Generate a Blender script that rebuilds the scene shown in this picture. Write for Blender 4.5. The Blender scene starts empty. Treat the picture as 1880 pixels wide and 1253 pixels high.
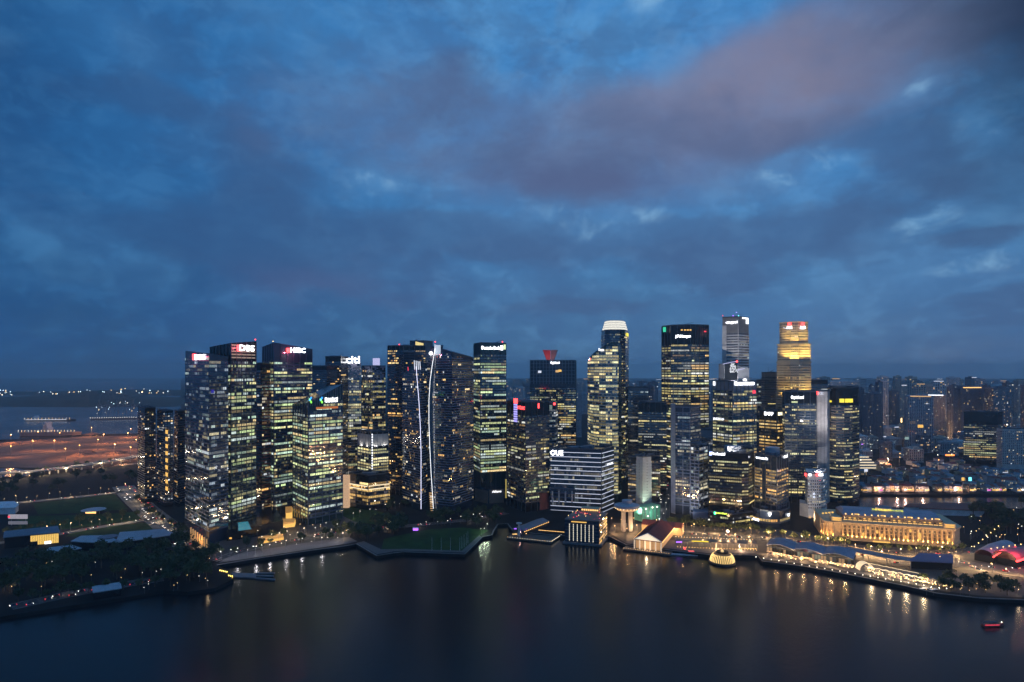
import bpy, math, random
from mathutils import Vector, Matrix
from mathutils.geometry import tessellate_polygon

SC = bpy.context.scene
COL = SC.collection
PI = math.pi
# ------------------------------------------------------------------ camera
F = 1150.0          # focal length in photo pixels (1880 wide)
HY = 680.0          # horizon row
CAMZ = 200.0
cam = bpy.data.cameras.new('camera'); cam_o = bpy.data.objects.new('camera', cam); COL.objects.link(cam_o)
cam_o.location = (0, 0, CAMZ); cam_o.rotation_euler = (PI / 2, 0, 0)
cam.sensor_width = 36; cam.lens = 36 * F / 1880; cam.shift_y = (HY - 626.5) / 1880
cam.clip_start = 1; cam.clip_end = 60000
SC.camera = cam_o
SC.render.engine = 'CYCLES'
cy = SC.cycles
cy.max_bounces = 4; cy.diffuse_bounces = 2; cy.glossy_bounces = 3; cy.transmission_bounces = 2; cy.volume_bounces = 0
cy.transparent_max_bounces = 6; cy.sample_clamp_indirect = 3.0; cy.sample_clamp_direct = 0; cy.use_denoising = True
cy.use_adaptive_sampling = True; cy.adaptive_threshold = .03; cy.adaptive_min_samples = 16
cy.caustics_reflective = False; cy.caustics_refractive = False
SC.view_settings.view_transform = 'Standard'; SC.view_settings.look = 'None'
SC.view_settings.exposure = 0.0; SC.view_settings.gamma = 1.0; SC.view_settings.use_curve_mapping = False


def lin(r, g, b):
    f = lambda c: c / 12.92 if c <= .04045 else ((c + .055) / 1.055) ** 2.4
    return (f(r / 255), f(g / 255), f(b / 255))


# ------------------------------------------------------------------ world: dusk sky with layered cloud
world = bpy.data.worlds.new('World'); SC.world = world; world.use_nodes = True
WT = world.node_tree; WT.nodes.clear()


class NT:
    """tiny expression builder for a node tree"""
    def __init__(s, t): s.t = t
    def n(s, typ, **kw):
        o = s.t.nodes.new(typ)
        for k, v in kw.items(): setattr(o, k, v)
        return o
    def put(s, sock, v):
        if hasattr(v, 'is_output') or isinstance(v, bpy.types.NodeSocket): s.t.links.new(v, sock)
        else: sock.default_value = v
    def m(s, op, a, b=0.0, c=0.0, clamp=False):
        o = s.n('ShaderNodeMath', operation=op, use_clamp=clamp)
        s.put(o.inputs[0], a); s.put(o.inputs[1], b); s.put(o.inputs[2], c)
        return o.outputs[0]
    def mix(s, f, a, b, typ='MIX'):
        o = s.n('ShaderNodeMix', data_type='RGBA', blend_type=typ)
        s.put(o.inputs[0], f)
        for sock, v in ((o.inputs[6], a), (o.inputs[7], b)):
            if isinstance(v, tuple): v = (*v[:3], 1)
            s.put(sock, v)
        return o.outputs[2]
    def noise(s, vec, scale, detail=4, rough=.55, out=0, dist=0.0):
        o = s.n('ShaderNodeTexNoise'); s.put(o.inputs['Vector'], vec); o.inputs['Scale'].default_value = scale
        o.inputs['Detail'].default_value = detail; o.inputs['Roughness'].default_value = rough; o.inputs['Distortion'].default_value = dist
        return o.outputs[out]
    def smooth(s, v, a, b, lo=0.0, hi=1.0):
        o = s.n('ShaderNodeMapRange', interpolation_type='SMOOTHSTEP')
        s.put(o.inputs[0], v); o.inputs[1].default_value = a; o.inputs[2].default_value = b; o.inputs[3].default_value = lo; o.inputs[4].default_value = hi
        return o.outputs[0]
    def vscale(s, vec, k):
        o = s.n('ShaderNodeVectorMath', operation='MULTIPLY'); s.put(o.inputs[0], vec); o.inputs[1].default_value = k
        return o.outputs[0]


SUN_EL, SUN_AZ = math.radians(1.0), math.radians(38.0)     # the sun has just set, off to the north-west
w = NT(WT)
tc = w.n('ShaderNodeTexCoord').outputs['Generated']
sep = w.n('ShaderNodeSeparateXYZ'); WT.links.new(tc, sep.inputs[0])
X, Y, Z = sep.outputs
zc_ = w.m('ADD', w.m('ABSOLUTE', Z), .16)
cmb = w.n('ShaderNodeCombineXYZ'); WT.links.new(w.m('DIVIDE', X, zc_), cmb.inputs[0]); WT.links.new(w.m('DIVIDE', Y, zc_), cmb.inputs[1])
flat = w.vscale(cmb.outputs[0], (1.0, .75, 1.0))            # the cloud deck lies flat overhead and closes up towards the horizon
wob = w.noise(flat, 1.1, 6, .6, out=1)
wsep = w.n('ShaderNodeSeparateColor'); WT.links.new(wob, wsep.inputs[0])
AZ = w.m('ADD', w.m('ARCTAN2', X, Y), w.m('MULTIPLY', w.m('SUBTRACT', wsep.outputs[0], .5), .26))
EL = w.m('ADD', w.m('ARCSINE', Z), w.m('MULTIPLY', w.m('SUBTRACT', wsep.outputs[1], .5), .15))


def blob(px, py, wx, hy, rot=0.0):
    az0 = math.atan((px - 940) / F); el0 = math.atan((HY - py) / F * math.cos(az0))
    wa = wx / F * math.cos(az0) ** 1.5; ha = hy / F * math.cos(az0)
    u = w.m('SUBTRACT', AZ, az0); v = w.m('SUBTRACT', EL, el0)
    c, s_ = math.cos(rot), math.sin(rot)
    a = w.m('ADD', w.m('MULTIPLY', u, c / wa), w.m('MULTIPLY', v, s_ / wa))
    b = w.m('ADD', w.m('MULTIPLY', v, c / ha), w.m('MULTIPLY', u, -s_ / ha))
    r2 = w.m('ADD', w.m('MULTIPLY', a, a), w.m('MULTIPLY', b, b))
    return w.m('EXPONENT', w.m('MULTIPLY', r2, -1.0))


def total(lst):
    v = lst[0]
    for q in lst[1:]: v = w.m('ADD', v, q)
    return w.m('MINIMUM', v, 1.0)


sky = w.n('ShaderNodeTexSky', sky_type='NISHITA'); sky.sun_disc = False
sky.sun_elevation = SUN_EL; sky.sun_rotation = SUN_AZ; sky.altitude = 200
nish = w.mix(1.0, sky.outputs[0], (.05, .05, .05), 'MULTIPLY')
elr = w.m('ARCSINE', Z)
base = w.mix(w.smooth(elr, -.02, .40), lin(64, 108, 150), lin(58, 130, 194))
base = w.mix(.03, base, nish)
side = w.smooth(X, -.75, .15, 1.0, 0.0)                      # sky darker away from the afterglow, lens vignetting also put into its colour
base = w.mix(w.m('MULTIPLY', side, .85), base, lin(16, 78, 134))
lowl = w.m('MULTIPLY', w.smooth(elr, .02, .30, 1.0, 0.0), w.smooth(X, -.65, .05, 1.0, 0.0))
base = w.mix(w.m('MULTIPLY', lowl, .6), base, lin(40, 76, 114))
n_big = w.noise(flat, .8, 6, .55, dist=.3)
n_mid = w.noise(w.vscale(tc, (1.0, 1.0, 1.6)), 4.2, 8, .56, dist=.3)
n_fin = w.noise(w.vscale(tc, (1.0, 1.0, 1.5)), 9.0, 8, .58, dist=.25)
fbm = w.m('ADD', w.m('ADD', w.m('MULTIPLY', n_big, .4), w.m('MULTIPLY', n_mid, .4)), w.m('MULTIPLY', n_fin, .2))
jag = w.m('MULTIPLY', w.m('SUBTRACT', w.m('ADD', w.m('MULTIPLY', n_mid, .65), w.m('MULTIPLY', n_fin, .35)), .5), 1.5)
deck = w.smooth(fbm, .43, .58)
c1 = w.mix(w.m('MULTIPLY', deck, .62), base, w.mix(side, lin(66, 110, 160), lin(30, 84, 140)))
puff = w.vscale(tc, (1.0, 1.0, 1.5))
n_soft = w.m('MULTIPLY', w.smooth(w.noise(puff, 5.5, 8, .55, dist=.35), .48, .66), w.smooth(elr, .04, .2))
c1 = w.mix(w.m('MULTIPLY', n_soft, .30), c1, lin(92, 156, 208))
c1 = w.mix(w.m('MULTIPLY', w.smooth(n_fin, .43, .58), .42), c1, w.mix(side, lin(60, 98, 144), lin(26, 76, 128)))
c1 = w.mix(w.m('MULTIPLY', w.m('SUBTRACT', 1.0, side), .06), c1, lin(84, 114, 150))

vor = w.n('ShaderNodeTexVoronoi', feature='SMOOTH_F1'); vor.inputs['Scale'].default_value = 7.0; vor.inputs['Smoothness'].default_value = .6
vadd = w.n('ShaderNodeVectorMath', operation='MULTIPLY_ADD'); WT.links.new(w.noise(puff, 6.0, 6, .6, out=1), vadd.inputs[0]); vadd.inputs[1].default_value = (.16, .16, .16); WT.links.new(puff, vadd.inputs[2]); WT.links.new(vadd.outputs[0], vor.inputs['Vector'])
bil = w.m('MULTIPLY', w.smooth(vor.outputs['Distance'], .55, .15), w.smooth(elr, .03, .14))     # billows: rounded heads catching the light above shaded bases
c1 = w.mix(w.m('MULTIPLY', bil, .20), c1, w.mix(side, lin(92, 142, 192), lin(44, 110, 168)))

n_xf = w.noise(w.vscale(tc, (1.0, 1.0, 1.7)), 20.0, 8, .62, dist=.4)
c1 = w.mix(w.m('MULTIPLY', w.smooth(n_xf, .45, .62), .20), c1, w.mix(side, lin(52, 90, 138), lin(22, 68, 120)))
c1 = w.mix(w.m('MULTIPLY', w.smooth(n_xf, .50, .36), .16), c1, w.mix(side, lin(104, 160, 208), lin(48, 120, 178)))


def cloudy(v, a, b): return w.smooth(w.m('ADD', v, w.m('MULTIPLY', jag, w.smooth(v, .02, .3))), a, b)


dark = total([blob(1250, 420, 260, 30), blob(760, 420, 200, 40), blob(1450, 250, 200, 50), blob(600, 495, 160, 50, -.1), blob(480, 330, 110, 55), blob(1560, 405, 100, 46, -.2), blob(1310, 480, 150, 40), blob(1690, 300, 170, 55, -.25), blob(330, 420, 200, 60), blob(1850, 560, 120, 25), blob(1800, 410, 80, 20), blob(900, 470, 150, 30), blob(1050, 560, 160, 30), blob(240, 200, 150, 40)])
c2 = w.mix(w.m('MULTIPLY', cloudy(dark, .18, .8), .62), c1, w.mix(side, lin(64, 92, 134), lin(40, 80, 128)))
pink = total([blob(790, 235, 330, 95, -.05), blob(1160, 290, 290, 95, -.05), blob(1420, 140, 300, 90, .12), blob(1720, 60, 260, 100, .15)])
pkm = w.m('MULTIPLY', cloudy(pink, .05, .95), .85)
c3 = w.mix(w.m('MULTIPLY', pkm, w.smooth(fbm, .42, .58, .5, .88)), c2, w.mix(w.smooth(n_mid, .4, .6), lin(92, 114, 154), lin(80, 98, 136)))
c3 = w.mix(w.m('MULTIPLY', w.m('MULTIPLY', pkm, blob(1400, 140, 330, 110, .1)), w.smooth(n_mid, .35, .62, .9, .4)), c3, lin(130, 122, 142))
c3 = w.mix(w.m('MULTIPLY', w.m('MULTIPLY', pkm, blob(1080, 335, 230, 36)), .5), c3, lin(80, 88, 126))
c3 = w.mix(w.m('MULTIPLY', blob(600, 515, 120, 34), .3), c3, lin(84, 92, 134))
c4 = w.mix(w.m('MULTIPLY', blob(1960, 20, 300, 270), .93), c3, lin(30, 44, 70))  # dark corner cloud added to imitate lens vignetting
c4 = w.mix(w.m('MULTIPLY', blob(-60, 60, 160, 200), .4), c4, lin(20, 62, 108))
n_w = w.noise(w.vscale(tc, (1.0, 1.0, 1.5)), 10.0, 10, .62, dist=.5)
wsp = w.smooth(n_w, .45, .68)
hi = total([blob(1700, 392, 95, 26, .3), blob(1765, 262, 60, 26, -.35), blob(1635, 185, 50, 28, .3), blob(1420, 318, 90, 28), w.m('MULTIPLY', blob(175, 65, 110, 55, -.5), .5), w.m('MULTIPLY', blob(530, 25, 130, 60, -.3), .6), blob(1200, 12, 70, 28, .2), blob(665, 330, 70, 28), blob(1790, 480, 140, 36), blob(1440, 310, 60, 16), blob(1850, 455, 60, 18), blob(1100, 400, 200, 30), w.m('MULTIPLY', blob(1500, 560, 300, 40), .3)])
c4 = w.mix(w.m('MULTIPLY', w.m('MULTIPLY', hi, w.smooth(n_fin, .4, .6, .4, 1.0)), .42), c4, lin(78, 146, 204))
c5 = w.mix(w.m('MULTIPLY', w.m('MULTIPLY', cloudy(hi, .45, 1.0), wsp), .42), c4, lin(150, 196, 228))
hsv = w.n('ShaderNodeHueSaturation'); hsv.inputs['Saturation'].default_value = .98; WT.links.new(c5, hsv.inputs['Color'])
bgn = w.n('ShaderNodeBackground'); WT.links.new(hsv.outputs[0], bgn.inputs[0]); bgn.inputs[1].default_value = 1.08
wo = w.n('ShaderNodeOutputWorld'); WT.links.new(bgn.outputs[0], wo.inputs[0])
world.cycles.sampling_method = 'MANUAL'; world.cycles.sample_map_resolution = 512

sun = bpy.data.lights.new('sun', 'SUN'); sun.energy = .03; sun.angle = math.radians(15); sun.color = (1, .78, .62)
sun_o = bpy.data.objects.new('sun', sun); COL.objects.link(sun_o)
sd = Vector((math.sin(SUN_AZ) * math.cos(SUN_EL + .1), math.cos(SUN_AZ) * math.cos(SUN_EL + .1), math.sin(SUN_EL + .1)))
sun_o.rotation_euler = sd.to_track_quat('Z', 'Y').to_euler()

# ------------------------------------------------------------------ materials
MATS = {}


def mat(name, col, rough=.7, metal=0.0, emit=None, es=0.0, var=.18, vscale=.15, spec=.5, bump=0.0, sampled=False):
    if name in MATS: return MATS[name]
    m = bpy.data.materials.new(name); m.use_nodes = True
    t = NT(m.node_tree); b = m.node_tree.nodes['Principled BSDF']
    if var > 0 and emit is None:
        oc = t.n('ShaderNodeTexCoord').outputs['Object']
        nz = t.noise(oc, vscale, 5, .6)
        nz2 = t.noise(oc, vscale * 9, 3, .6)
        k = t.m('ADD', t.m('MULTIPLY', nz, .7), t.m('MULTIPLY', nz2, .3))
        f = t.smooth(k, .3, .7)
        lo = tuple(c * (1 - var) for c in col); hi = tuple(min(1, c * (1 + var)) for c in col)
        m.node_tree.links.new(t.mix(f, lo, hi), b.inputs['Base Color'])
        m.node_tree.links.new(t.m('ADD', t.m('MULTIPLY', nz2, .2), rough - .1, clamp=True), b.inputs['Roughness'])
        if bump:
            bp = t.n('ShaderNodeBump'); bp.inputs['Strength'].default_value = bump; m.node_tree.links.new(nz2, bp.inputs['Height'])
            m.node_tree.links.new(bp.outputs[0], b.inputs['Normal'])
    else:
        b.inputs['Base Color'].default_value = (*col, 1); b.inputs['Roughness'].default_value = rough
    b.inputs['Metallic'].default_value = metal
    b.inputs['Specular IOR Level'].default_value = spec
    if emit:
        b.inputs['Emission Color'].default_value = (*emit, 1); b.inputs['Emission Strength'].default_value = es
        m.cycles.emission_sampling = 'AUTO' if sampled else 'NONE'
    MATS[name] = m
    return m


def pane_mat():
    m = bpy.data.materials.new('window_glass'); m.use_nodes = True
    t = NT(m.node_tree); b = m.node_tree.nodes['Principled BSDF']
    b.inputs['Base Color'].default_value = (.022, .042, .075, 1); b.inputs['Roughness'].default_value = .07; b.inputs['IOR'].default_value = 2.8
    a = t.n('ShaderNodeAttribute', attribute_name='glow').outputs['Color']
    oc = t.n('ShaderNodeTexCoord').outputs['Object']
    nz = t.noise(t.vscale(oc, (1, 1, 1.6)), .9, 3, .6)          # blinds, desks and ceiling lights seen through the glass
    k = t.smooth(nz, .32, .66, .35, 1.25)
    b.inputs['Emission Strength'].default_value = 1.0
    cc = t.n('ShaderNodeCombineColor')
    for i in range(3): t.put(cc.inputs[i], k)
    m.node_tree.links.new(t.mix(1.0, a, cc.outputs[0], 'MULTIPLY'), b.inputs['Emission Color'])
    m.cycles.emission_sampling = 'NONE'
    return m


PANE = pane_mat()
GL_NAVY = mat('glass_wall_navy', (.020, .036, .066), .12, spec=1.0)
GL_TEAL = mat('glass_wall_teal', (.014, .040, .046), .12, spec=1.0)
GL_BLACK = mat('glass_wall_black', (.010, .012, .016), .15, spec=.5)
FR_DARK = mat('metal_frame_dark', (.055, .068, .088), .4)
FR_NAVY = mat('metal_frame_navy', (.05, .08, .14), .35)
FR_MID = mat('aluminium_frame', (.20, .22, .26), .4)
FR_BLUE = mat('blue_grey_cladding', (.16, .19, .27), .5)
CONC = mat('pale_concrete', (.46, .45, .46), .8)
CONC_D = mat('grey_concrete', (.16, .16, .17), .8)
WHITE = mat('white_render', (.66, .64, .63), .7)
CREAM = mat('cream_stone', (.58, .44, .27), .7)
BROWN = mat('brown_stone', (.22, .16, .13), .75)
STONE_U = mat('grey_granite', (.42, .36, .28), .7)
REDDARK = mat('dark_red_panel', (.16, .03, .03), .5)
ROOFBLUE = mat('pale_metal_roof', (.42, .44, .48), .5)
ROOFGREY = mat('grey_roof_sheet', (.16, .18, .22), .55)
TILE = mat('red_clay_tile', (.28, .07, .05), .75)
ASPH = mat('asphalt', (.05, .05, .05), .85, vscale=.05)
ASPH_P = mat('worn_road', (.15, .14, .12), .85, vscale=.05)
PAVE = mat('paving_stone', (.11, .105, .105), .8, vscale=.08)
KERB = mat('kerb_stone', (.17, .165, .16), .8)
PAINT = mat('road_paint', (.75, .75, .72), .6)
GRASS = mat('lawn_grass', (.026, .066, .018), .95, var=.4, vscale=.06, spec=.1)
SOIL = mat('bare_earth', (.22, .12, .085), .95, var=.45, vscale=.012)
LAND = mat('city_ground', (.018, .018, .019), .9, var=.4, vscale=.02, spec=.08)
HILLM = mat('wooded_hill', (.03, .045, .03), .95, var=.4, vscale=.01)
BARK = mat('tree_bark', (.09, .065, .045), .9)
TIMBER = mat('timber_deck', (.12, .09, .07), .8)
STEEL = mat('painted_steel', (.25, .26, .28), .4, metal=.6)
HULL = mat('ship_hull_paint', (.30, .22, .22), .6)
HULLD = mat('dark_hull_paint', (.05, .05, .06), .6)
WHITEP = mat('white_paint', (.72, .72, .74), .5)
POOL = mat('pool_water', (.05, .30, .36), .1, emit=(.05, .35, .42), es=.45)


def em(name, col, s, sampled=False):
    return mat('light_' + name, (.05, .05, .05), .5, emit=col, es=s, sampled=sampled)


E_WHITE = em('white_sign', (.93, .95, 1), 6)
E_SOFT = em('soft_white', (.8, .85, 1), 1.0)
E_COOL = em('cool_led', (.74, .8, 1), 1.05)
E_LED = em('violet_led', (.72, .74, 1), 2.4)
E_LEDW = em('white_led', (.92, .95, 1), 2.4)
E_RED = em('red_sign', (1, .05, .05), 5)
E_REDD = em('red_glow', (1, .06, .10), 1.4)
E_ORANGE = em('orange_sign', (1, .25, .05), 3)
E_YEL = em('yellow_sign', (1, .80, .05), 1.3)
E_LIME = em('lime_sign', (.85, .9, .06), 1.4)
E_WARM = em('warm_lamp', (1, .56, .17), 2.0)
E_WARMS = em('warm_soft', (1, .60, .24), .8)
E_GOLD = em('gold_light', (1, .56, .12), 1.1)
E_BULB = em('white_bulb', (1, .92, .74), 4.5)
E_BULBW = em('warm_bulb', (1, .60, .20), 5.0)
E_SODIUM = em('sodium_lamp', (1, .45, .10), 7)
E_PURPLE = em('purple_sign', (.38, .12, 1), 2.5)
E_VIOLET = em('violet_sign', (.42, .38, 1), 1.3)
E_MAG = em('magenta_light', (1, .12, .75), 3)
E_BLUE = em('blue_light', (.05, .12, 1), 3)
E_CYAN = em('cyan_light', (.2, .9, 1), 2)
E_GREEN = em('green_light', (.05, 1, .45), 3)
E_CROWN = em('lit_crown', (1, .97, .86), .95)
E_SCREEN = em('screen_panel', (.62, .62, 1), .85)

# water
WATER = bpy.data.materials.new('bay_water'); WATER.use_nodes = True
_t = NT(WATER.node_tree); _b = WATER.node_tree.nodes['Principled BSDF']
_b.inputs['Base Color'].default_value = (.002, .005, .008, 1); _b.inputs['IOR'].default_value = 1.33; _b.inputs['Specular IOR Level'].default_value = .34
_oc = _t.n('ShaderNodeTexCoord').outputs['Object']
_n1 = _t.noise(_t.vscale(_oc, (1, 1, 1)), .16, 4, .65); _n2 = _t.noise(_oc, .6, 3, .6)
_n3 = _t.noise(_t.vscale(_oc, (1, .45, 1)), .006, 4, .6)
_t.put(_b.inputs['Roughness'], _t.smooth(_n3, .35, .65, .19, .27))
_h = _t.m('ADD', _t.m('MULTIPLY', _n1, 1.4), _t.m('MULTIPLY', _n2, .35))
_bp = _t.n('ShaderNodeBump'); _bp.inputs['Strength'].default_value = .4; _bp.inputs['Distance'].default_value = .35
WATER.node_tree.links.new(_h, _bp.inputs['Height']); WATER.node_tree.links.new(_bp.outputs[0], _b.inputs['Normal'])

# foliage
LEAF = bpy.data.materials.new('leaf_foliage'); LEAF.use_nodes = True
_t = NT(LEAF.node_tree); _b = LEAF.node_tree.nodes['Principled BSDF']
_oi = _t.n('ShaderNodeObjectInfo'); _oc = _t.n('ShaderNodeTexCoord').outputs['Object']
_k = _t.m('ADD', _t.m('MULTIPLY', _oi.outputs['Random'], .5), _t.m('MULTIPLY', _t.noise(_oc, .5, 3), .5))
WATER_ = _t.mix(_k, (.014, .034, .012), (.085, .105, .030))
LEAF.node_tree.links.new(WATER_, _b.inputs['Base Color']); _b.inputs['Roughness'].default_value = .8

# ------------------------------------------------------------------ mesh helpers
ZL = 3.0            # land level above the water


def D(py, z=ZL): return (CAMZ - z) * F / (py - HY)
def P(px, d): return Vector(((px - 940) / F * d, d))
def G(px, py, z=ZL):
    return P(px, D(py, z))
def HT(py, d): return CAMZ - (py - HY) * d / F
def PZ(px, py, d): return Vector(((px - 940) / F * d, d, HT(py, d)))


def tag(o, label=None, cat=None, group=None, kind=None):
    if label: o['label'] = label
    if cat: o['category'] = cat
    if group: o['group'] = group
    if kind: o['kind'] = kind
    return o


def empty(name, loc, label, cat, group=None):
    o = bpy.data.objects.new(name, None); COL.objects.link(o); o.location = loc; o.empty_display_size = 2
    return tag(o, label, cat, group)


def worg(o):
    v = Vector((0, 0, 0))
    while o is not None:
        v = v + o.location; o = o.parent
    return v


class MB:
    def __init__(s): s.v = []; s.f = []; s.g = []; s.mi = []; s.cur = 0
    def face(s, pts, glow=None):
        i = len(s.v); s.v.extend([tuple(p) for p in pts]); s.f.append(tuple(range(i, i + len(pts))))
        s.g.append(glow or (0, 0, 0)); s.mi.append(s.cur)
        return s
    def quad(s, a, b, c, d, glow=None): return s.face((a, b, c, d), glow)
    def prism(s, poly, z0, z1, bottom=False, top=True):
        """CCW polygon; z1 a number or one per vertex"""
        n = len(poly); zt = z1 if hasattr(z1, '__len__') else [z1] * n
        zb = z0 if hasattr(z0, '__len__') else [z0] * n
        i = len(s.v)
        s.v.extend([(p[0], p[1], zb[k]) for k, p in enumerate(poly)]); s.v.extend([(p[0], p[1], zt[k]) for k, p in enumerate(poly)])
        for k in range(n):
            j = (k + 1) % n
            s.f.append((i + k, i + j, i + n + j, i + n + k)); s.g.append((0, 0, 0)); s.mi.append(s.cur)
        if top:
            if n <= 4 or len(set(zt)) == 1 and convex(poly): s.f.append(tuple(i + n + k for k in range(n))); s.g.append((0, 0, 0)); s.mi.append(s.cur)
            else:
                for tri in tess(poly): s.f.append(tuple(i + n + k for k in tri)); s.g.append((0, 0, 0)); s.mi.append(s.cur)
        if bottom:
            for tri in tess(poly): s.f.append(tuple(i + k for k in reversed(tri))); s.g.append((0, 0, 0)); s.mi.append(s.cur)
        return s
    def box(s, cx, cy_, cz, sx, sy, sz, rot=0.0):
        """centre x, y, base z"""
        c, q = math.cos(rot), math.sin(rot)
        poly = [(cx + x * c - y * q, cy_ + x * q + y * c) for x, y in ((-sx / 2, -sy / 2), (sx / 2, -sy / 2), (sx / 2, sy / 2), (-sx / 2, sy / 2))]
        return s.prism(poly, cz, cz + sz, bottom=True)
    def cyl(s, cx, cy_, z0, z1, r0, r1=None, n=12, top=True):
        r1 = r0 if r1 is None else r1
        i = len(s.v)
        for k in range(n):
            a = 2 * PI * k / n; s.v.append((cx + r0 * math.cos(a), cy_ + r0 * math.sin(a), z0))
        for k in range(n):
            a = 2 * PI * k / n; s.v.append((cx + r1 * math.cos(a), cy_ + r1 * math.sin(a), z1))
        for k in range(n):
            j = (k + 1) % n; s.f.append((i + k, i + j, i + n + j, i + n + k)); s.g.append((0, 0, 0)); s.mi.append(s.cur)
        if top: s.f.append(tuple(i + n + k for k in range(n))); s.g.append((0, 0, 0)); s.mi.append(s.cur)
        s.f.append(tuple(i + k for k in reversed(range(n)))); s.g.append((0, 0, 0)); s.mi.append(s.cur)
        return s
    def ball(s, c, r, n=6, rings=4, sq=1.0):
        i = len(s.v); c = Vector(c)
        for a in range(1, rings):
            th = PI * a / rings
            for k in range(n):
                ph = 2 * PI * k / n
                s.v.append((c.x + r * math.sin(th) * math.cos(ph), c.y + r * math.sin(th) * math.sin(ph), c.z + r * sq * math.cos(th)))
        t = len(s.v); s.v.append((c.x, c.y, c.z + r * sq)); s.v.append((c.x, c.y, c.z - r * sq))
        for a in range(rings - 2):
            for k in range(n):
                j = (k + 1) % n
                s.f.append((i + a * n + j, i + a * n + k, i + (a + 1) * n + k, i + (a + 1) * n + j)); s.g.append((0, 0, 0)); s.mi.append(s.cur)
        for k in range(n):
            j = (k + 1) % n
            s.f.append((t, i + k, i + j)); s.f.append((t + 1, i + (rings - 2) * n + j, i + (rings - 2) * n + k)); s.g += [(0, 0, 0)] * 2; s.mi += [s.cur] * 2
        return s
    def tube(s, pts, r, n=6):
        pts = [Vector(p) for p in pts]; i = len(s.v)
        for k, p in enumerate(pts):
            d = (pts[min(k + 1, len(pts) - 1)] - pts[max(k - 1, 0)]).normalized()
            up = Vector((0, 0, 1)) if abs(d.z) < .9 else Vector((1, 0, 0))
            a = d.cross(up).normalized(); b = a.cross(d)
            rr = r[k] if hasattr(r, '__len__') else r
            for q in range(n):
                an = 2 * PI * q / n; s.v.append(tuple(p + a * rr * math.cos(an) + b * rr * math.sin(an)))
        for k in range(len(pts) - 1):
            for q in range(n):
                j = (q + 1) % n
                s.f.append((i + k * n + q, i + k * n + j, i + (k + 1) * n + j, i + (k + 1) * n + q)); s.g.append((0, 0, 0)); s.mi.append(s.cur)
        s.f.append(tuple(i + q for q in reversed(range(n)))); s.f.append(tuple(i + (len(pts) - 1) * n + q for q in range(n))); s.g += [(0, 0, 0)] * 2; s.mi += [s.cur] * 2
        return s
    def mesh(s, name, material, org=(0, 0, 0)):
        me = bpy.data.meshes.new(name)
        ox, oy, oz = org
        me.from_pydata([(x - ox, y - oy, z - oz) for x, y, z in s.v], [], s.f)
        ms = material if isinstance(material, (list, tuple)) else [material]
        for m_ in ms: me.materials.append(m_)
        if len(ms) > 1: me.polygons.foreach_set('material_index', s.mi)
        if any(g[0] or g[1] or g[2] for g in s.g):
            at = me.attributes.new('glow', 'FLOAT_COLOR', 'FACE')
            fl = []
            for g in s.g: fl.extend((g[0], g[1], g[2], 1.0))
            at.data.foreach_set('color', fl)
        me.update()
        return me
    def build(s, name, material, parent=None, loc=None, label=None, cat=None, group=None, kind=None):
        """one mesh object; vertices are given in world space"""
        base = worg(parent) if parent else Vector((0, 0, 0))
        l = Vector(loc) if loc is not None else (Vector((0, 0, 0)) if parent else s.foot())
        o = bpy.data.objects.new(name, s.mesh(name, material, base + l))
        COL.objects.link(o); o.parent = parent; o.location = l
        return tag(o, label, cat, group, kind)
    def foot(s):
        xs = [v[0] for v in s.v]; ys = [v[1] for v in s.v]
        return Vector(((min(xs) + max(xs)) / 2, (min(ys) + max(ys)) / 2, min(v[2] for v in s.v)))


def convex(poly):
    n = len(poly); sg = 0
    for k in range(n):
        a, b, c = poly[k], poly[(k + 1) % n], poly[(k + 2) % n]
        cr = (b[0] - a[0]) * (c[1] - b[1]) - (b[1] - a[1]) * (c[0] - b[0])
        if cr < -1e-6: return False
    return True


def tess(poly):
    out = []
    for t in tessellate_polygon([[Vector((p[0], p[1], 0)) for p in poly]]):
        a, b, c = (poly[k] for k in t)
        cr = (b[0] - a[0]) * (c[1] - b[1]) - (b[1] - a[1]) * (c[0] - b[0])
        out.append(tuple(t) if cr > 0 else tuple(reversed(t)))
    return out


def copy_tree(o, parent=None, loc=None, rz=None, sc=None):
    c = o.copy(); COL.objects.link(c); c.parent = parent
    for ch in o.children: copy_tree(ch, c)
    if loc is not None: c.location = loc
    if rz is not None: c.rotation_euler = (0, 0, rz)
    if sc is not None: c.scale = (sc, sc, sc)
    return c


def point_light(name, loc, power, col, r=.4, parent=None, spot=None, aim=None):
    l = bpy.data.lights.new(name, 'SPOT' if spot else 'POINT'); l.energy = power; l.color = col; l.shadow_soft_size = r
    if spot: l.spot_size = spot; l.spot_blend = .8
    o = bpy.data.objects.new(name, l); COL.objects.link(o)
    o.location = Vector(loc) - (worg(parent) if parent else Vector((0, 0, 0))); o.parent = parent
    if spot: o.rotation_euler = Vector(aim).to_track_quat('-Z', 'Y').to_euler()
    return o


def text_mesh(txt, height, width=None):
    cu = bpy.data.curves.new('lettering', 'FONT'); cu.body = txt; cu.align_x = 'CENTER'; cu.align_y = 'CENTER'; cu.extrude = .02; cu.resolution_u = 2
    cu.offset = .012
    to = bpy.data.objects.new('lettering', cu); COL.objects.link(to)
    bpy.context.view_layer.update()
    me = bpy.data.meshes.new_from_object(to.evaluated_get(bpy.context.evaluated_depsgraph_get()))
    bpy.data.objects.remove(to); bpy.data.curves.remove(cu)
    xs = [v.co.x for v in me.vertices]; ys = [v.co.y for v in me.vertices]
    cx, cy_ = (min(xs) + max(xs)) / 2, (min(ys) + max(ys)) / 2
    k = height / (max(ys) - min(ys)); kx = (width / (max(xs) - min(xs))) if width else k
    for v in me.vertices: v.co = Vector(((v.co.x - cx) * kx, (v.co.y - cy_) * k, v.co.z * 6))
    return me


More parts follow.
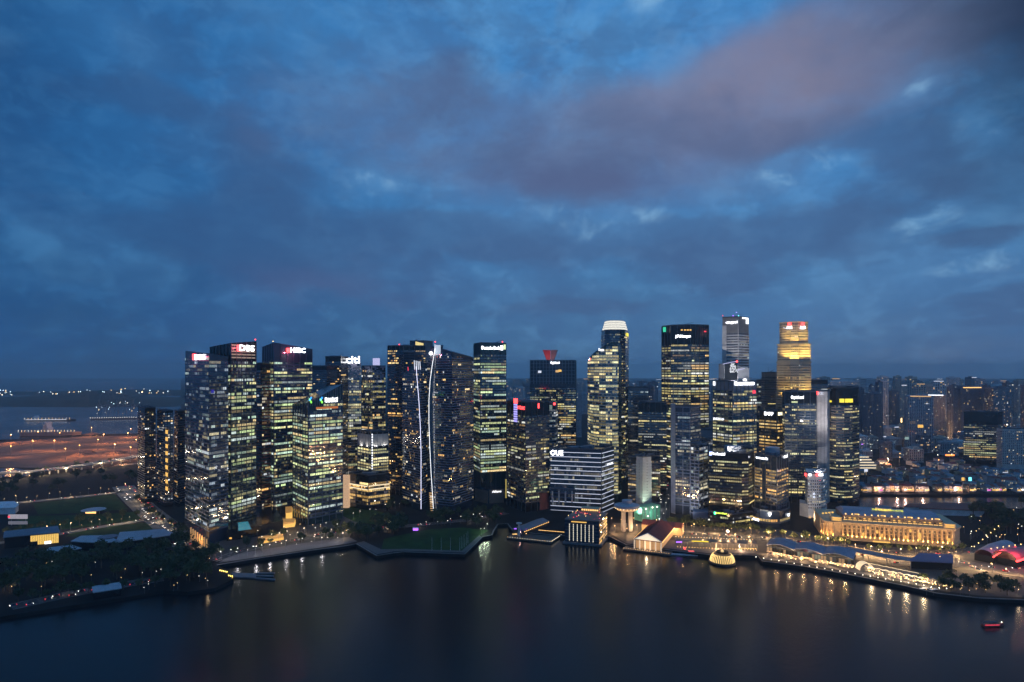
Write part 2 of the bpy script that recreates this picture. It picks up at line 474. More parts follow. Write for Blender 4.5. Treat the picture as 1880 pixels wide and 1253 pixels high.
def lettering(parent, txt, pos, normal, height, material, width=None, name='sign_lettering', label=None):
    me = text_mesh(txt, height, width); me.materials.clear(); me.materials.append(material)
    o = bpy.data.objects.new(name, me); COL.objects.link(o); o.parent = parent
    n = Vector((normal[0], normal[1], 0)).normalized()
    o.location = Vector(pos) - worg(parent)
    ux = Vector((0, 0, 1)).cross(n)
    o.rotation_euler = Matrix((ux, Vector((0, 0, 1)), n)).transposed().to_euler()
    if label: o['label'] = label
    return o

# ------------------------------------------------------------------ water, land, roads
wp = MB(); wp.face([(-16000, -40, 0), (16000, -40, 0), (16000, 15500, 0), (-16000, 15500, 0)])
wp.build('water', WATER, loc=(0, 0, 0), kind='structure')

SHORE = [(-300, 1180), (0, 1133), (100, 1117), (215, 1099), (300, 1084), (345, 1087), (395, 1080), (428, 1064), (416, 1046), (398, 1038), (480, 1025), (560, 1013), (640, 1002), (655, 999),
         (692, 1021), (722, 1016), (742, 1014), (853, 1018), (885, 987), (903, 983), (906, 975), (914, 963), (932, 962), (944, 977), (1030, 984), (1120, 986), (1150, 1001), (1240, 1012),
         (1300, 1019), (1390, 1020), (1400, 1031), (1480, 1041), (1560, 1056), (1660, 1076), (1720, 1090), (1800, 1099), (1880, 1102), (2050, 1108), (2300, 1010), (2300, 938), (1560, 931), (1548, 908), (2300, 908)]
shore = [tuple(G(*p)) for p in SHORE]
outline = shore + [(1700, 1100), (15500, 3000), (15500, 15000), (P(332, 15000).x, 15000), tuple(P(332, 1960)), tuple(P(150, 1930)), tuple(P(60, 1800)), tuple(P(-260, 1700)), tuple(P(-300, 700))]
lm = MB(); lm.prism(outline, -.9, ZL)
lm.build('ground', LAND, loc=(0, 0, 0), kind='structure')
# quay coping: a real raised kerb along the water's edge
LAYER = [0.0]


def offset_line(pts, wdt):
    pts = [Vector(p) for p in pts]; L, R = [], []
    for k, p in enumerate(pts):
        d = (pts[min(k + 1, len(pts) - 1)] - pts[max(k - 1, 0)]).normalized(); n = Vector((-d.y, d.x))
        L.append(p + n * wdt / 2); R.append(p - n * wdt / 2)
    return L, R


def strip(name, pts, wdt, z, thick, m, **kw):
    L, R = offset_line(pts, wdt); b = MB()
    for k in range(len(pts) - 1):
        a0, a1, b1, b0 = L[k], L[k + 1], R[k + 1], R[k]
        b.prism([tuple(b0), tuple(b1), tuple(a1), tuple(a0)], z, z + thick)
    return b.build(name, m, loc=(pts[0][0], pts[0][1], ZL), **kw)


for rng_ in ((9, 28), (27, 38)):
    strip('kerb', [G(*p) for p in SHORE[rng_[0]:rng_[1]]], 1.6, ZL, .45, KERB, kind='structure')


def sheet(name, pxs, m, z, **kw):
    b = MB(); poly = [tuple(G(*p)) for p in pxs]
    ar = sum(poly[k][0] * poly[(k + 1) % len(poly)][1] - poly[(k + 1) % len(poly)][0] * poly[k][1] for k in range(len(poly)))
    if ar < 0: poly.reverse()
    b.prism(poly, z - .02, z); return b.build(name, m, loc=(*poly[0], ZL), **kw)


ST = dict(kind='structure')
sheet('lawn', [(700, 1010), (742, 1009), (848, 1012), (880, 984), (898, 974), (850, 969), (790, 972), (740, 982), (705, 990)], GRASS, ZL + .05, **ST)
sheet('lawn', [(120, 985), (150, 972), (300, 957), (318, 975), (260, 978), (190, 990)], GRASS, ZL + .05, **ST)
sheet('lawn', [(60, 925), (210, 908), (235, 935), (150, 942), (70, 945)], GRASS, ZL + .05, **ST)
sheet('lawn', [(30, 948), (150, 946), (245, 940), (290, 950), (120, 972), (40, 975)], GRASS, ZL + .05, **ST)
sheet('lawn', [(632, 925), (690, 938), (735, 950), (700, 965), (650, 958), (625, 945)], GRASS, ZL + .05, **ST)
sheet('ground', [(-200, 826), (150, 802), (330, 798), (330, 845), (150, 862), (60, 859), (-200, 856)], SOIL, ZL + .05, **ST)
sheet('water', [(-100, 861), (30, 860), (62, 866), (55, 874), (-100, 880)], WATER, ZL + .06, **ST)
sheet('pavement', [(400, 1034), (640, 998), (656, 994), (640, 986), (540, 1000), (430, 1018)], PAVE, ZL + .04, **ST)
sheet('pavement', [(1118, 978), (1150, 998), (1240, 1009), (1385, 1017), (1480, 1036), (1560, 1050), (1660, 1070), (1720, 1084), (1800, 1094), (1900, 1098), (1900, 1000), (1790, 1000), (1765, 1012), (1560, 1000), (1500, 985), (1440, 972), (1300, 968), (1200, 962), (1125, 960)], mat('plaza_paving', (.065, .06, .056), .85, var=.45, vscale=.05), ZL + .02, **ST)
sheet('pavement', [(400, 1030), (640, 990), (660, 950), (640, 925), (520, 950), (420, 990), (350, 1005)], mat('plaza_paving', (.10, .095, .09), .85), ZL + .02, **ST)
sheet('pavement', [(1400, 1027), (1480, 1036), (1560, 1050), (1660, 1070), (1720, 1083), (1740, 1066), (1640, 1045), (1560, 1030), (1480, 1020), (1410, 1012)], PAVE, ZL + .04, **ST)
sheet('pavement', [(1150, 998), (1240, 1009), (1300, 1016), (1385, 1017), (1385, 1000), (1240, 992), (1150, 982)], PAVE, ZL + .04, **ST)
sheet('pavement', [(655, 997), (692, 1018), (722, 1013), (742, 1011.5), (853, 1015), (884, 986), (880, 983), (848, 1011.5), (742, 1008), (700, 1009), (668, 994)], PAVE, ZL + .07, **ST)

ROADS = {
    'avenue': ([(226, 893), (240, 910), (268, 936), (300, 962), (345, 1002)], 30),
    'street': ([(-60, 1004), (60, 990), (160, 972), (300, 950)], 11),
    'street2': ([(-60, 931), (60, 921), (160, 911), (225, 903)], 12),
    'shore': ([(390, 1030), (470, 1004), (560, 988), (640, 975), (760, 965), (860, 955), (930, 942)], 11),
    'esplanade': ([(1560, 1018), (1640, 1032), (1720, 1028), (1800, 1042), (1960, 1062)], 32),
    'fullerton': ([(1230, 978), (1330, 985), (1420, 990), (1500, 1004), (1600, 1013), (1700, 1018), (1800, 1010), (1960, 1012)], 18),
    'canyon': ([(1212, 985), (1214, 950), (1218, 900), (1221, 860), (1222, 825)], 20),
    'west': ([(20, 1115), (110, 1095), (200, 1078), (300, 1062)], 16),
    'citystreet': ([(640, 905), (700, 898), (760, 900)], 18),
}
for k, (pts, wd) in ROADS.items():
    gp = [G(*p) for p in pts]
    strip('road', gp, wd, ZL, .08 if k not in ('fullerton', 'canyon') else .1, ASPH_P if k in ('esplanade', 'street', 'street2', 'avenue') else ASPH, **ST)
    L, R = offset_line(gp, wd + 1.0)
    for side in (L, R): strip('kerb', side, .6, ZL, .2, KERB, **ST)
    # dashed lane paint
    b = MB()
    for a, c in zip(gp, gp[1:]):
        d = (c - a); ln = d.length; d.normalize(); n = Vector((-d.y, d.x))
        for off in ((0,) if wd < 15 else (-wd / 4, 0, wd / 4)):
            q = 0
            while q + 4 < ln:
                p0 = a + d * q + n * off; p1 = p0 + d * 3.5
                b.prism([tuple(p0 - n * .12), tuple(p1 - n * .12), tuple(p1 + n * .12), tuple(p0 + n * .12)], ZL + .104, ZL + .108); q += 9
    b.build('road_markings', PAINT, loc=(*gp[0], ZL), **ST)

# ------------------------------------------------------------------ tower builder
PAL = {
    'green': [(.78, 1, .46), (.90, 1, .48), (1, .90, .42), (.68, .95, .70), (.80, .95, .90), (1, .74, .34)],
    'yellow': [(1, .84, .32), (1, .78, .27), (1, .90, .44), (.90, .95, .5), (.95, .95, .85), (1, .62, .22)],
    'white': [(.9, .95, 1), (1, .92, .68), (.8, .95, .9), (1, .86, .55)],
    'warm': [(1, .58, .16), (1, .64, .20), (1, .72, .30), (1, .52, .14)],
    'home': [(1, .64, .22), (1, .74, .36), (1, .88, .66), (1, .54, .16), (.9, .95, 1)],
    'cool': [(.7, .85, 1), (.85, .95, 1), (.8, 1, .9), (1, .86, .5)],
    'cream': [(1, .82, .36), (1, .87, .46), (1, .78, .30), (.95, .92, .48)],
}


def S(fh=4.1, pw=2.6, band=.34, bm=None, wm=None, lit=.4, pal='yellow', inten=.55, run=5, full=.15, base=8.0, crown=6.0, gap=.08, proud=.35, z=ZL):
    return dict(fh=fh, pw=pw, band=band, bm=bm or FR_DARK, wm=wm or GL_NAVY, lit=lit, pal=pal, inten=inten, run=run, full=full, base=base, crown=crown, gap=gap, proud=proud)


def close_poly(chain, tops, deep):
    """front chain (left to right seen from the camera) -> CCW polygon and a height per corner"""
    f = [P(px, d) for px, d in chain]; t = list(tops) if hasattr(tops, '__len__') else [tops] * len(f)
    if len(f) == 3 and deep is None:
        f.append(f[0] + f[2] - f[1]); t.append(t[0] + t[2] - t[1])
    else:
        dp = deep or 30
        back = Vector((f[-1].y - f[0].y, -(f[-1].x - f[0].x))).normalized() * -dp
        f2 = [f[-1] + back, f[0] + back] if len(f) == 2 else [f[-1] + f[-1].normalized() * dp, f[0] + f[0].normalized() * (dp - (f[0].length - f[-1].length))]; f += f2; t += [t[len(t) - 1], t[0]]
    return f, t


def lights_row(rng, n, p, st):
    """glow colour for each of n panes: neighbouring bays of one tenant share tone and brightness"""
    out = []; pal = PAL[st['pal']]
    tint = rng.choice(pal); floor_b = math.exp(rng.gauss(-.25, .55))
    while len(out) < n:
        r = max(1, int(rng.expovariate(1 / st['run']) + .5))
        on = rng.random() < p
        c = tint if rng.random() < .6 else rng.choice(pal)
        s_ = 1.4 * st['inten'] * min(2.0, floor_b * math.exp(rng.gauss(0, .35)))
        for _ in range(r):
            k = s_ * rng.uniform(.75, 1.15)
            if on and rng.random() < .95: out.append((c[0] * k, c[1] * k, c[2] * k))
            elif rng.random() < (.30 if st['lit'] > .2 else .10): k = st['inten'] * rng.choice([.05, .08, .12, .3]); out.append((c[0] * k, c[1] * k, c[2] * k))
            else: out.append(None)
    return out[:n]


DARKPANE = (.0004, .0004, .0006)


def facade(root, poly, tops, z0, st, seed, fine=True, edges=None, prob=None, names=('storey_band', 'window_row')):
    """storey bands (one part each) and, under each, that storey's row of window panes"""
    rng = random.Random(seed); n = len(poly); org = worg(root)
    vis = []
    for e in range(n):
        a, b = poly[e], poly[(e + 1) % n]; d = b - a
        if d.length < 1.0: continue
        nrm = Vector((d.y, -d.x)).normalized(); mid = (a + b) / 2
        if nrm.dot(-mid.normalized()) > -.12 and (edges is None or e in edges): vis.append((e, a, b, d.normalized(), nrm, d.length, tops[e], tops[(e + 1) % n]))
    if not vis: return
    fh = st['fh']; zb = z0 + st['base']; zmax = max(max(v[6], v[7]) for v in vis) - st['crown']
    nf = int((zmax - zb) / fh); bh = fh * st['band']
    cache = {}; allp = MB()
    for k in range(nf):
        z = zb + k * fh
        band = MB(); rows = MB(); key = []
        rowp = (prob(k, nf) if prob else st['lit']) * (1.1 if st['lit'] > .2 else 1.0)
        r_ = rng.random()
        rowp = min(1, rowp * 2.3) if r_ < st['full'] else rowp * (.12 if r_ > .86 else rng.uniform(.4, 1.5))
        for (e, a, b, d, nrm, ln, ta, tb) in vis:
            lo, hi_ = 0.0, 1.0; zt = z + fh + st['crown'] * .6
            if min(ta, tb) < zt:
                if max(ta, tb) <= zt: continue
                x = (zt - ta) / (tb - ta)
                lo, hi_ = (x, 1.0) if tb > ta else (0.0, x)
            key.append((e, round(lo, 3), round(hi_, 3)))
            p0 = a + d * ln * lo; p1 = a + d * ln * hi_; pr = nrm * st['proud']
            q0, q1 = p0 + pr - d * (st['proud'] * .5), p1 + pr + d * (st['proud'] * .5)
            band.quad((*q0, 0), (*q1, 0), (*q1, bh), (*q0, bh)); band.quad((*q0, bh), (*q1, bh), (*p1, bh), (*p0, bh)); band.quad((*p0, 0), (*p1, 0), (*q1, 0), (*q0, 0))
            band.quad((*p0, 0), (*q0, 0), (*q0, bh), (*p0, bh)); band.quad((*q1, 0), (*p1, 0), (*p1, bh), (*q1, bh))
            L2 = ln * (hi_ - lo); np_ = max(1, int(L2 / st['pw'])); pw = L2 / np_
            gl = lights_row(rng, np_, rowp, st)
            for i in range(np_):
                g = st['gap'] * pw
                u0 = p0 + d * (i * pw + g); u1 = p0 + d * ((i + 1) * pw - g)
                t0 = nrm * (.10 + rng.uniform(0, .05)); t1 = nrm * (.10 + rng.uniform(0, .05))
                rows.quad((*(u0 + t0), bh), (*(u1 + t1), bh), (*(u1 + t1), fh - .05), (*(u0 + t0), fh - .05), gl[i] or DARKPANE)
        if not band.f: continue
        if fine:
            key = tuple(key)
            if key not in cache: cache[key] = band.mesh(names[0], st['bm'], (org.x, org.y, 0))
            o = bpy.data.objects.new(names[0], cache[key]); COL.objects.link(o); o.parent = root; o.location = (0, 0, z - org.z)
            r = bpy.data.objects.new(names[1], rows.mesh(names[1], PANE, (org.x, org.y, 0))); COL.objects.link(r); r.parent = o; r['kind'] = 'stuff'
        else:
            for src, dst in ((rows, allp),):
                for f_, g_ in zip(src.f, src.g): dst.face([(src.v[i][0], src.v[i][1], src.v[i][2] + z) for i in f_], g_)
            cache.setdefault('b', MB())
            for f_ in band.f: cache['b'].face([(band.v[i][0], band.v[i][1], band.v[i][2] + z) for i in f_])
    if not fine and allp.f:
        allp.build('window_panes', PANE, root, kind='stuff')
        cache['b'].build('storey_bands', st['bm'], root, kind='stuff')


def shrink(poly, dist):
    c = sum(poly, Vector((0, 0))) / len(poly); out = []
    for p in poly:
        v = p - c; out.append(c + v * (1 - dist / max(v.length * .7, dist * 1.5)))
    return out


def roof_kit(root, poly, tops, rng, m=None, plant=True):
    z = min(tops)
    if max(tops) - z < 3:
        inner = shrink(poly, 1.2); par = MB()
        n = len(poly)
        for k in range(n):
            j = (k + 1) % n
            par.prism([tuple(poly[k]), tuple(poly[j]), tuple(inner[j]), tuple(inner[k])], [min(tops[k], tops[j])] * 4, [tops[k] + 1.5, tops[j] + 1.5, tops[j] + 1.5, tops[k] + 1.5])
        par.build('roof_parapet', m or FR_DARK, root)
        if plant:
            c = sum(poly, Vector((0, 0))) / n
            r = min((p - c).length for p in poly)
            for q in range(3):
                b = MB(); s_ = r * rng.uniform(.25, .55)
                b.box(c.x + rng.uniform(-.3, .3) * r, c.y + rng.uniform(-.25, .25) * r, max(tops), s_, s_ * .7, rng.uniform(1.2, 2.6), rng.uniform(0, .6))
                b.build('plant_room', ROOFGREY, root)
            q = c + Vector((rng.uniform(-.4, .4), rng.uniform(-.4, .0))) * r; b = MB(); b.tube([(q.x, q.y, max(tops)), (q.x, q.y, max(tops) + rng.uniform(6, 11))], [.3, .1], 5); b.build('aerial', STEEL, root)
            q = c + Vector((rng.uniform(-.5, .5), -.35)) * r; b = MB(); b.box(q.x, q.y, max(tops), 2.2, 2.2, 3); b.tube([(q.x, q.y, max(tops) + 3), (q.x + r * .35, q.y - r * .2, max(tops) + 5.5)], .35, 4); b.build('cleaning_crane', STEEL, root)


def tower(name, label, chain, tops, st, seed, deep=None, cat='building', group=None, z0=ZL, fine=True, roof=True, prob=None, plant=True, fins=0):
    poly, tp = close_poly(chain, tops, deep)
    c = sum(poly, Vector((0, 0))) / len(poly)
    root = empty(name, (c.x, c.y, z0), label, cat, group)
    body = MB(); body.prism([tuple(p) for p in shrink(poly, .25)], z0, [t for t in tp]); body.build('wall', st['wm'], root)
    facade(root, poly, tp, z0, st, seed, fine, prob=prob)
    if fins:
        b = MB(); n = len(poly)
        for e in range(n):
            a, q = poly[e], poly[(e + 1) % n]; d = (q - a).normalized(); nn = Vector((d.y, -d.x)); ln = (q - a).length
            if nn.dot(-a.normalized()) < 0: continue
            m_ = max(2, round(ln / fins))
            for k in range(m_ + 1):
                t = k / m_; p = a + (q - a) * t; zt = tp[e] + (tp[(e + 1) % n] - tp[e]) * t
                b.prism([tuple(p - d * .3 - nn * .2), tuple(p + d * .3 - nn * .2), tuple(p + d * .3 + nn * .7), tuple(p - d * .3 + nn * .7)], z0, zt)
        b.build('facade_piers', st['bm'], root, kind='stuff')
    if roof: roof_kit(root, poly, tp, random.Random(seed + 5), plant=plant)
    root_info[root.name] = (poly, tp)
    return root


root_info = {}


def edge_at(root, e, t, z, out=.9):
    poly, _ = root_info[root.name]
    a, b = poly[e], poly[(e + 1) % len(poly)]; d = (b - a).normalized(); n = Vector((d.y, -d.x))
    p = a + (b - a) * t + n * out
    return Vector((p.x, p.y, z)), n, (b - a).length


def on_face(root, e, px):
    """parameter along edge e under photo column px"""
    poly, _ = root_info[root.name]; a, b = poly[e], poly[(e + 1) % len(poly)]; k = (px - 940) / F
    # a.x + t dx = k (a.y + t dy)
    dx, dy = b.x - a.x, b.y - a.y
    return (k * a.y - a.x) / (dx - k * dy)


def face_sign(root, e, px0, px1, py0, py1, txt=None, m=None, name='sign_lettering', out=.9, fill=None, label=None):
    """lettering or a lit board on facade e, between photo columns px0..px1 and rows py0..py1"""
    t0, t1 = on_face(root, e, px0), on_face(root, e, px1); t = (t0 + t1) / 2
    p, n, ln = edge_at(root, e, t, 0, out); z0, z1 = HT(py1, p.y), HT(py0, p.y); wd = abs(t1 - t0) * ln
    p.z = (z0 + z1) / 2
    if txt: return lettering(root, txt, p, n, z1 - z0, m, wd, name, label)
    d = Vector((-n.y, n.x)); b = MB()
    a = Vector((p.x, p.y)) - d * wd / 2; c = Vector((p.x, p.y)) + d * wd / 2; q = n * -.3
    b.prism([tuple(a), tuple(c), tuple(c + q), tuple(a + q)], z0, z1, bottom=True)
    o = b.build(name, m, root)
    if label: o['label'] = label
    return o


def beacon(root, pos, m=None, r=.9):
    b = MB(); b.cyl(pos[0], pos[1], pos[2] - 3, pos[2], .15, n=6); mast = b.build('mast', STEEL, root)
    b = MB(); b.ball(pos, r); b.build('beacon', m or E_RED, mast)


def chevron_logo(root, e, px, py):
    for up, mm in ((1, em('logo_blue', (.03, .3, 1), 2.2)), (-1, em('logo_green', (.25, .9, .08), 2.0))):
        b = MB(); pts = [(-3.2, -.6), (1.2, 6.4 * 1), (3.2, 4.6), (-.4, -1.2)] if up > 0 else [(-2.8, 1.6), (-1.0, 3.2), (3.2, -4.4), (1.4, -6.2)]
        cor = []
        for dx, dy in pts:
            p, n, _ = edge_at(root, e, on_face(root, e, px + dx), 0, 1.2); p.z = HT(py - dy, p.y); cor.append(p)
        b.face(cor); b.face([c - n.to_3d() * .3 for c in reversed(cor)]); b.build('sign_logo', mm, root)

# ------------------------------------------------------------------ the towers, from the south to the river
T = {}
# dark residential slabs
res = S(fh=3.4, pw=3.2, band=.4, bm=FR_DARK, wm=GL_BLACK, lit=.10, pal='home', inten=.7, run=1.2, full=.02, base=6, crown=3, gap=.2)
for i, (ch, tp, lb) in enumerate([
    ([(253, 960), (266, 925), (286, 940)], 750, 'dark brown apartment slab with ribbed balconies, outermost beside the reclaimed land'),
    ([(288, 925), (302, 900), (318, 905)], 755, 'dark brown apartment slab with a lit stairwell column, middle of three'),
    ([(320, 915), (327, 900), (341, 915)], 756, 'dark brown apartment slab half hidden by the tall blue glass tower')]):
    d = ch[1][1]; r = tower('apartment_tower', lb, ch, HT(tp, d), res, 40 + i, group='dark apartment slabs')
    if i == 1:
        for k in range(9): face_sign(r, 0, 311 - 6, 311 - 2, 790 + k * 13, 797 + k * 13, None, E_GOLD, 'stair_window')
T['c'] = tower('office_tower', 'tall blue glass tower with sloped roof and short red and white sign', [(340, 775), (384, 708), (419, 732)], [224, 219, 216],
      S(fh=4.3, pw=2.4, band=.3, bm=FR_NAVY, wm=GL_NAVY, lit=.24, pal='cool', inten=.30, run=3, full=.08, base=14, crown=7), 11)
face_sign(T['c'], 0, 359, 377, 651, 661, 'DBS', E_WHITE); face_sign(T['c'], 0, 354.5, 359, 650, 661, None, E_RED, 'sign_logo')
face_sign(T['c'], 1, 387, 392, 716, 722, None, em('blue_window', (.06, .04, .9), .35), 'blue_lit_window')
T['d'] = tower('office_tower', 'taller dark glass tower behind with bright lit crown floors and red and white sign', [(386, 800), (424, 762), (470, 800)], [HT(637, 800), HT(630, 762), HT(627, 800)],
      S(fh=4.3, pw=2.6, band=.34, bm=FR_DARK, wm=GL_BLACK, lit=.42, pal='green', inten=.5, run=4, full=.12, base=10, crown=22), 12, fins=9)
face_sign(T['d'], 1, 439, 466, 634, 645, 'DBS', E_WHITE); face_sign(T['d'], 1, 434.5, 440, 634, 645, None, E_RED, 'sign_logo')
for k in range(5): face_sign(T['d'], 1, 424.5, 468, 633.5 + k * 5.6, 636 + k * 5.6, None, em('crown_band', (1, .75, .55), .28), 'crown_band', out=.5)
p, n, _ = edge_at(T['d'], 1, .95, HT(624, 800)); beacon(T['d'], p)
tower('office_slab', 'narrow dark red slab squeezed between two tall glass towers', [(470, 850), (481, 845)], HT(668, 848), S(lit=.12, pal='home', bm=REDDARK, wm=GL_BLACK, inten=.7), 13, deep=30)
T['b'] = tower('office_tower', 'broad dark glass tower with blank crown and long red and white sign', [(482, 885), (503, 848), (573, 900)], [HT(637, 885), HT(629, 848), HT(641, 900)],
      S(fh=4.4, pw=2.6, band=.38, bm=FR_NAVY, wm=GL_NAVY, lit=.52, pal='green', inten=.55, run=6, full=.2, base=10, crown=24), 14, fins=10.4)
face_sign(T['b'], 1, 533, 560, 639, 648, 'HSBC', E_WHITE); face_sign(T['b'], 1, 525, 533, 639.5, 648, None, E_RED, 'sign_logo')
p, n, _ = edge_at(T['b'], 0, .98, HT(627, 848)); beacon(T['b'], p, E_BULBW, .6)
T['a'] = tower('office_tower', 'glass tower with slanted crown screen, blue and green logo sign and fully lit floors', [(538, 842), (566, 795), (629, 832)], [HT(742, 842), HT(740, 795), HT(706, 832)],
      S(fh=4.4, pw=2.6, band=.36, bm=FR_NAVY, wm=GL_TEAL, lit=.55, pal='green', inten=.6, run=5, full=.2, base=8, crown=20), 15, fins=10.4)
face_sign(T['a'], 1, 596, 619, 730, 734, 'Standard', E_WHITE); face_sign(T['a'], 1, 596, 619, 734.5, 738.5, 'Chartered', E_WHITE)
for px in (569, 589): chevron_logo(T['a'], 1, px, 735)
face_sign(T['a'], 1, 580, 620, 747, 751, None, em('terrace', (1, .3, .06), .5), 'terrace_light')
for k in range(14): face_sign(T['a'], 1, 569 + k * 4.2, 569.7 + k * 4.2, 741 - 6 - k * 1.9, 746, None, FR_MID, 'crown_fin', out=.5)
for (ch, tp, lb, sd) in [([(572, 1010), (600, 1000)], 673, 'low dark apartment block behind the slanted crown tower', 16), ([(597, 1035), (626, 1030)], 656, 'stepped dark apartment block rising behind its lower neighbour', 17)]:
    tower('apartment_tower', lb, ch, HT(tp, ch[0][1]), S(fh=3.5, pw=3, band=.45, lit=.09, pal='home', inten=.6, run=1.3, wm=GL_BLACK, bm=FR_DARK, full=.02), sd, deep=28)
camo = S(fh=4.4, pw=3.2, band=.26, bm=FR_MID, wm=GL_NAVY, lit=.42, pal='yellow', inten=.42, run=3, full=.08, crown=3, base=8)
T['q1'] = tower('office_tower', 'patchwork facade tower with round white rooftop sign', [(618, 1085), (634, 1055), (663, 1065)], HT(668, 1060), camo, 18)
T['q2'] = tower('office_tower', 'patchwork facade tower with a pale violet rooftop screen', [(664, 1080), (684, 1062), (708, 1072)], HT(673, 1065), camo, 19)
for r, sd in ((T['q1'], 3), (T['q2'], 4)):          # pixelated pale cladding on the crown
    rg = random.Random(sd); poly, tp = root_info[r.name]; b = MB()
    for e in (0, 1):
        a, c = poly[e], poly[e + 1]; d = (c - a).normalized(); nn = Vector((d.y, -d.x)); ln = (c - a).length; k = 0
        while k * 3.2 + 3 < ln:
            for q in range(24):
                if rg.random() < .62 - q * .02:
                    u = a + d * (k * 3.2 + .1) + nn * .5; v = u + d * 3.0; z = tp[0] - 2.2 * (q + 1)
                    b.quad((*u, z), (*v, z), (*v, z + 2.1), (*u, z + 2.1))
            k += 1
    b.build('patchwork_panels', mat('pale_violet_cladding', (.36, .33, .42), .6, emit=None), r, kind='stuff')
lettering(T['q1'], 'citi', (P(650, 1058).x, 1050, HT(661, 1058)), (-.1, -1), 12, E_WHITE, 24)
for px in (640, 654):
    b = MB(); p = P(px, 1060); b.cyl(p.x, p.y, HT(668, 1060), HT(663, 1060), .4, n=6); b.build('sign_post', STEEL, T['q1'])
face_sign(T['q2'], 1, 685, 698, 658, 671, None, E_SCREEN, 'rooftop_screen', out=-2)
# short tower with floodlit hood
T['g'] = tower('office_tower', 'mid-height tower with floodlit grey hood and a dotted white light line on its corner', [(657, 965), (682, 935), (713, 952)], HT(795, 935), S(fh=4.4, pw=2.8, band=.38, bm=FR_MID, wm=GL_BLACK, lit=.7, pal='cream', inten=.65, run=7, full=.2, base=26, crown=24), 20, fins=8.4)
face_sign(T['g'], 0, 657.3, 681.5, 797, 819, None, CONC, 'hood_panel', out=.5); face_sign(T['g'], 1, 682.3, 712.5, 797, 819, None, CONC, 'hood_panel', out=.5)
for e, t in ((0, .3), (0, .75), (1, .25), (1, .75)):
    p, n, _ = edge_at(T['g'], e, t, HT(823, 945), 3.0); point_light('hood_floodlight', p, 6000, (1, .95, .85), .3, T['g'], spot=2.0, aim=(-n.x * .3, -n.y * .3, 1))
for k in range(16): face_sign(T['g'], 1, 682, 683.6, 797 + k * 4.8, 799.5 + k * 4.8, None, E_LEDW, 'corner_light', out=1.2)
T['gp'] = tower('podium_building', 'low podium with two glowing cornice lines beside the lit street', [(640, 905), (676, 880), (716, 900)], HT(872, 890), S(fh=4.6, pw=3, band=.3, lit=.55, pal='warm', inten=.7, base=6, crown=6, bm=FR_DARK, wm=GL_BLACK), 21)
for e, a, b_ in ((0, 641, 675.5), (1, 676.5, 715)):
    for py in (890, 896): face_sign(T['gp'], e, a, b_, py, py + 1.8, None, em('cornice_line', (1, .8, .5), 1.2), 'cornice_light', out=1.3)
b = MB(); q = P(634, 900); b.box(q.x, q.y, ZL, 12, 10, HT(873, 900) - ZL); b.build('stair_tower', mat('lit_screen_panel', (.4, .3, .2), .6, emit=(1, .62, .36), es=.55), T['gp'])
# dark tower behind the sail
T['h'] = tower('office_tower', 'dark navy tower with scattered orange windows behind the sail-shaped pair', [(712, 1000), (741, 985), (781, 1000)], HT(636, 995), S(fh=3.8, pw=3, band=.42, bm=FR_DARK, wm=GL_BLACK, lit=.2, pal='warm', inten=.8, run=2, full=.05, crown=5, base=8), 22, fins=9)
T['h2'] = tower('office_tower', 'dark tower with glowing yellow fins on its roof corner', [(752, 1040), (779, 1030)], HT(627, 1035), S(lit=.15, pal='white', inten=.6, wm=GL_NAVY, bm=FR_NAVY, crown=16), 23, deep=30)
for k in range(7): face_sign(T['h2'], 0, 763.5 + k * 2.1, 764.8 + k * 2.1, 627.5 + k * .5, 640, None, em('yellow_fin', (1, .78, .3), 1.3), 'lit_fin')
p, n, _ = edge_at(T['h'], 0, .75, HT(633, 990)); beacon(T['h'], p)
# the sail pair: curved leading edges with a white light line
sail = S(fh=3.5, pw=2.5, band=.30, bm=FR_BLUE, wm=GL_NAVY, lit=.085, pal='home', inten=.65, run=1.6, full=.03, base=10, crown=5, gap=.12)
T['s2'] = tower('sail_tower', 'shorter sail-shaped glass tower with a straight white light line down its edge', [(739, 915), (773, 872), (784, 890)], [HT(684, 915), HT(664, 872), HT(668, 890)], sail, 24)
T['s1'] = tower('sail_tower', 'taller sail-shaped glass tower with peaked lit crown and bowed white light line', [(790, 880), (830, 862), (869, 912)], [HT(634, 880), HT(646, 862), HT(656, 912)], sail, 25)


def led(root, pts, d, m, r=.55, name='light_line'):
    b = MB(); b.tube([PZ(px, py, dd) for px, py, dd in pts], r); return b.build(name, m, root)


led(T['s2'], [(764, 673, 868), (766, 700, 868), (769, 735, 868), (771.5, 780, 868), (773, 830, 868), (773, 880, 868), (773, 935, 868)], 0, E_LED, .30)
led(T['s1'], [(799, 640, 874), (794, 668, 874), (789.5, 700, 874), (787.5, 735, 874), (787.5, 775, 874), (789, 820, 874), (791.5, 870, 874), (794.5, 915, 874), (796, 941, 874)], 0, E_LEDW, .28)
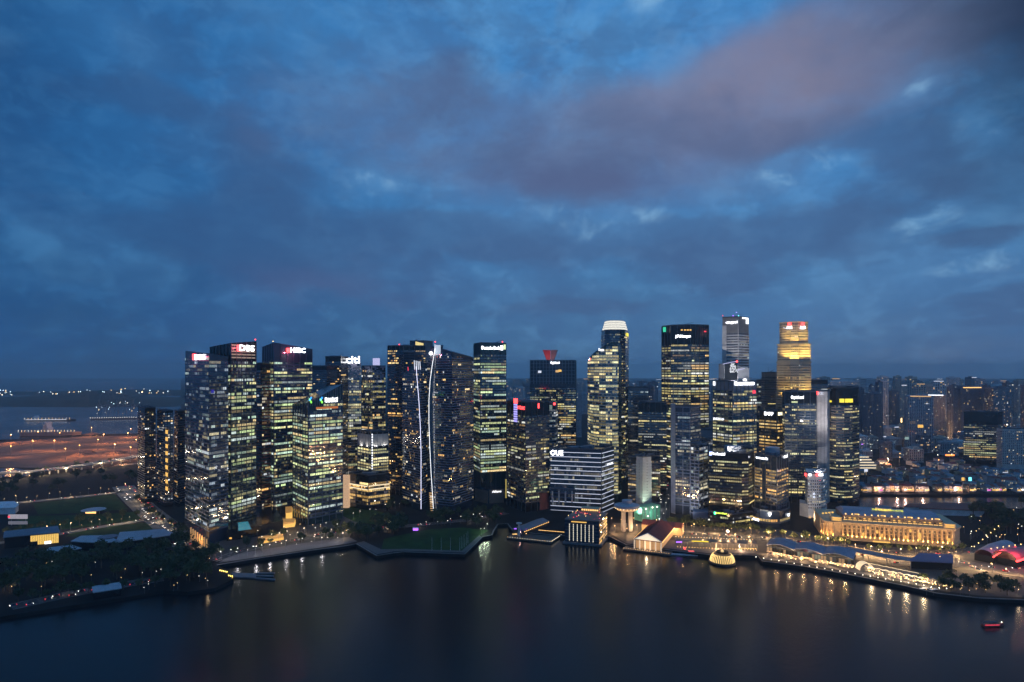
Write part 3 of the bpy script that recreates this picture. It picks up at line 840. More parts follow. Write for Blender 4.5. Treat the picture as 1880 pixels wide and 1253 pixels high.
# bowed prow blade in front of the tall sail
b = MB(); pr = [(800, 634), (794, 668), (789.5, 700), (787.5, 735), (787.5, 775), (789, 820), (791.5, 870), (794.5, 915), (796, 941)]
for (x0, y0), (x1, y1) in zip(pr, pr[1:]):
    for dd in (876, 879):
        A, B_, C_, E_ = PZ(x0, y0, dd), PZ(x0 + 14, y0, dd + 4), PZ(x1 + 14, y1, dd + 4), PZ(x1, y1, dd)
        b.quad(A, E_, C_, B_) if dd == 876 else b.quad(A, B_, C_, E_)
    A, B_, C_, E_ = PZ(x0, y0, 876), PZ(x0, y0, 879), PZ(x1, y1, 879), PZ(x1, y1, 876); b.quad(A, B_, C_, E_)
b.build('prow_blade', GL_NAVY, T['s1'])
crown_m = mat('lit_glass_crown', (.5, .55, .6), .3, emit=(.78, .88, 1), es=.55)
for k in range(6):
    led(T['s1'], [(798.5 + k * 2, 632 + k * 1.6, 876 + k * .3), (797.5 + k * 2, 651, 876 + k * .3)], 0, E_SOFT, .5, 'crown_light')
    if k < 4: led(T['s2'], [(760.5 + k * 3.4, 662 + k * .6, 869), (761.5 + k * 3.4, 679, 869)], 0, E_SOFT, .6, 'crown_light')
face_sign(T['s1'], 0, 798, 809, 634, 651, None, crown_m, 'crown_panel', out=.35)
b = MB(); b.ball(PZ(791, 649, 870), 2.8, 10, 6); b.build('roof_globe_light', E_LEDW, T['h2'])
p = PZ(799, 628, 880); beacon(T['s1'], p); p = PZ(749, 677, 900); led(T['s2'], [(749, 674, 890), (749.3, 681, 890)], 0, E_REDD, .5, 'red_marker')
for k in range(9): face_sign(T['s1'], 0, 790.5 + .3 * k, 797, 905 + k * 4, 906.5 + k * 4, None, E_WARMS, 'lobby_light', out=3.5)
# green-lit office tower with a blue-white sign
T['db'] = tower('office_tower', 'tall teal glass tower with bands of pale green lit floors and long white sign', [(870, 990), (882, 952), (929, 968)], HT(631, 960), S(fh=4.3, pw=2.7, band=.36, bm=FR_DARK, wm=GL_TEAL, lit=.55, pal='green', inten=.62, run=8, full=.25, base=40, crown=15), 26, fins=8,
      prob=lambda k, n: .95 if k < 12 else .5)
face_sign(T['db'], 1, 884, 917, 636, 642, 'Deutsche Bank', E_WHITE); face_sign(T['db'], 1, 918.5, 923, 635, 643, None, E_WHITE, 'sign_logo'); face_sign(T['db'], 1, 924.5, 928, 633, 642, None, em('corner_glow', (.8, 1, .5), 1.2), 'corner_light')
p, n, _ = edge_at(T['db'], 1, .85, HT(628, 965)); beacon(T['db'], p)
T['dbp'] = tower('podium_building', 'low grey screen-walled podium with a small white sign under the teal tower', [(872, 945), (897, 925), (931, 935)], HT(898, 930), S(lit=.2, pal='warm', base=30), 27, roof=False)
for e, a, c in ((0, 872.5, 896), (1, 898, 925)): face_sign(T['dbp'], e, a, c, 899, 924, None, BROWN, 'screen_wall', out=.5)
face_sign(T['dbp'], 1, 903, 920, 901, 904.5, 'Allianz', E_LEDW, out=1.2); face_sign(T['dbp'], 1, 927.5, 930.5, 880, 915, None, em('lit_pillar', (1, .8, .2), .4), 'lit_pillar', out=1)
for k in range(4): face_sign(T['dbp'], 1, 886 + k * 9, 893 + k * 9, 926.5, 930, None, E_GOLD, 'shop_window', out=1.4)
# cage-topped tower and the wedge roof behind
T['cap'] = tower('office_tower', 'broad dark tower with open lattice crown and small white sign', [(973, 1190), (1057, 1180)], HT(662, 1185), S(fh=4.2, pw=3, band=.4, bm=FR_DARK, wm=GL_NAVY, lit=.45, pal='yellow', inten=.6, run=3, full=.1, crown=48, base=8), 28, fins=9, deep=45, roof=False,
      prob=lambda k, n: .5 if k < n - 8 else .25)
for k in range(15): face_sign(T['cap'], 0, 973.3 + k * 5.85, 974.3 + k * 5.85, 661, 705, None, FR_MID, 'cage_post', out=2.0)
for k in range(7): face_sign(T['cap'], 0, 973, 1056.5, 661 + k * 6.5, 661.8 + k * 6.5, None, FR_MID, 'cage_rail', out=1.8)
face_sign(T['cap'], 0, 1011, 1027, 664, 669.5, 'CapitaLand', E_WHITE, out=3)
for px, py, mm in ((1023, 682, E_WARMS), (991, 683, E_SOFT), (1028, 681, E_GOLD)): face_sign(T['cap'], 0, px - 3, px + 3, py - 2, py + 2, None, mm, 'sky_lobby_light', out=2.4)
wv = empty('wedge_roof_tower', P(1010, 1330).to_3d() + Vector((0, 0, ZL)), 'tower behind the lattice crown, only its red and grey inverted wedge roof showing', 'building')
dd = 1330
b = MB(); b.prism([tuple(P(990, dd)), tuple(P(1030, dd)), tuple(P(1029, dd + 40)), tuple(P(991, dd + 40))], ZL, HT(664, dd)); b.build('wall', GL_NAVY, wv)
for (a, c, e, f_, mm) in ((996.5, 1010.5, 1004, 1010.5, mat('red_wedge', (.50, .03, .04), .5)), (1011, 1024, 1011, 1017, mat('grey_wedge', (.20, .16, .17), .5))):
    b = MB(); z0, z1 = HT(664, dd), HT(643, dd)
    lo = [P(e, dd), P(f_, dd), P(f_, dd + 25), P(e, dd + 25)]; hi_ = [P(a, dd), P(c, dd), P(c, dd + 25), P(a, dd + 25)]
    for k in range(4):
        j = (k + 1) % 4; b.quad((*lo[k], z0), (*lo[j], z0), (*hi_[j], z1), (*hi_[k], z1))
    b.face([(*q, z1) for q in hi_]); b.build('wedge_roof', mm, wv)
point_light('wedge_floodlight', PZ(1010, 660, 1290), 30000, (1, .35, .3), 1.0, wv)
# union tower with red lettering
T['nt'] = tower('office_tower', 'black faceted tower with red lettering and a violet lit stairwell strip', [(931, 915), (965, 868), (1008, 890)], HT(739, 880), S(fh=4.2, pw=2.8, band=.42, bm=FR_DARK, wm=GL_BLACK, lit=.26, pal='yellow', inten=.5, run=3, full=.12, crown=14, base=12), 29, fins=11)
face_sign(T['nt'], 0, 951, 964.5, 745, 752, 'ntuc', E_RED); face_sign(T['nt'], 0, 944, 951, 732, 741, None, E_RED, 'sign_logo')
for k in range(8): face_sign(T['nt'], 0, 944, 950.5, 742 + k * 4.3, 745 + k * 4.3, None, E_VIOLET, 'violet_light_bar')
face_sign(T['nt'], 1, 987, 989.5, 741, 750, None, E_RED, 'red_light_bar'); face_sign(T['nt'], 1, 990, 1008, 905, 942, None, REDDARK, 'red_panel')
T['nb'] = tower('office_tower', 'smaller grey tower with pale lit corner and red sign peeking over its black neighbour', [(990, 990), (1020, 985)], HT(742, 985), S(lit=.3, pal='white', inten=.4, bm=FR_MID), 30, deep=28)
face_sign(T['nb'], 0, 992, 1014, 744, 752, None, em('pale_lobby', (.6, .8, .7), .28), 'lit_floor'); face_sign(T['nb'], 0, 1016, 1020, 740, 744, None, E_RED, 'red_sign'); face_sign(T['nb'], 0, 992.3, 994.5, 752, 762, None, E_SOFT, 'lit_corner')
# waterfront block with white light lines
T['oue'] = tower('office_block', 'squat waterfront block ruled with white light lines on every storey', [(1010, 884), (1104, 866), (1127, 902)], HT(826, 870), S(fh=6.2, pw=2.8, band=.3, bm=FR_NAVY, wm=GL_NAVY, lit=.25, pal='white', inten=.16, run=2, full=.08, base=5, crown=4, proud=.8), 31)
zt = HT(826, 870)
for k in range(14):
    py = 832.5 + k * 8.35
    for e, a, c in ((0, 1011, 1103.5), (1, 1104.3, 1126)):
        if e == 0 and k in (8, 9, 10): a = 1056
        t0, t1 = on_face(T['oue'], e, a), on_face(T['oue'], e, c)
        p0, n, _ = edge_at(T['oue'], e, t0, 0, 1.0); p1, _, _ = edge_at(T['oue'], e, t1, 0, 1.0)
        z = HT(py, 868)
        b = MB(); q = n * -.4; b.prism([(p0.x, p0.y), (p1.x, p1.y), (p1.x + q.x, p1.y + q.y), (p0.x + q.x, p0.y + q.y)], z - .3, z + .3, bottom=True); b.build('light_line', E_COOL, T['oue'])
face_sign(T['oue'], 0, 1011, 1034, 827, 836.5, 'OUE', E_WHITE, out=1.6); face_sign(T['oue'], 1, 1113, 1124, 850, 853.5, 'OUE', E_LEDW, out=1.4)
for k in range(4): face_sign(T['oue'], 0, 1013 + k * 12, 1016 + k * 12, 902, 924, None, CONC, 'column', out=1.4)
# curved cream-lit tower
arc = [(1079, 1010), (1083, 985), (1090, 968), (1100, 956), (1112, 950), (1124, 948), (1134, 951), (1140, 962)]
ofc_t = [HT(662, 1010), HT(655, 985), HT(648, 968), HT(641, 956), HT(634, 950), HT(628, 948), HT(628, 951), HT(634, 962)]
T['of'] = tower('office_tower', 'rounded tower wrapped in curving cream lit bands with a swept shoulder', arc, ofc_t, S(fh=4.5, pw=2.6, band=.32, bm=mat('pale_sunshade', (.5, .5, .46), .5), wm=GL_TEAL, lit=.72, pal='cream', inten=.55, run=7, full=.25, crown=4, base=8, proud=.9), 32, deep=40, roof=False)
face_sign(T['of'], 3, 1099.5, 1109, 639.5, 645, 'Ocean', E_LEDW, out=1.8)
for (px, py) in ((1131, 631), (1084, 659)): p = PZ(px, py, 955); beacon(T['of'], p, r=.6)
face_sign(T['of'], 6, 1134.4, 1140, 640, 900, None, GL_TEAL, 'glass_end_wall', out=1.1)
# tower with white lit crown
oct_ = [(1104, 1125), (1110, 1095), (1120, 1085), (1138, 1085), (1148, 1095), (1154, 1125)]
T['rp'] = tower('office_tower', 'very tall dark octagonal tower with a glowing white crown', oct_, HT(607, 1090), S(fh=4.2, pw=2.6, band=.36, bm=FR_NAVY, wm=GL_NAVY, lit=.13, pal='yellow', inten=.6, run=2, full=.05, crown=4, base=8), 33, deep=26)
cp = [P(px, d) for px, d in oct_]; cp += [P(1150, 1150), P(1108, 1150)]; c0 = sum(cp, Vector((0, 0))) / len(cp)
for k in range(4):
    s0, s1 = .92 - k * .05, .90 - k * .05; z0 = HT(607 - k * 4.2, 1090) + 1.6; z1 = HT(607 - (k + 1) * 4.2, 1090) + 1.2
    b = MB(); pl = [tuple(c0 + (q - c0) * s0) for q in cp]; b.prism(pl, z0, z1); b.build('crown_tier', E_CROWN, T['rp'])
    b = MB(); pl = [tuple(c0 + (q - c0) * (s0 + .015)) for q in cp]; b.prism(pl, z1 - .02, z1 + .5, bottom=True); b.build('crown_ledge', FR_MID, T['rp'])
face_sign(T['rp'], 4, 1149.5, 1153, 612, 618, None, E_YEL, 'yellow_sign')
# broad dark tower with white sign
T['jp'] = tower('office_tower', 'broad black tower with flat rounded top, white sign and dense yellow windows', [(1215, 1115), (1232, 1088), (1268, 1078), (1301, 1092)], [HT(600, 1110), HT(598, 1088), HT(597, 1078), HT(598, 1092)], S(fh=4.4, pw=2.5, band=.4, bm=FR_DARK, wm=GL_BLACK, lit=.5, pal='yellow', inten=.55, run=6, full=.25, crown=30, base=8), 34, fins=10, deep=40)
face_sign(T['jp'], 1, 1240, 1268, 615, 621.5, 'J.P.Morgan', E_WHITE); face_sign(T['jp'], 0, 1218, 1223, 601, 610, None, em('green_corner', (.05, .8, .45), .9), 'green_light')
for px in (1252, 1258, 1263, 1268): face_sign(T['jp'], 1, px - 2, px + 1.5, 605, 607.5, None, E_GOLD, 'roof_terrace_light')
face_sign(T['jp'], 2, 1292, 1296, 608, 610, None, E_REDD, 'red_light')
# pale slab with bright sign, and lower checker-fronted tower
pale = S(fh=4.2, pw=2.4, band=.5, bm=CONC, wm=CONC_D, lit=.16, pal='white', inten=.6, run=3, full=.06, crown=22, base=8, gap=.2)
T['or1'] = tower('office_tower', 'slender pale panelled tower with recessed windows and white roof sign', [(1326, 1010), (1356, 995), (1375, 1015)], HT(583, 1000), pale, 35)
face_sign(T['or1'], 0, 1333, 1354, 590, 595, 'singtel', E_WHITE); face_sign(T['or1'], 1, 1362, 1373, 583.5, 586, None, E_LEDW, 'sign_arc'); face_sign(T['or1'], 1, 1369, 1373.5, 586, 595, None, E_LEDW, 'sign_arc')
face_sign(T['or1'], 0, 1326.4, 1334, 598, 690, None, CONC, 'blank_panel'); face_sign(T['or1'], 0, 1355, 1356, 586, 690, None, CONC, 'blank_panel')
for px, mm in ((1346, E_PURPLE), (1356, E_CYAN), (1327, E_REDD), (1352, E_VIOLET)): beacon(T['or1'], PZ(px, 580 if px != 1352 else 574, 1000), mm, 1.0)
T['or2'] = tower('office_tower', 'lower tower with glittering checker screen and slanted violet light lines', [(1319, 970), (1329, 955), (1376, 968)], [HT(668, 970), HT(668, 955), HT(676, 968)], S(lit=.1, pal='cool', bm=CONC_D, wm=FR_MID, inten=.3, crown=20), 36, roof=False)
face_sign(T['or2'], 1, 1330, 1353, 668, 700, None, GL_BLACK, 'dark_screen', out=1.2)
b = MB(); rg = random.Random(2)
for i in range(14):
    for j in range(9):
        if (i + j) % 2 and rg.random() < .8 and i - j < 9: 
            t = on_face(T['or2'], 1, 1339 + i * 1.05); p, n, _ = edge_at(T['or2'], 1, t, HT(669 + j * 1.9, 958), 1.7); d = Vector((-n.y, n.x, 0))
            b.quad(p - d * .4, p + d * .4, p + d * .4 + Vector((0, 0, 1.1)), p - d * .4 + Vector((0, 0, 1.1)))
b.build('checker_lights', E_LEDW, T['or2'], kind='stuff')
led(T['or2'], [(1327, 669, 950), (1340, 666, 950), (1352, 664, 950)], 0, E_SCREEN, .5); led(T['or2'], [(1354, 680, 950), (1367, 677, 955)], 0, E_SCREEN, .5); beacon(T['or2'], PZ(1353, 664, 949), E_RED, 1.5)
# grey stepped tower with white sign band
T['sl'] = tower('office_tower', 'grey gridded tower with warm windows and a white sign band along its roof', [(1309, 925), (1345, 892), (1389, 912)], HT(701, 900), S(fh=4.2, pw=2.7, band=.38, bm=CONC_D, wm=FR_MID, lit=.62, pal='yellow', inten=.60, run=4, full=.2, crown=10, base=8), 37, fins=8.1)
face_sign(T['sl'], 1, 1351, 1384, 702, 707.5, 'SINGAPORE LAND', E_WHITE); face_sign(T['sl'], 1, 1348, 1351.5, 700.5, 708, None, E_LEDW, 'sign_logo'); face_sign(T['sl'], 0, 1310, 1313.5, 700.5, 708, None, E_LEDW, 'sign_logo')
face_sign(T['sl'], 0, 1310, 1330, 767.5, 772.5, 'JUSTCO', E_LEDW); face_sign(T['sl'], 1, 1381, 1386.5, 717, 723, None, E_REDD, 'red_sign')
# slab with rounded top
tower('office_slab', 'windowless brown rounded slab beside the floodlit stone tower', [(1398, 1110), (1404, 1095), (1424, 1095), (1432, 1110)], HT(685, 1100), S(lit=.03, bm=BROWN, wm=BROWN, band=.6), 38, deep=25)
tower('office_slab', 'thin blue-grey slab standing against the brown rounded slab', [(1389, 1140), (1400, 1135)], HT(699, 1140), S(lit=.2, bm=CONC_D, wm=CONC_D, pal='white', inten=.4), 39, deep=25)
# floodlit stone tower in rotated tiers
ub = empty('stone_tower', (P(1457, 1040).x, 1040, ZL), 'tall stepped stone tower bathed in golden floodlights', 'building')
c0 = P(1457, 1045)


def octagon(c, r, rot, k=.75):
    out = []
    for q in range(4):
        for s_ in (-1, 1):
            a = rot + q * PI / 2 + s_ * (PI / 4 - math.atan((1 - k)) * 1.0); out.append(c + Vector((math.cos(a), math.sin(a))) * r)
    return out


us = S(fh=4.1, pw=2.6, band=.55, bm=STONE_U, wm=STONE_U, lit=.10, pal='yellow', inten=.8, run=1.5, full=.02, base=0, crown=2, gap=.26, proud=.5)
for i, (z0, z1, r, rot) in enumerate([(ZL, HT(722, 1020), 27.5, .42), (HT(722, 1020), HT(665, 1020), 26.5, .42), (HT(665, 1020), HT(632, 1020), 25.5, .42), (HT(632, 1020), HT(591, 1020), 22, .42)]):
    pl = octagon(c0, r, rot); ar = sum(pl[k].x * pl[(k + 1) % 8].y - pl[(k + 1) % 8].x * pl[k].y for k in range(8))
    if ar < 0: pl.reverse()
    b = MB(); b.prism([tuple(q) for q in shrink(pl, .2)], z0, z1); tr = b.build('stone_tier', STONE_U, ub)
    facade(ub, pl, [z1] * 8, z0 + 1, us, 60 + i)
    b = MB(); b.prism([tuple(c0 + (q - c0) * 1.035) for q in pl], z1 - 1.2, z1 + .8, bottom=True); b.build('tier_cornice', STONE_U, ub)
for z, rr, pw_ in ((HT(722, 1020) - 14, 31.5, 95000), (HT(665, 1020) + 1.0, 31, 95000), (HT(632, 1020) + 1.2, 26.5, 32000)):
    for a in (-2.55, -2.1, -1.8, -1.35, -1.02, -.6):
        p = c0 + Vector((math.cos(a), math.sin(a))) * rr
        point_light('facade_floodlight', (p.x, p.y, z), pw_, (1, .64, .15), .8, ub, spot=1.7, aim=(-math.cos(a) * .16, -math.sin(a) * .16, 1))
b = MB(); pl = [tuple(c0 + (q - c0) * 1.0) for q in octagon(c0, 20, .42)]
for px in (1449.5, 1474):
    lettering(ub, 'UOB', PZ(px, 601.5, 1019), (0, -1), 4.6, E_WHITE, 8); b = MB(); q = PZ(px, 597, 1019); b.box(q.x, q.y, q.z - 2.5, 5, .6, 6.5); b.build('sign_logo', E_RED, ub)
for px, py in ((1438, 602), (1468, 603)): led(ub, [(px, py, 1020), (px + 7, py + 2, 1020)], 0, E_SOFT, .6, 'roof_light')
tower('office_block', 'low dark block with a red roof light behind the floodlit stone tower', [(1484, 1120), (1520, 1115)], HT(699, 1118), S(lit=.06, bm=BROWN, wm=GL_BLACK), 64, deep=30)
# black tower with white sign
T['cl'] = tower('office_tower', 'black flat-fronted tower with short white sign and small swoosh', [(1437, 955), (1441, 935), (1499, 930)], HT(720, 935), S(fh=4.1, pw=2.5, band=.42, bm=FR_DARK, wm=GL_BLACK, lit=.36, pal='cream', inten=.6, run=4, full=.15, crown=14, base=8), 65, fins=10, deep=30)
face_sign(T['cl'], 1, 1452, 1475, 727, 734, 'CapitaLand', E_WHITE); face_sign(T['cl'], 1, 1453, 1464, 737, 740, None, em('lime_swoosh', (.85, .95, .5), .8), 'sign_swoosh')
T['bn'] = tower('office_tower', 'short dark tower with warm ribbon windows and two white signs', [(1394, 1000), (1426, 975), (1444, 990)], HT(756, 980), S(fh=5, pw=3, band=.5, bm=FR_DARK, wm=GL_BLACK, lit=.6, pal='warm', inten=.6, run=5, full=.2, crown=10, base=8), 66, fins=9)
face_sign(T['bn'], 0, 1404, 1420, 757, 763, 'BNPP', E_WHITE); face_sign(T['bn'], 1, 1428, 1438, 757, 763, 'BNP', em('cream_sign', (1, .9, .55), 3))
# tall grey fin and the rounded brown tower with a yellow sign
T['oc'] = tower('office_tower', 'tall blank grey concrete fin with a small red and white sign on top', [(1498, 935), (1519, 925)], HT(719, 930), S(fh=50, pw=50, lit=0, bm=CONC, wm=CONC, base=200), 67, deep=32)
face_sign(T['oc'], 0, 1498.5, 1502, 719, 725, None, E_RED, 'sign_logo'); face_sign(T['oc'], 0, 1502.5, 1512, 720, 725, 'OCBC', E_SOFT)
for k in range(3): face_sign(T['oc'], 0, 1501 + k * 6, 1501.6 + k * 6, 730, 870, None, CONC_D, 'vertical_groove', out=.25)
arc2 = [(1519, 950), (1523, 938), (1535, 929), (1550, 926), (1565, 930), (1577, 945)]
T['mb'] = tower('office_tower', 'rounded brown banded tower with a big glowing yellow sign', arc2, HT(712, 932), S(fh=4.2, pw=2.4, band=.5, bm=mat('brown_cladding', (.15, .12, .11), .5), wm=GL_BLACK, lit=.30, pal='cream', inten=.5, run=4, full=.15, crown=24, base=6, proud=.7), 68, deep=36)
face_sign(T['mb'], 3, 1550.5, 1564.5, 732.5, 739.5, None, E_YEL, 'yellow_sign', out=1.4); face_sign(T['mb'], 2, 1541, 1549.8, 732.5, 739.5, None, E_YEL, 'yellow_sign', out=1.4); face_sign(T['mb'], 1, 1523.5, 1527.5, 735.5, 739, None, E_YEL, 'yellow_sign', out=1.4)
# white old bank with stepped wings
wb = S(fh=4.0, pw=2.6, band=.45, bm=WHITE, wm=WHITE, lit=.22, pal='white', inten=.6, run=2, crown=6, base=10, gap=.3, proud=.25)
T['wb'] = tower('bank_building', 'white stepped stone building with red and white roof signs and arched doorway', [(1478, 850), (1483, 838), (1511, 838), (1518, 850)], HT(870, 840), wb, 69, deep=26)
face_sign(T['wb'], 0, 1478.3, 1481, 869.5, 874, None, E_RED, 'sign_logo'); face_sign(T['wb'], 1, 1498, 1502, 869.5, 874.5, None, E_RED, 'sign_logo'); face_sign(T['wb'], 1, 1502.5, 1511, 870, 874, 'OCBC', E_WHITE); face_sign(T['wb'], 1, 1484, 1489, 870, 874, 'OCBC', E_WHITE)
face_sign(T['wb'], 1, 1492, 1496, 905, 909, None, E_SOFT, 'lit_window'); face_sign(T['wb'], 1, 1492, 1496, 911, 915, None, E_SOFT, 'lit_window')
b = MB(); a = P(1470, 845); b.prism([tuple(P(1468, 850)), tuple(P(1484, 836)), tuple(P(1484, 860)), tuple(P(1468, 870))], ZL, HT(925, 842)); b.build('side_wing', WHITE, T['wb'])
for k in range(3):
    pts = []; cx = 1487 + k * 8; dd = 834
    b = MB(); pl = [(cx - 2.6, 962), (cx + 2.6, 962), (cx + 2.6, 951)] + [(cx + 2.6 * math.cos(a), 951 - 3.5 * math.sin(a)) for a in (.5, 1.0, 1.57, 2.1, 2.6)] + [(cx - 2.6, 951)]
    b.face([PZ(x, y, dd) for x, y in pl]); b.build('arched_doorway', E_WARMS if k < 2 else GL_BLACK, T['wb'])
# orange-lit tower on the quay
T['ww'] = tower('office_tower', 'grey waterfront tower striped with warm orange windows and white signs', [(1386, 825), (1426, 795), (1447, 825)], HT(838, 805), S(fh=4.1, pw=2.8, band=.45, bm=CONC_D, wm=GL_NAVY, lit=.66, pal='warm', inten=.75, run=4, full=.25, crown=14, base=24), 70, fins=8.4)
face_sign(T['ww'], 0, 1388.5, 1410, 839, 843.5, 'wework', E_WHITE); face_sign(T['ww'], 1, 1437.5, 1445, 834, 841, 'wework', E_LEDW)
b = MB(); q = P(1418, 830); b.cyl(q.x, q.y, HT(838, 805), HT(823, 820), 9, n=14); b.build('plant_drum', ROOFBLUE, T['ww'])
for px in (1403, 1404.5): face_sign(T['ww'], 0, px - 3, px + 4, 846, 930, None, GL_NAVY, 'glass_bay', out=.55) if px == 1403 else None
T['wwp'] = tower('podium_building', 'rounded low podium with a curving row of warm shop windows', [(1380, 805), (1395, 790), (1415, 783), (1432, 784), (1450, 800)], HT(938, 790), S(fh=5.2, pw=2.6, band=.4, bm=CONC_D, wm=GL_NAVY, lit=.7, pal='warm', inten=.8, run=5, base=5, crown=8), 71, deep=40)
face_sign(T['wwp'], 0, 1382, 1394, 951, 955.5, 'wework', E_WHITE); face_sign(T['wwp'], 3, 1444, 1449, 943, 949, 'w', E_LEDW)
# black curved-end tower
T['pr'] = tower('office_tower', 'black quay-side tower with thin yellow window lines and blue-white sign', [(1302, 820), (1362, 803), (1374, 806), (1385, 830)], HT(832, 812), S(fh=4.1, pw=2.6, band=.5, bm=GL_BLACK, wm=GL_BLACK, lit=.30, pal='cream', inten=.5, run=6, full=.16, crown=10, base=22), 72, deep=34)
face_sign(T['pr'], 0, 1306.5, 1331, 831, 836, 'Prudential', E_WHITE); face_sign(T['pr'], 0, 1302.5, 1306.5, 830, 836.5, None, em('blue_logo', (.35, .45, 1), 4), 'sign_logo')
b = MB(); q = P(1345, 835); b.box(q.x, q.y, HT(832, 812), 18, 12, 7); b.build('plant_room', ROOFBLUE, T['pr'])
T['prp'] = tower('podium_building', 'black low podium with bright yellow strip windows and a small green sign', [(1300, 800), (1345, 785), (1382, 800)], HT(944, 790), S(fh=4.4, pw=2.4, band=.5, bm=GL_BLACK, wm=GL_BLACK, lit=.8, pal='yellow', inten=.7, run=8, base=3, crown=3), 73)
face_sign(T['prp'], 0, 1313, 1335, 941, 945, 'guardian', em('lime_letters', (.75, 1, .1), 3)); face_sign(T['prp'], 0, 1311, 1314.5, 940, 945, None, E_GREEN, 'sign_logo')
# blue-grey framed tower
T['bt'] = tower('office_tower', 'blue-grey framed tower with pale side fin and lower stepped wing', [(1240, 862), (1268, 852), (1286, 872)], HT(747, 856), S(fh=4.6, pw=2.6, band=.42, bm=FR_NAVY, wm=GL_NAVY, lit=.26, pal='white', inten=.45, run=4, full=.08, crown=8, base=14), 74)
b = MB(); b.prism([tuple(P(1231.5, 866)), tuple(P(1240, 858)), tuple(P(1240, 885)), tuple(P(1232, 890))], ZL, HT(743, 860)); b.build('side_fin', mat('pale_blue_cladding', (.26, .28, .36), .5), T['bt'])
for py in (747, 757, 806, 811, 862, 868, 915, 927): face_sign(T['bt'], 0, 1240, 1268, py, py + 1.6, None, FR_BLUE, 'frame_beam', out=.9); face_sign(T['bt'], 1, 1268, 1286, py, py + 1.6, None, FR_BLUE, 'frame_beam', out=.9)
for px in (1254, 1267): face_sign(T['bt'], 0, px - .6, px + .6, 747, 945, None, FR_BLUE, 'frame_post', out=1.0)
b = MB(); b.tube([PZ(1236, 742, 862), PZ(1236, 700, 862)], [.7, .2]); b.build('roof_mast', STEEL, T['bt'])
T['btw'] = tower('office_wing', 'stepped wing with pale gridded balconies beside the blue-grey tower', [(1268, 838), (1284, 830), (1300, 850)], HT(818, 835), S(fh=4.4, pw=3.6, band=.3, bm=FR_BLUE, wm=GL_NAVY, lit=.3, pal='white', inten=.45, run=3, base=6, crown=2, proud=.9), 75)
for e, pxs in ((0, (1268.5, 1276, 1283.5)), (1, (1290, 1299))):
    for px in pxs: face_sign(T['btw'], e, px - .4, px + .4, 819, 952, None, FR_BLUE, 'frame_post', out=1.0)
b = MB(); b.prism([tuple(P(1272, 815)), tuple(P(1300, 812)), tuple(P(1300, 835)), tuple(P(1272, 838))], ZL, HT(940, 815)); b.build('entrance_block', FR_BLUE, T['btw']); face_sign(T['btw'], 1, 1285.5, 1297, 953, 956, None, E_LEDW, 'sign_board', out=6)
# grey lit slab by the round tower
T['cc'] = tower('office_slab', 'grey ribbed slab lit pale green from below next to the round lookout', [(1168, 872), (1180, 860), (1196, 866)], HT(840, 862), S(fh=4, pw=30, band=.8, bm=CONC, wm=CONC, lit=0, base=4, crown=3, gap=.45), 76)
T['cc2'] = tower('office_block', 'black narrow block with a few amber windows attached to the grey slab', [(1153, 890), (1169, 880)], HT(840, 885), S(lit=.25, pal='warm', inten=.7, wm=GL_BLACK, bm=FR_DARK, run=4), 77, deep=26)
point_light('wall_floodlight', (*P(1186, 846), 8), 90000, (.75, 1, .7), .5, T['cc'], spot=1.6, aim=(0, .25, 1))
tower('office_tower', 'dark stepped tower with yellow window lines behind the grey ribbed slab', [(1172, 1000), (1224, 990)], HT(740, 995), S(fh=4.2, pw=2.8, band=.5, lit=.34, pal='yellow', inten=.55, run=5, full=.12, wm=GL_BLACK, bm=FR_DARK, crown=12), 78, fins=8, deep=35)
tower('office_tower', 'plain blue-grey slab tower beside the cream banded tower', [(1153, 1110), (1190, 1105)], HT(712, 1108), S(lit=.06, bm=CONC_D, wm=FR_MID, pal='white', inten=.4), 79, deep=30)
tower('office_tower', 'grey office tower with sparse lights filling the gap near the blue-grey wing', [(1284, 930), (1312, 925)], HT(790, 930), S(lit=.12, bm=CONC_D, wm=FR_MID, pal='white', inten=.5), 80, deep=25)
tower('office_tower', 'small dark tower closing the end of the street canyon', [(1196, 1180), (1212, 1176)], HT(780, 1178), S(lit=.2, bm=FR_DARK, pal='home', inten=.5), 81, deep=25)
tower('office_block', 'low brown terrace block under the dark stepped tower', [(1183, 940), (1212, 935)], HT(838, 938), S(lit=.3, bm=BROWN, wm=GL_BLACK, pal='yellow', inten=.5), 82, deep=25)

# added fill spots with made-up housings, standing in for city light on pale facades
def wash(root, px, py, d, power, col, tz, spread=1.5):
    p = PZ(px, py, d); c = worg(root); aim = Vector((c.x - p.x, c.y - p.y, tz - p.z))
    b = MB(); b.box(p.x, p.y, p.z - 1.2, 1.2, .8, .8); b.build('fill_spot_box', FR_DARK, root)
    point_light('facade_fill', p, power, col, .8, root, spot=spread, aim=aim)


NEUT = (1, .92, .84)
wash(T['or1'], 1345, 699, 900, 260000, NEUT, 230); wash(T['or1'], 1369, 699, 905, 200000, NEUT, 225)
wash(T['oc'], 1506, 868, 838, 160000, (1, .93, .92), 90, 1.9); wash(T['oc'], 1500, 780, 900, 60000, (1, .93, .92), 150, 2.2)
wash(T['wb'], 1490, 955, 785, 60000, (1, .86, .74), 35, 1.6); wash(T['sl'], 1345, 832, 815, 160000, NEUT, 130, 1.8)
wash(T['ww'], 1400, 960, 765, 60000, NEUT, 60, 1.5); wash(T['bt'], 1246, 958, 800, 90000, (.9, .92, 1), 70, 1.7); wash(T['cc'], 1172, 945, 810, 60000, (.85, 1, .85), 45, 1.5)

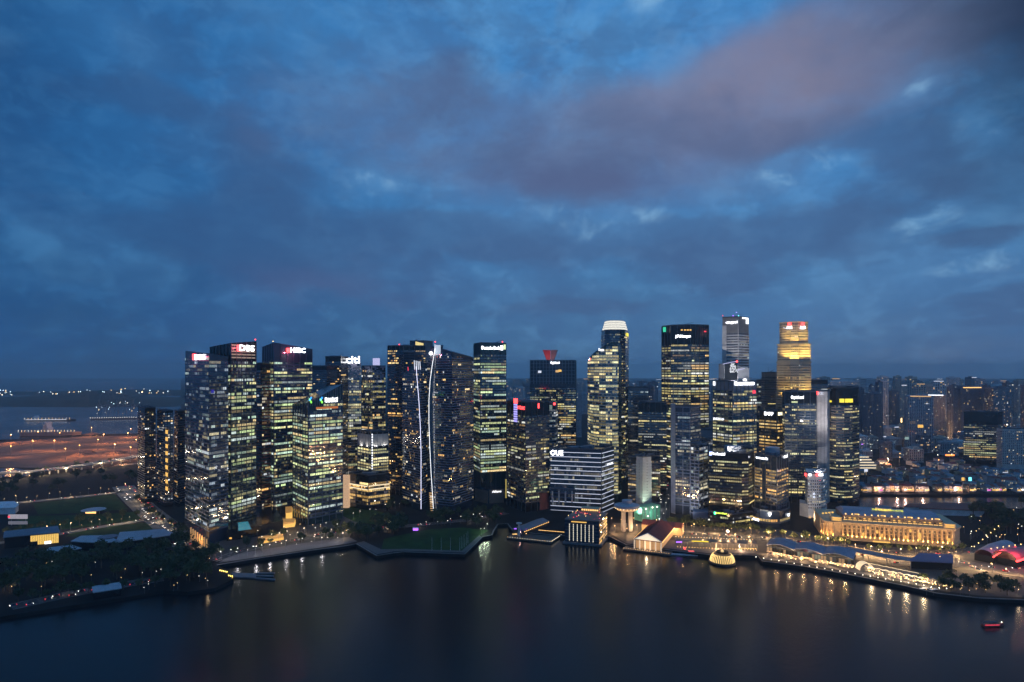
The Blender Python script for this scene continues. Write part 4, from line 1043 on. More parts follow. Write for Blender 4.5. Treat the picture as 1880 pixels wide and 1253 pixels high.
for key, e, px, py in (('c', 0, 360, 657), ('d', 1, 440, 640), ('b', 1, 530, 644)):
    p, n, _ = edge_at(T[key], e, on_face(T[key], e, px), HT(py, 780), 9.0); point_light('sign_glow', p, 14000, (1, .12, .2), .4, T[key])

# ------------------------------------------------------------------ waterfront buildings
def place(px, py, z=ZL):
    g = G(px, py, z); return Vector((g.x, g.y, z))


# --- the old stone hotel with lit colonnade
hA, hB = G(1508, 984), G(1543, 991); hC = G(1752, 1006); hD = G(1762, 1000)
fh_ = empty('grand_hotel', (*((hB + hC) / 2), ZL), 'long cream stone hotel with floodlit colonnade and glowing rooftop lettering', 'hotel')
dirF = (hC - hB).normalized(); nF = Vector((dirF.y, -dirF.x)); LF = (hC - hB).length
back = -nF
curve = [hA, G(1512, 988), G(1520, 990), G(1530, 991), hB]
poly = curve + [hC, hD, hD + back * 62, hA + back * 55]
b = MB(); b.prism([tuple(p) for p in poly], ZL, ZL + 27); b.build('wall', CREAM, fh_)
b = MB(); b.prism([tuple(p + nF * 1.0) for p in curve] + [tuple(hC + nF * 1.6 + dirF * .8), tuple(hD + dirF * 1.5), tuple(hD + back * 62), tuple(hA + back * 55)], ZL + 25.6, ZL + 28.2, bottom=True); b.build('cornice', CREAM, fh_)
b = MB(); b.prism([tuple(p + nF * .9) for p in curve] + [tuple(hC + nF * 1.3 + dirF * .5), tuple(hD + dirF * 1.0), tuple(hD + back * 61), tuple(hA + back * 54)], ZL, ZL + 5.5, bottom=True); b.build('plinth', CREAM, fh_)
NC = 24
for k in range(NC):
    t = (k + .5) / NC; p = hB + dirF * LF * t + nF * 1.3
    if k < NC - 1:
        q = hB + dirF * LF * ((k + 1) / NC) + nF * .25
        for zz, hh in ((8, 5), (14, 4.2), (19.5, 3.6)):
            b = MB(); a0 = q - dirF * 1.0; a1 = q + dirF * 1.0
            lit = (k * 7 + int(zz)) % 9 == 0 or (zz == 8 and k in (8, 13, 16))
            b.prism([tuple(a0), tuple(a1), tuple(a1 - nF * .2), tuple(a0 - nF * .2)], ZL + zz, ZL + zz + hh, bottom=True)
            b.build('window', E_GOLD if lit else mat('hotel_window', (.10, .07, .05), .3), fh_)
    b = MB(); b.cyl(p.x, p.y, ZL + 5.5, ZL + 25.6, .95, .8, n=10); b.build('column', CREAM, fh_)
    pl = p + nF * 1.15; b = MB(); b.box(pl.x, pl.y, ZL + 5.6, .8, .5, .5, math.atan2(dirF.y, dirF.x)); b.build('uplight', E_WARM, fh_)
    point_light('column_uplight', (pl.x, pl.y, ZL + 6.4), 4600, (1, .46, .11), .25, fh_, spot=1.6, aim=(-nF.x * .10, -nF.y * .10, 1))
for k, p in enumerate(curve[:-1]):
    q = p + Vector((-.5, -.85)) * 1.5
    b = MB(); b.cyl(q.x, q.y, ZL + 5.5, ZL + 25.6, .95, .8, n=10); b.build('column', CREAM, fh_)
    point_light('column_uplight', (q.x - 1.2, q.y - 1.4, ZL + 6.4), 3600, (1, .44, .10), .25, fh_, spot=2.2, aim=(.1, .16, 1))
b = MB(); a0 = hB + nF * 1.75 + dirF * 2; a1 = hC + nF * 1.75 - dirF * 2
for k in range(26):
    u0 = a0 + (a1 - a0) * (k / 26 + .005); u1 = a0 + (a1 - a0) * ((k + 1) / 26 - .012)
    b = MB(); b.prism([tuple(u0), tuple(u1), tuple(u1 - nF * .3), tuple(u0 - nF * .3)], ZL + 5.7, ZL + 6.2, bottom=True); b.build('ledge_light', E_WARMS, fh_)
# attic storey set back, with balcony light line and dormer lights
aB, aC = hB + back * 9 + dirF * 4, hC + back * 9 - dirF * 8
b = MB(); b.prism([tuple(aB), tuple(aC), tuple(aC + back * 42), tuple(aB + back * 42)], ZL + 27, ZL + 37); b.build('attic_storey', mat('dark_attic', (.20, .15, .12), .7), fh_)
for k in range(20):
    u0 = aB + (aC - aB) * (k / 20 + .004) + nF * 3; u1 = aB + (aC - aB) * ((k + 1) / 20 - .006) + nF * 3
    b = MB(); b.prism([tuple(u0), tuple(u1), tuple(u1 - nF * .3), tuple(u0 - nF * .3)], ZL + 30.0, ZL + 30.7, bottom=True); b.build('balcony_light', E_WARM, fh_)
    m_ = (u0 + u1) / 2 - nF * 2.8
    b = MB(); b.box(m_.x, m_.y, ZL + 31.6, 2.2, .3, 1.8, math.atan2(dirF.y, dirF.x)); b.build('attic_window', E_GOLD if k % 3 else GL_BLACK, fh_)
b = MB(); b.prism([tuple(aB + nF * 3), tuple(aC + nF * 3), tuple(aC), tuple(aB)], ZL + 28.2, ZL + 29.6, bottom=True); b.build('balcony', CREAM, fh_)
# mansard roof
r0 = [aB, aC, aC + back * 42, aB + back * 42]; r1 = [aB + back * 13 + dirF * 3, aC + back * 13 - dirF * 3, aC + back * 30 - dirF * 3, aB + back * 30 + dirF * 3]
b = MB()
for k in range(4):
    j = (k + 1) % 4; b.quad((*r0[k], ZL + 37), (*r0[j], ZL + 37), (*r1[j], ZL + 43), (*r1[k], ZL + 43))
b.face([(*q, ZL + 43) for q in r1]); b.build('roof', mat('slate_blue_roof', (.30, .31, .38), .6), fh_)
for k in range(15):
    q = aB + (aC - aB) * ((k + .5) / 15) + back * 2.2
    b = MB(); b.box(q.x, q.y, ZL + 37.2, 1.8, 2.2, 2.4, math.atan2(dirF.y, dirF.x)); dm = b.build('dormer', CREAM, fh_)
    b = MB(); q2 = q - back * 1.5; b.ball((q2.x, q2.y, ZL + 38.3), .55); b.build('dormer_lamp', E_BULBW, dm)
    if k % 4 == 1:
        b = MB(); b.box(q2.x + dirF.x * 4.5, q2.y + dirF.y * 4.5, ZL + 38, 4.2, .4, 1.6, math.atan2(dirF.y, dirF.x)); b.build('dormer_window', E_GOLD, dm)
q = (aB + aC) / 2 + back * 9 - dirF * 2
lettering(fh_, 'THE FULLERTON HOTEL', (q.x, q.y, ZL + 45.6), nF, 2.6, E_LIME, 33)
for s_ in (-14, -5, 5, 14):
    b = MB(); b.tube([(q.x + dirF.x * s_, q.y + dirF.y * s_, ZL + 40), (q.x + dirF.x * s_, q.y + dirF.y * s_, ZL + 44.4)], .15); b.build('sign_post', STEEL, fh_)
q = (aB + aC) / 2 + back * 20 - dirF * 4
b = MB(); b.cyl(q.x, q.y, ZL + 43, ZL + 47, 8, n=12); b.build('roof_pavilion', E_WARMS, fh_)
b = MB(); b.cyl(q.x, q.y, ZL + 47, ZL + 50, 9.5, 2.0, n=12); b.build('pavilion_roof', ROOFGREY, fh_)
for base_, s_ in ((hB, 1), (hC, -1)):
    q = base_ + back * 6 + dirF * (s_ * -4 if s_ > 0 else -4)
    b = MB(); b.box(q.x, q.y, ZL + 27, 11, 11, 8, math.atan2(dirF.y, dirF.x)); b.build('corner_pavilion', CREAM, fh_)
    for zz in (29.5, 32.6):
        b = MB(); q2 = q + nF * 5.7; b.box(q2.x, q2.y, ZL + zz, 8.5, .3, 1.7, math.atan2(dirF.y, dirF.x)); b.build('pavilion_window', E_GOLD, fh_)
q = hB + dirF * LF * .36 + nF * 6; b = MB(); b.box(q.x, q.y, ZL + 2.2, 17, 3, 1.2, math.atan2(dirF.y, dirF.x)); b.build('porch_canopy', E_GOLD, fh_)
q = hA + back * 30 + dirF * 6
for k in range(4):
    q2 = hA + back * (8 + k * 3) + dirF * (3 + k * 4) ; b = MB(); b.ball((q2.x, q2.y, ZL + 34), 1.4, 8, 5); b.build('roof_lantern', E_GOLD, fh_)

fh_.scale = (1, 1, .74)

# --- small waterside hotel with vertical light strips
yA, yB, yC = G(1037, 998, 0), G(1100, 1003, 0), G(1114, 985, 0)
bh_ = empty('waterside_hotel', (*((yA + yC) / 2), .5), 'cube-like waterside hotel with vertical white light strips and red-lit roof bar', 'hotel')
yD = yA + yC - yB; zt = HT(958, yB.y)
b = MB(); b.prism([tuple(yA), tuple(yB), tuple(yC), tuple(yD)], .5, zt); b.build('wall', GL_NAVY, bh_)
d1 = (yB - yA).normalized(); n1 = Vector((d1.y, -d1.x)); L1 = (yB - yA).length
for k in range(7):
    p = yA + d1 * L1 * (.14 + k * .115) + n1 * .8
    for q in range(9):
        b = MB(); b.box(p.x, p.y, 4 + q * (zt - 8) / 9, .55, .3, (zt - 8) / 9 * .72, math.atan2(d1.y, d1.x)); b.build('light_strip', em('strip_white', (1, .92, .72), 1.3), bh_)
for k in range(6):
    b = MB(); p = (yA + yB) / 2 + n1 * .4; b.box(p.x, p.y, 4.5 + k * (zt - 5) / 6, L1 * .98, .5, .5, math.atan2(d1.y, d1.x)); b.build('floor_edge', FR_DARK, bh_)
rg = random.Random(8); d2 = (yC - yB).normalized(); n2 = Vector((d2.y, -d2.x)); L2 = (yC - yB).length
for k in range(6):
    for q in range(6):
        p = yB + d2 * L2 * ((q + .5) / 6) + n2 * .3; b = MB(); b.box(p.x, p.y, 2 + k * (zt - 4) / 6, L2 / 6 * .8, .3, 2.3, math.atan2(d2.y, d2.x)); b.build('balcony_window', [E_WARMS, E_WARMS, E_GOLD, FR_DARK][rg.randrange(4)], bh_)
p = yA + d1 * L1 * .42 + n1 * 1.4; b = MB(); b.box(p.x, p.y, zt - 2.2, L1 * .44, 1.6, .7, math.atan2(d1.y, d1.x)); b.build('amber_canopy', E_GOLD, bh_)
b = MB(); b.prism([tuple(yA + n1 * 1.2), tuple(yB + n1 * 1.2 + d1), tuple(yC + d1), tuple(yD)], zt, zt + .8, bottom=True); b.build('roof_deck', BROWN, bh_)
for k in range(26):
    u, v = rg.random(), rg.random(); p = yA + (yB - yA) * u + (yD - yA) * v; b = MB(); b.ball((p.x, p.y, zt + 2.0), .35); b.build('roof_bar_lamp', [E_RED, E_BULBW, E_REDD][k % 3], bh_)
b = MB(); p = (yC + yD) / 2 - n1 * 2; b.box(p.x, p.y, zt, L1 * .55, 12, 5, math.atan2(d1.y, d1.x)); b.build('roof_pavilion', CREAM, bh_)
for k in range(8): b = MB(); q = p + d1 * (k - 3.5) * 2.6 + n1 * 6.3; b.box(q.x, q.y, zt + 2.6, 1.6, .3, 1.6); b.build('pavilion_lamp', E_WARM, bh_)
b = MB(); b.prism([tuple(yA + n1 * 3 - d1 * 2), tuple(yB + n1 * 3 + d1 * 3), tuple(yC + d1 * 4), tuple(yD - d1 * 2)], .3, 2.2, bottom=True); b.build('quay_plinth', CONC_D, bh_)
point_light('side_light', (yC.x + 4, yC.y - 6, 6), 2500, (1, .6, .3), .5, bh_)

# --- glass pavilion restaurant pier with lit deck
pr = empty('restaurant_pier', (*G(985, 990, 1.5), 1.5), 'dark timber restaurant pier edged with tiny lights under a grey slatted roof', 'pier')
pp = [G(930, 988, 1.5), G(1012, 997, 1.5), G(1031, 984, 1.5), G(950, 975, 1.5)]
b = MB(); b.prism([tuple(p) for p in pp], .4, 2.2, bottom=True); b.build('deck', TIMBER, pr)
for (a, c) in ((pp[0], pp[1]), (pp[1], pp[2])):
    for k in range(18):
        p = a + (c - a) * ((k + .5) / 18); b = MB(); b.ball((p.x, p.y, 2.9), .22); b.build('deck_lamp', E_BULB if k % 3 else E_BULBW, pr)
e0, e1 = G(950, 985, 1.5), G(997, 966, 1.5); dv = (e1 - e0).normalized(); nv = Vector((dv.y, -dv.x))
b = MB(); za, zb = 9, 12
b.quad((*(e0 + nv * 9), za), (*(e1 + nv * 9), za), (*e1, zb), (*e0, zb)); b.quad((*e0, zb), (*e1, zb), (*(e1 - nv * 9), za), (*(e0 - nv * 9), za))
b.quad((*(e0 - nv * 9), za - .5), (*(e1 - nv * 9), za - .5), (*e1, zb - .5), (*e0, zb - .5)); b.quad((*e0, zb - .5), (*e1, zb - .5), (*(e1 + nv * 9), za - .5), (*(e0 + nv * 9), za - .5)); b.build('roof', ROOFGREY, pr)
b = MB(); b.prism([tuple(e0 + nv * 7), tuple(e1 + nv * 7), tuple(e1 - nv * 7), tuple(e0 - nv * 7)], 2.2, 9); b.build('pavilion_wall', mat('smoky_glass', (.05, .05, .06), .2), pr)
for k in range(14):
    p = e0 + (e1 - e0) * ((k + .5) / 14) + nv * 9.2; b = MB(); b.box(p.x, p.y, 7.6, 1.6, .4, .8, math.atan2(dv.y, dv.x)); b.build('eave_lamp', E_WARM, pr)
for (px, py, mm) in ((946, 969, E_PURPLE), (960, 969, E_MAG), (964, 970, E_MAG), (957, 970, E_PURPLE)): b = MB(); q = G(px, py + 14, 1.5); b.box(q.x, q.y, 8.5, 3, .5, 1.2); b.build('neon_sign', mm, pr)
b = MB(); q = G(953, 986, 1.5); b.cyl(q.x, q.y, 2.2, 17, 1.6, 1.2, n=8); b.build('look_out_post', CONC, pr)
b = MB(); b.cyl(q.x, q.y, 17, 18.2, 3.4, n=10); b.build('post_cap', CONC, pr)
for k in range(12):
    p = G(942 + k * 2.2, 985 - k * .1, 1.5); b = MB(); b.ball((p.x, p.y, 4), .4); b.build('bar_lamp', E_BULBW, pr)
for k in range(16): p = G(990 + k * 3, 976.5 + k * .25, 1.5); b = MB(); b.box(p.x, p.y, 3.2, 1.5, .4, .5); b.build('walkway_lamp', E_WARM, pr)
point_light('pier_light', (*G(955, 986, 1.5), 7), 2500, (1, .55, .45), .4, pr)

# --- red-roofed pier hall
ph = empty('pier_hall', (*G(1195, 1000), ZL), 'red tiled pier hall with glowing white gable and lamp-lit eaves', 'pier hall')
g0, g1 = G(1189, 1011, 1.5), G(1214, 983, 1.5); dv = (g1 - g0).normalized(); nv = Vector((dv.y, -dv.x)); hw = 15.5
zr, ze = 20.5, 12.5
b = MB()
for s_ in (1, -1):
    a, c = g0 + nv * hw * s_, g1 + nv * hw * s_
    if s_ > 0: b.quad((*a, ze), (*c, ze), (*g1, zr), (*g0, zr))
    else: b.quad((*g0, zr), (*g1, zr), (*c, ze), (*a, ze))
b.build('roof', TILE, ph)
b = MB()
for s_ in (1, -1):
    for k in range(22):
        p = g0 + (g1 - g0) * ((k + .5) / 22); A = (*(p + nv * hw * s_), ze + .15); B_ = (*p, zr + .15); b.tube([A, B_], .18, 4)
b.build('roof_ridge_tiles', TILE, ph)
b = MB(); z0 = 1.5
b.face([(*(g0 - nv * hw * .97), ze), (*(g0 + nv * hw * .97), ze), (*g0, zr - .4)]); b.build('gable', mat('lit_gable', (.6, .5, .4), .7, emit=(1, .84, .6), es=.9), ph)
for s_ in (-1, 1):
    b = MB(); a = g0 + nv * hw * s_; b.tube([(*a, ze), (*g0, zr)], .5, 5); b.build('gable_moulding', WHITEP, ph)
    for k in range(16):
        p = g0 + (g1 - g0) * ((k + .5) / 16) + nv * (hw + .5) * s_; b = MB(); b.box(p.x, p.y, ze - .9, 2.6, .5, .7, math.atan2(dv.y, dv.x)); b.build('eave_light', E_WARM, ph)
b = MB(); b.tube([(*(g0 - nv * hw), ze - .3), (*(g0 + nv * hw), ze - .3)], .5, 5); b.build('gable_beam', REDDARK, ph)
for k in range(6):
    p = g0 + nv * hw * (-.95 + k * .38); b = MB(); b.cyl(p.x, p.y, 2, ze - .5, .7, n=8); b.build('pier_column', mat('lit_column', (.6, .55, .5), .6, emit=(1, .75, .5), es=.5), ph)
b = MB(); b.prism([tuple(g0 + nv * hw * .9 + dv * 3), tuple(g1 + nv * hw * .9), tuple(g1 - nv * hw * .9), tuple(g0 - nv * hw * .9 + dv * 3)], 2, ze - .6); b.build('hall_interior', mat('lit_hall', (.4, .3, .2), .7, emit=(1, .5, .18), es=.35), ph)
b = MB(); b.prism([tuple(g0 - nv * 26 - dv * 7), tuple(g0 + nv * 26 - dv * 7), tuple(g0 + nv * 26 + dv * 14), tuple(g0 - nv * 26 + dv * 14)], .4, 2.0, bottom=True); b.build('landing_deck', TIMBER, ph)
for k in range(20): p = g0 - dv * 6.5 + nv * (-25 + k * 2.6); b = MB(); b.ball((p.x, p.y, 3), .2); b.build('deck_lamp', E_BULBW, ph)
point_light('gable_light', (*(g0 - dv * 5), 7), 3500, (1, .7, .4), .5, ph)
b = MB(); q = g1 + dv * 8; a, c = q + nv * 24, q - nv * 24
b.quad((*(a - dv * 7), 13), (*(a + dv * 7), 13), (*(a), 17), (*(a), 17)) if False else None
b.quad((*(c - dv * 8), 12), (*(a - dv * 8), 12), (*a, 17), (*c, 17)); b.quad((*a, 17), (*(a + dv * 8), 12), (*(c + dv * 8), 12), (*c, 17)); b.face([(*(a - dv * 8), 12), (*(a + dv * 8), 12), (*a, 17)]); b.face([(*(c + dv * 8), 12), (*(c - dv * 8), 12), (*c, 17)]); b.build('cross_roof', TILE, ph)
b = MB(); b.prism([tuple(c - dv * 7), tuple(a - dv * 7), tuple(a + dv * 7), tuple(c + dv * 7)], ZL, 12); b.build('rear_wing', CREAM, ph)

# --- mushroom-shaped round lookout
mk = place(1151, 975); lt = empty('round_lookout', mk, 'mushroom-shaped round tower with saucer top on twin columns', 'tower')
zc = HT(931, mk.y)
for s_ in (-4.2, 4.2): b = MB(); b.box(mk.x + s_, mk.y, ZL, 4.2, 7, zc - ZL); b.build('stem', CONC, lt)
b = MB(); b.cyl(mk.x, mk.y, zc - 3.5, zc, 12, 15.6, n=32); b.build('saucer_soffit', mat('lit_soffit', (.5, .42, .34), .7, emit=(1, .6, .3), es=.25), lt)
b = MB(); b.cyl(mk.x, mk.y, zc, zc + 2.6, 15.9, 15.4, n=32); b.cyl(mk.x, mk.y, zc + 2.6, zc + 4.4, 15.4, 9, n=32); b.build('saucer', mat('pale_grey_render', (.38, .38, .42), .7), lt)
b = MB(); b.cyl(mk.x, mk.y, zc + 4.4, zc + 8.4, 6.2, n=16); b.build('roof_cap', mat('pale_grey_render', (.38, .38, .42), .7), lt)
for k in range(22): a = 2 * PI * k / 22; b = MB(); b.ball((mk.x + 15 * math.cos(a), mk.y + 15 * math.sin(a), zc - .6), .45); b.build('rim_lamp', E_BULBW if k % 3 else E_BULB, lt)
point_light('base_light', (mk.x + 8, mk.y - 7, 8), 2200, (1, .65, .35), .5, lt)

# --- glowing ribbed dome on the water
dm = G(1326, 1033, .5); dr = 11.8; dz = empty('dome_pavilion', (dm.x, dm.y, .5), 'round pavilion floating on the water with glowing golden ribs', 'pavilion')
b = MB(); b.cyl(dm.x, dm.y, .3, 2.2, dr + 1.6, n=36); b.build('round_deck', TIMBER, dz)


def dome_pt(a, s_):
    h = s_ * PI / 2 * .78; r = dr * math.cos(h) ** .8; return (dm.x + r * math.cos(a), dm.y + r * math.sin(a), 2.2 + 9.8 * math.sin(h))


b = MB(); NA = 36
for k in range(NA):
    for q in range(6):
        a0, a1 = 2 * PI * k / NA, 2 * PI * (k + 1) / NA
        b.quad(dome_pt(a0, q / 6), dome_pt(a1, q / 6), dome_pt(a1, (q + 1) / 6), dome_pt(a0, (q + 1) / 6))
b.build('dome_shell', mat('dome_glass', (.16, .09, .04), .4, emit=(1, .5, .12), es=.05), dz)
for k in range(NA):
    a = 2 * PI * (k + .5) / NA; pts = [Vector(dome_pt(a, q / 6)) + Vector((math.cos(a) * .3, math.sin(a) * .3, .1)) for q in range(5)]
    b = MB(); b.tube(pts, .42, 5); b.build('lit_rib', em('rib', (1, .68, .24), 1.5), dz)
b = MB(); b.cyl(dm.x, dm.y, 10.8, 12.0, 6.2, n=24); b.build('roof_ring', GL_BLACK, dz)
b = MB(); b.cyl(dm.x, dm.y, 12.0, 14.2, 1.7, .8, n=12); b.build('lantern', em('lantern', (1, .66, .3), 1.0), dz)

# --- promenade terrace between pier hall and dome
tr = empty('promenade_terrace', (*G(1290, 1008), ZL), 'long dark promenade arcade with rows of bulbs and a yellow strip light', 'arcade')
t0, t1 = G(1240, 1002), G(1388, 1008); dv = (t1 - t0).normalized(); nv = Vector((dv.y, -dv.x))
b = MB(); b.prism([tuple(t0 + nv * 6), tuple(t1 + nv * 6), tuple(t1 - nv * 8), tuple(t0 - nv * 4)], 9.4, 10.0, bottom=True); b.build('canopy_roof', FR_DARK, tr)
for k in range(15): p = t0 + (t1 - t0) * (k / 14) + nv * 5; b = MB(); b.cyl(p.x, p.y, ZL, 9.4, .35, n=6); b.build('canopy_post', STEEL, tr)
for k in range(28):
    p = t0 + (t1 - t0) * ((k + .5) / 28) + nv * 9; b = MB(); b.ball((p.x, p.y, 4.2), .28); b.build('bulb', E_BULBW, tr)
    p = t0 + (t1 - t0) * ((k + .5) / 28) - nv * 9; b = MB(); b.ball((p.x, p.y, 10.6), .28); b.build('bulb', E_BULBW if k % 2 else E_BULB, tr)
p = t0 + (t1 - t0) * .30 + nv * 6.3; b = MB(); b.box(p.x, p.y, 9.9, 18, .5, 1.0, math.atan2(dv.y, dv.x)); b.build('strip_light', E_YEL, tr)
p = t0 + (t1 - t0) * .04 + nv * 6.5; b = MB(); b.box(p.x, p.y, 8.2, 6, .5, 1.3); b.build('neon_sign', E_PURPLE, tr)
p = t0 + (t1 - t0) * .10 + nv * 13; b = MB(); b.ball((p.x, p.y, 4), 1.1); b.build('red_lantern', E_RED, tr)
for k in range(10): p = t0 + (t1 - t0) * (.78 + k * .022) + nv * 7; b = MB(); b.ball((p.x, p.y, 5), .35); b.build('bulb', E_BULBW, tr)
point_light('arcade_light', (*((t0 + t1) / 2 + nv * 8), 6), 9000, (1, .55, .24), .5, tr); point_light('arcade_light', (*(t0 * .2 + t1 * .8 + nv * 8), 6), 8000, (1, .6, .35), .5, tr)
mo = empty('floating_jetty', (*G(1270, 1018, .5), .4), 'low grey floating jetty with a red-lit cabin beside the dome', 'jetty')
j0, j1 = G(1228, 1019, .5), G(1304, 1022, .5); b = MB(); n_ = Vector((0, 1)) * 4; b.prism([tuple(j0), tuple(j1), tuple(j1 + n_), tuple(j0 + n_)], .2, 1.2, bottom=True); b.build('deck', CONC, mo)
b = MB(); q = G(1269, 1017, .5); b.box(q.x, q.y, 1.2, 6, 3, 2.5); b.build('cabin', mat('red_cabin', (.4, .1, .1), .6, emit=(1, .1, .12), es=.9), mo)
lp = empty('plaza_lamp', (*G(1336, 993), ZL), 'tall lamp with a dazzling orange-white globe above the promenade', 'lamp'); q = G(1336, 993)
b = MB(); b.cyl(q.x, q.y, ZL, 13, .25, .18, n=6); b.build('post', STEEL, lp); b = MB(); b.ball((q.x, q.y, 14), 1.3, 10, 6); b.build('globe', em('globe', (1, .72, .45), 14), lp); point_light('globe_light', (q.x, q.y - 2, 14), 9000, (1, .55, .25), .6, lp)

# --- wave-roofed waterfront restaurant row
wr = empty('wave_roof_restaurants', (*G(1480, 1022), ZL), 'long waterfront restaurant building under three rolling blue-grey wave roofs', 'restaurant')
rA, rB = G(1408, 1014), G(1568, 1040); dv = (rB - rA).normalized(); nv = Vector((dv.y, -dv.x)); LR = (rB - rA).length
b = MB(); b.prism([tuple(rA), tuple(rB), tuple(rB - nv * 16), tuple(rA - nv * 16)], ZL, ZL + 7); b.build('wall', GL_NAVY, wr)
for s_ in range(3):
    b = MB(); NS = 14
    for k in range(NS):
        def wpt(i, side):
            u = i / NS; q = rA + dv * LR * ((s_ + u * .99) / 3) + (nv * 4 if side == 0 else -nv * 18); z = ZL + 7.5 + 3.6 * math.sin(u * PI * .9 + .25) + (0 if side == 0 else 2.5)
            return q, z
        (a, za), (c, zc_), (e, ze_), (f_, zf) = wpt(k, 0), wpt(k + 1, 0), wpt(k + 1, 1), wpt(k, 1)
        b.quad((*a, za), (*c, zc_), (*e, ze_), (*f_, zf)); b.quad((*f_, zf - .5), (*e, ze_ - .5), (*c, zc_ - .5), (*a, za - .5)); b.quad((*a, za - .5), (*c, zc_ - .5), (*c, zc_), (*a, za))
    b.build('wave_roof', mat('wave_roof_metal', (.20, .24, .32), .4, metal=.4), wr)
rg = random.Random(4)
for k in range(30):
    p = rA + dv * LR * ((k + .5) / 30) + nv * .3; b = MB(); b.box(p.x, p.y, ZL + 1, LR / 30 * .8, .3, 4.5, math.atan2(dv.y, dv.x)); b.build('shopfront', [GL_BLACK, em('dim_shop', (1, .6, .3), .22), em('dim_shop', (1, .6, .3), .22), GL_BLACK, em('teal_shop', (.3, .6, .5), .2), GL_BLACK, GL_NAVY][rg.randrange(7)], wr)
# terrace umbrellas and table lamps, one by one
um = MB(); um.cyl(0, 0, 2.2, 3.2, 1.9, .1, n=8); umm = um.mesh('canopy', mat('canvas', (.45, .36, .28), .8)); up = MB(); up.cyl(0, 0, 0, 2.6, .05, n=5); upm = up.mesh('pole', STEEL); ul = MB(); ul.ball((0, 0, 2.2), .48, 6, 4); ulm = ul.mesh('lamp', em('terrace_bulb', (1, .64, .24), 6)); ulm2 = ul.mesh('lamp', E_WARM)


def umbrella(pos, label, group, warm=True):
    o = empty('parasol', pos, label, 'parasol', group)
    for nm, me in (('canopy', umm), ('pole', upm), ('lamp', ulm if warm else ulm2)):
        c = bpy.data.objects.new(nm, me); COL.objects.link(c); c.parent = o
        if nm == 'lamp': c.location = (1.2, -1.6, 0)


for k in range(80):
    u = rg.random(); v = rg.random()
    p = rA + dv * LR * (u * 1.0 + .02) + nv * (4.5 + v * 11); umbrella((p.x, p.y, ZL + .05), 'small lamp-lit parasol on the terrace below the wave roofs', 'terrace parasols', k % 2 == 0)
for k in range(60):
    u = rg.random(); a = G(1590, 1050), G(1735, 1075); p = a[0] + (a[1] - a[0]) * u + Vector((rg.uniform(-2, 2), rg.uniform(-14, 8))); umbrella((p.x, p.y, ZL + .05), 'lamp-lit parasol on the bright terrace towards the bridge', 'bright terrace parasols', True)
for k in range(7):
    p = rA + dv * LR * (k / 6.5) + nv * 12; point_light('terrace_light', (p.x, p.y, ZL + 5), 6500, (1, .6, .28), .4, wr)
# quay bollard lights
for k in range(26):
    px = 1388 + k * 14; py = 1027.5 + (px - 1400) * .17 if px < 1700 else 1080 + (px - 1700) * .1
    q = place(px, py); o = empty('quay_light', q, 'small white lamp on the quay edge of the restaurant promenade', 'lamp', 'quay edge lamps')
    b = MB(); b.cyl(0, 0, 0, 1.2, .15, n=5); 
    c = bpy.data.objects.new('post', b.mesh('post', STEEL)); COL.objects.link(c); c.parent = o
    b = MB(); b.ball((0, 0, 1.5), .42); c = bpy.data.objects.new('lamp', b.mesh('lamp', E_BULB)); COL.objects.link(c); c.parent = o
# curved flyover-like roof with bulb line and second hall
cv = empty('curved_canopy', (*G(1600, 1040), ZL), 'sweeping dark canopy edged with a line of bulbs in front of the grand hotel', 'canopy')
pts = [G(1553, 1021), G(1590, 1029), G(1630, 1037), G(1672, 1043)]; L_, R_ = offset_line(pts, 14); b = MB()
for k in range(3): b.prism([tuple(R_[k]), tuple(R_[k + 1]), tuple(L_[k + 1]), tuple(L_[k])], ZL + 8, ZL + 8.7, bottom=True)
b.build('roof', ROOFGREY, cv)
for k in range(3):
    for q in range(14): p = L_[k] + (L_[k + 1] - L_[k]) * (q / 14); b = MB(); b.ball((p.x, p.y, ZL + 9.2), .3, 5, 3); b.build('bulb', E_WARM, cv)
for k in range(4):
    for p in (L_[k], R_[k]): b = MB(); b.cyl(p.x, p.y, ZL, ZL + 8, .4, n=6); b.build('post', STEEL, cv)
bl = empty('blue_roof_hall', (*G(1705, 1046), ZL), 'low hall with a dark blue flat roof beside the bridge approach', 'hall'); b = MB()
hp = [G(1672, 1044), G(1748, 1048), G(1746, 1036), G(1690, 1033)]
b.prism([tuple(p) for p in hp], ZL, ZL + 8); b.build('wall', GL_BLACK, bl); b = MB(); b.prism([tuple(p) for p in [G(1668, 1046), G(1750, 1050), G(1749, 1034), G(1688, 1031)]], ZL + 8, ZL + 8.8, bottom=True); b.build('roof', mat('dark_blue_roof', (.07, .10, .22), .5), bl)
zg = empty('festoon_lights', (*G(1640, 1052), ZL), 'dazzling zigzag festoon of white bulbs over the terrace', 'string lights')
for off, sc in ((0, 1.0), (7, .6)):
    pts = [(1588 + k * 6.5, 1041 + k * 1.35 + (2.2 if k % 2 else -1.8) * sc - off, 0) for k in range(18)]
    b = MB(); b.tube([(*G(x, y + 12), ZL + 6.5 + (1 if k % 2 else 0)) for k, (x, y, _) in enumerate(pts)], .2 if off == 0 else .12, 5); b.build('light_string', em('festoon', (1, .80, .48), 2.2 if off == 0 else 1.2), zg)
for k in range(9):
    x, y = 1588 + k * 13, 1041 + k * 2.7 + 12; q = G(x, y); b = MB(); b.cyl(q.x, q.y, ZL, ZL + 7, .15, n=5); b.build('post', STEEL, zg)
for k in range(4): q = G(1600 + k * 32, 1056 + k * 6); point_light('festoon_glow', (q.x, q.y, ZL + 6), 7000, (1, .72, .4), .6, zg)
gb = empty('lit_arch_pavilion', (*G(1592, 1047), ZL), 'small brightly lit white arched pavilion at the end of the festoon', 'pavilion'); q = G(1592, 1048)
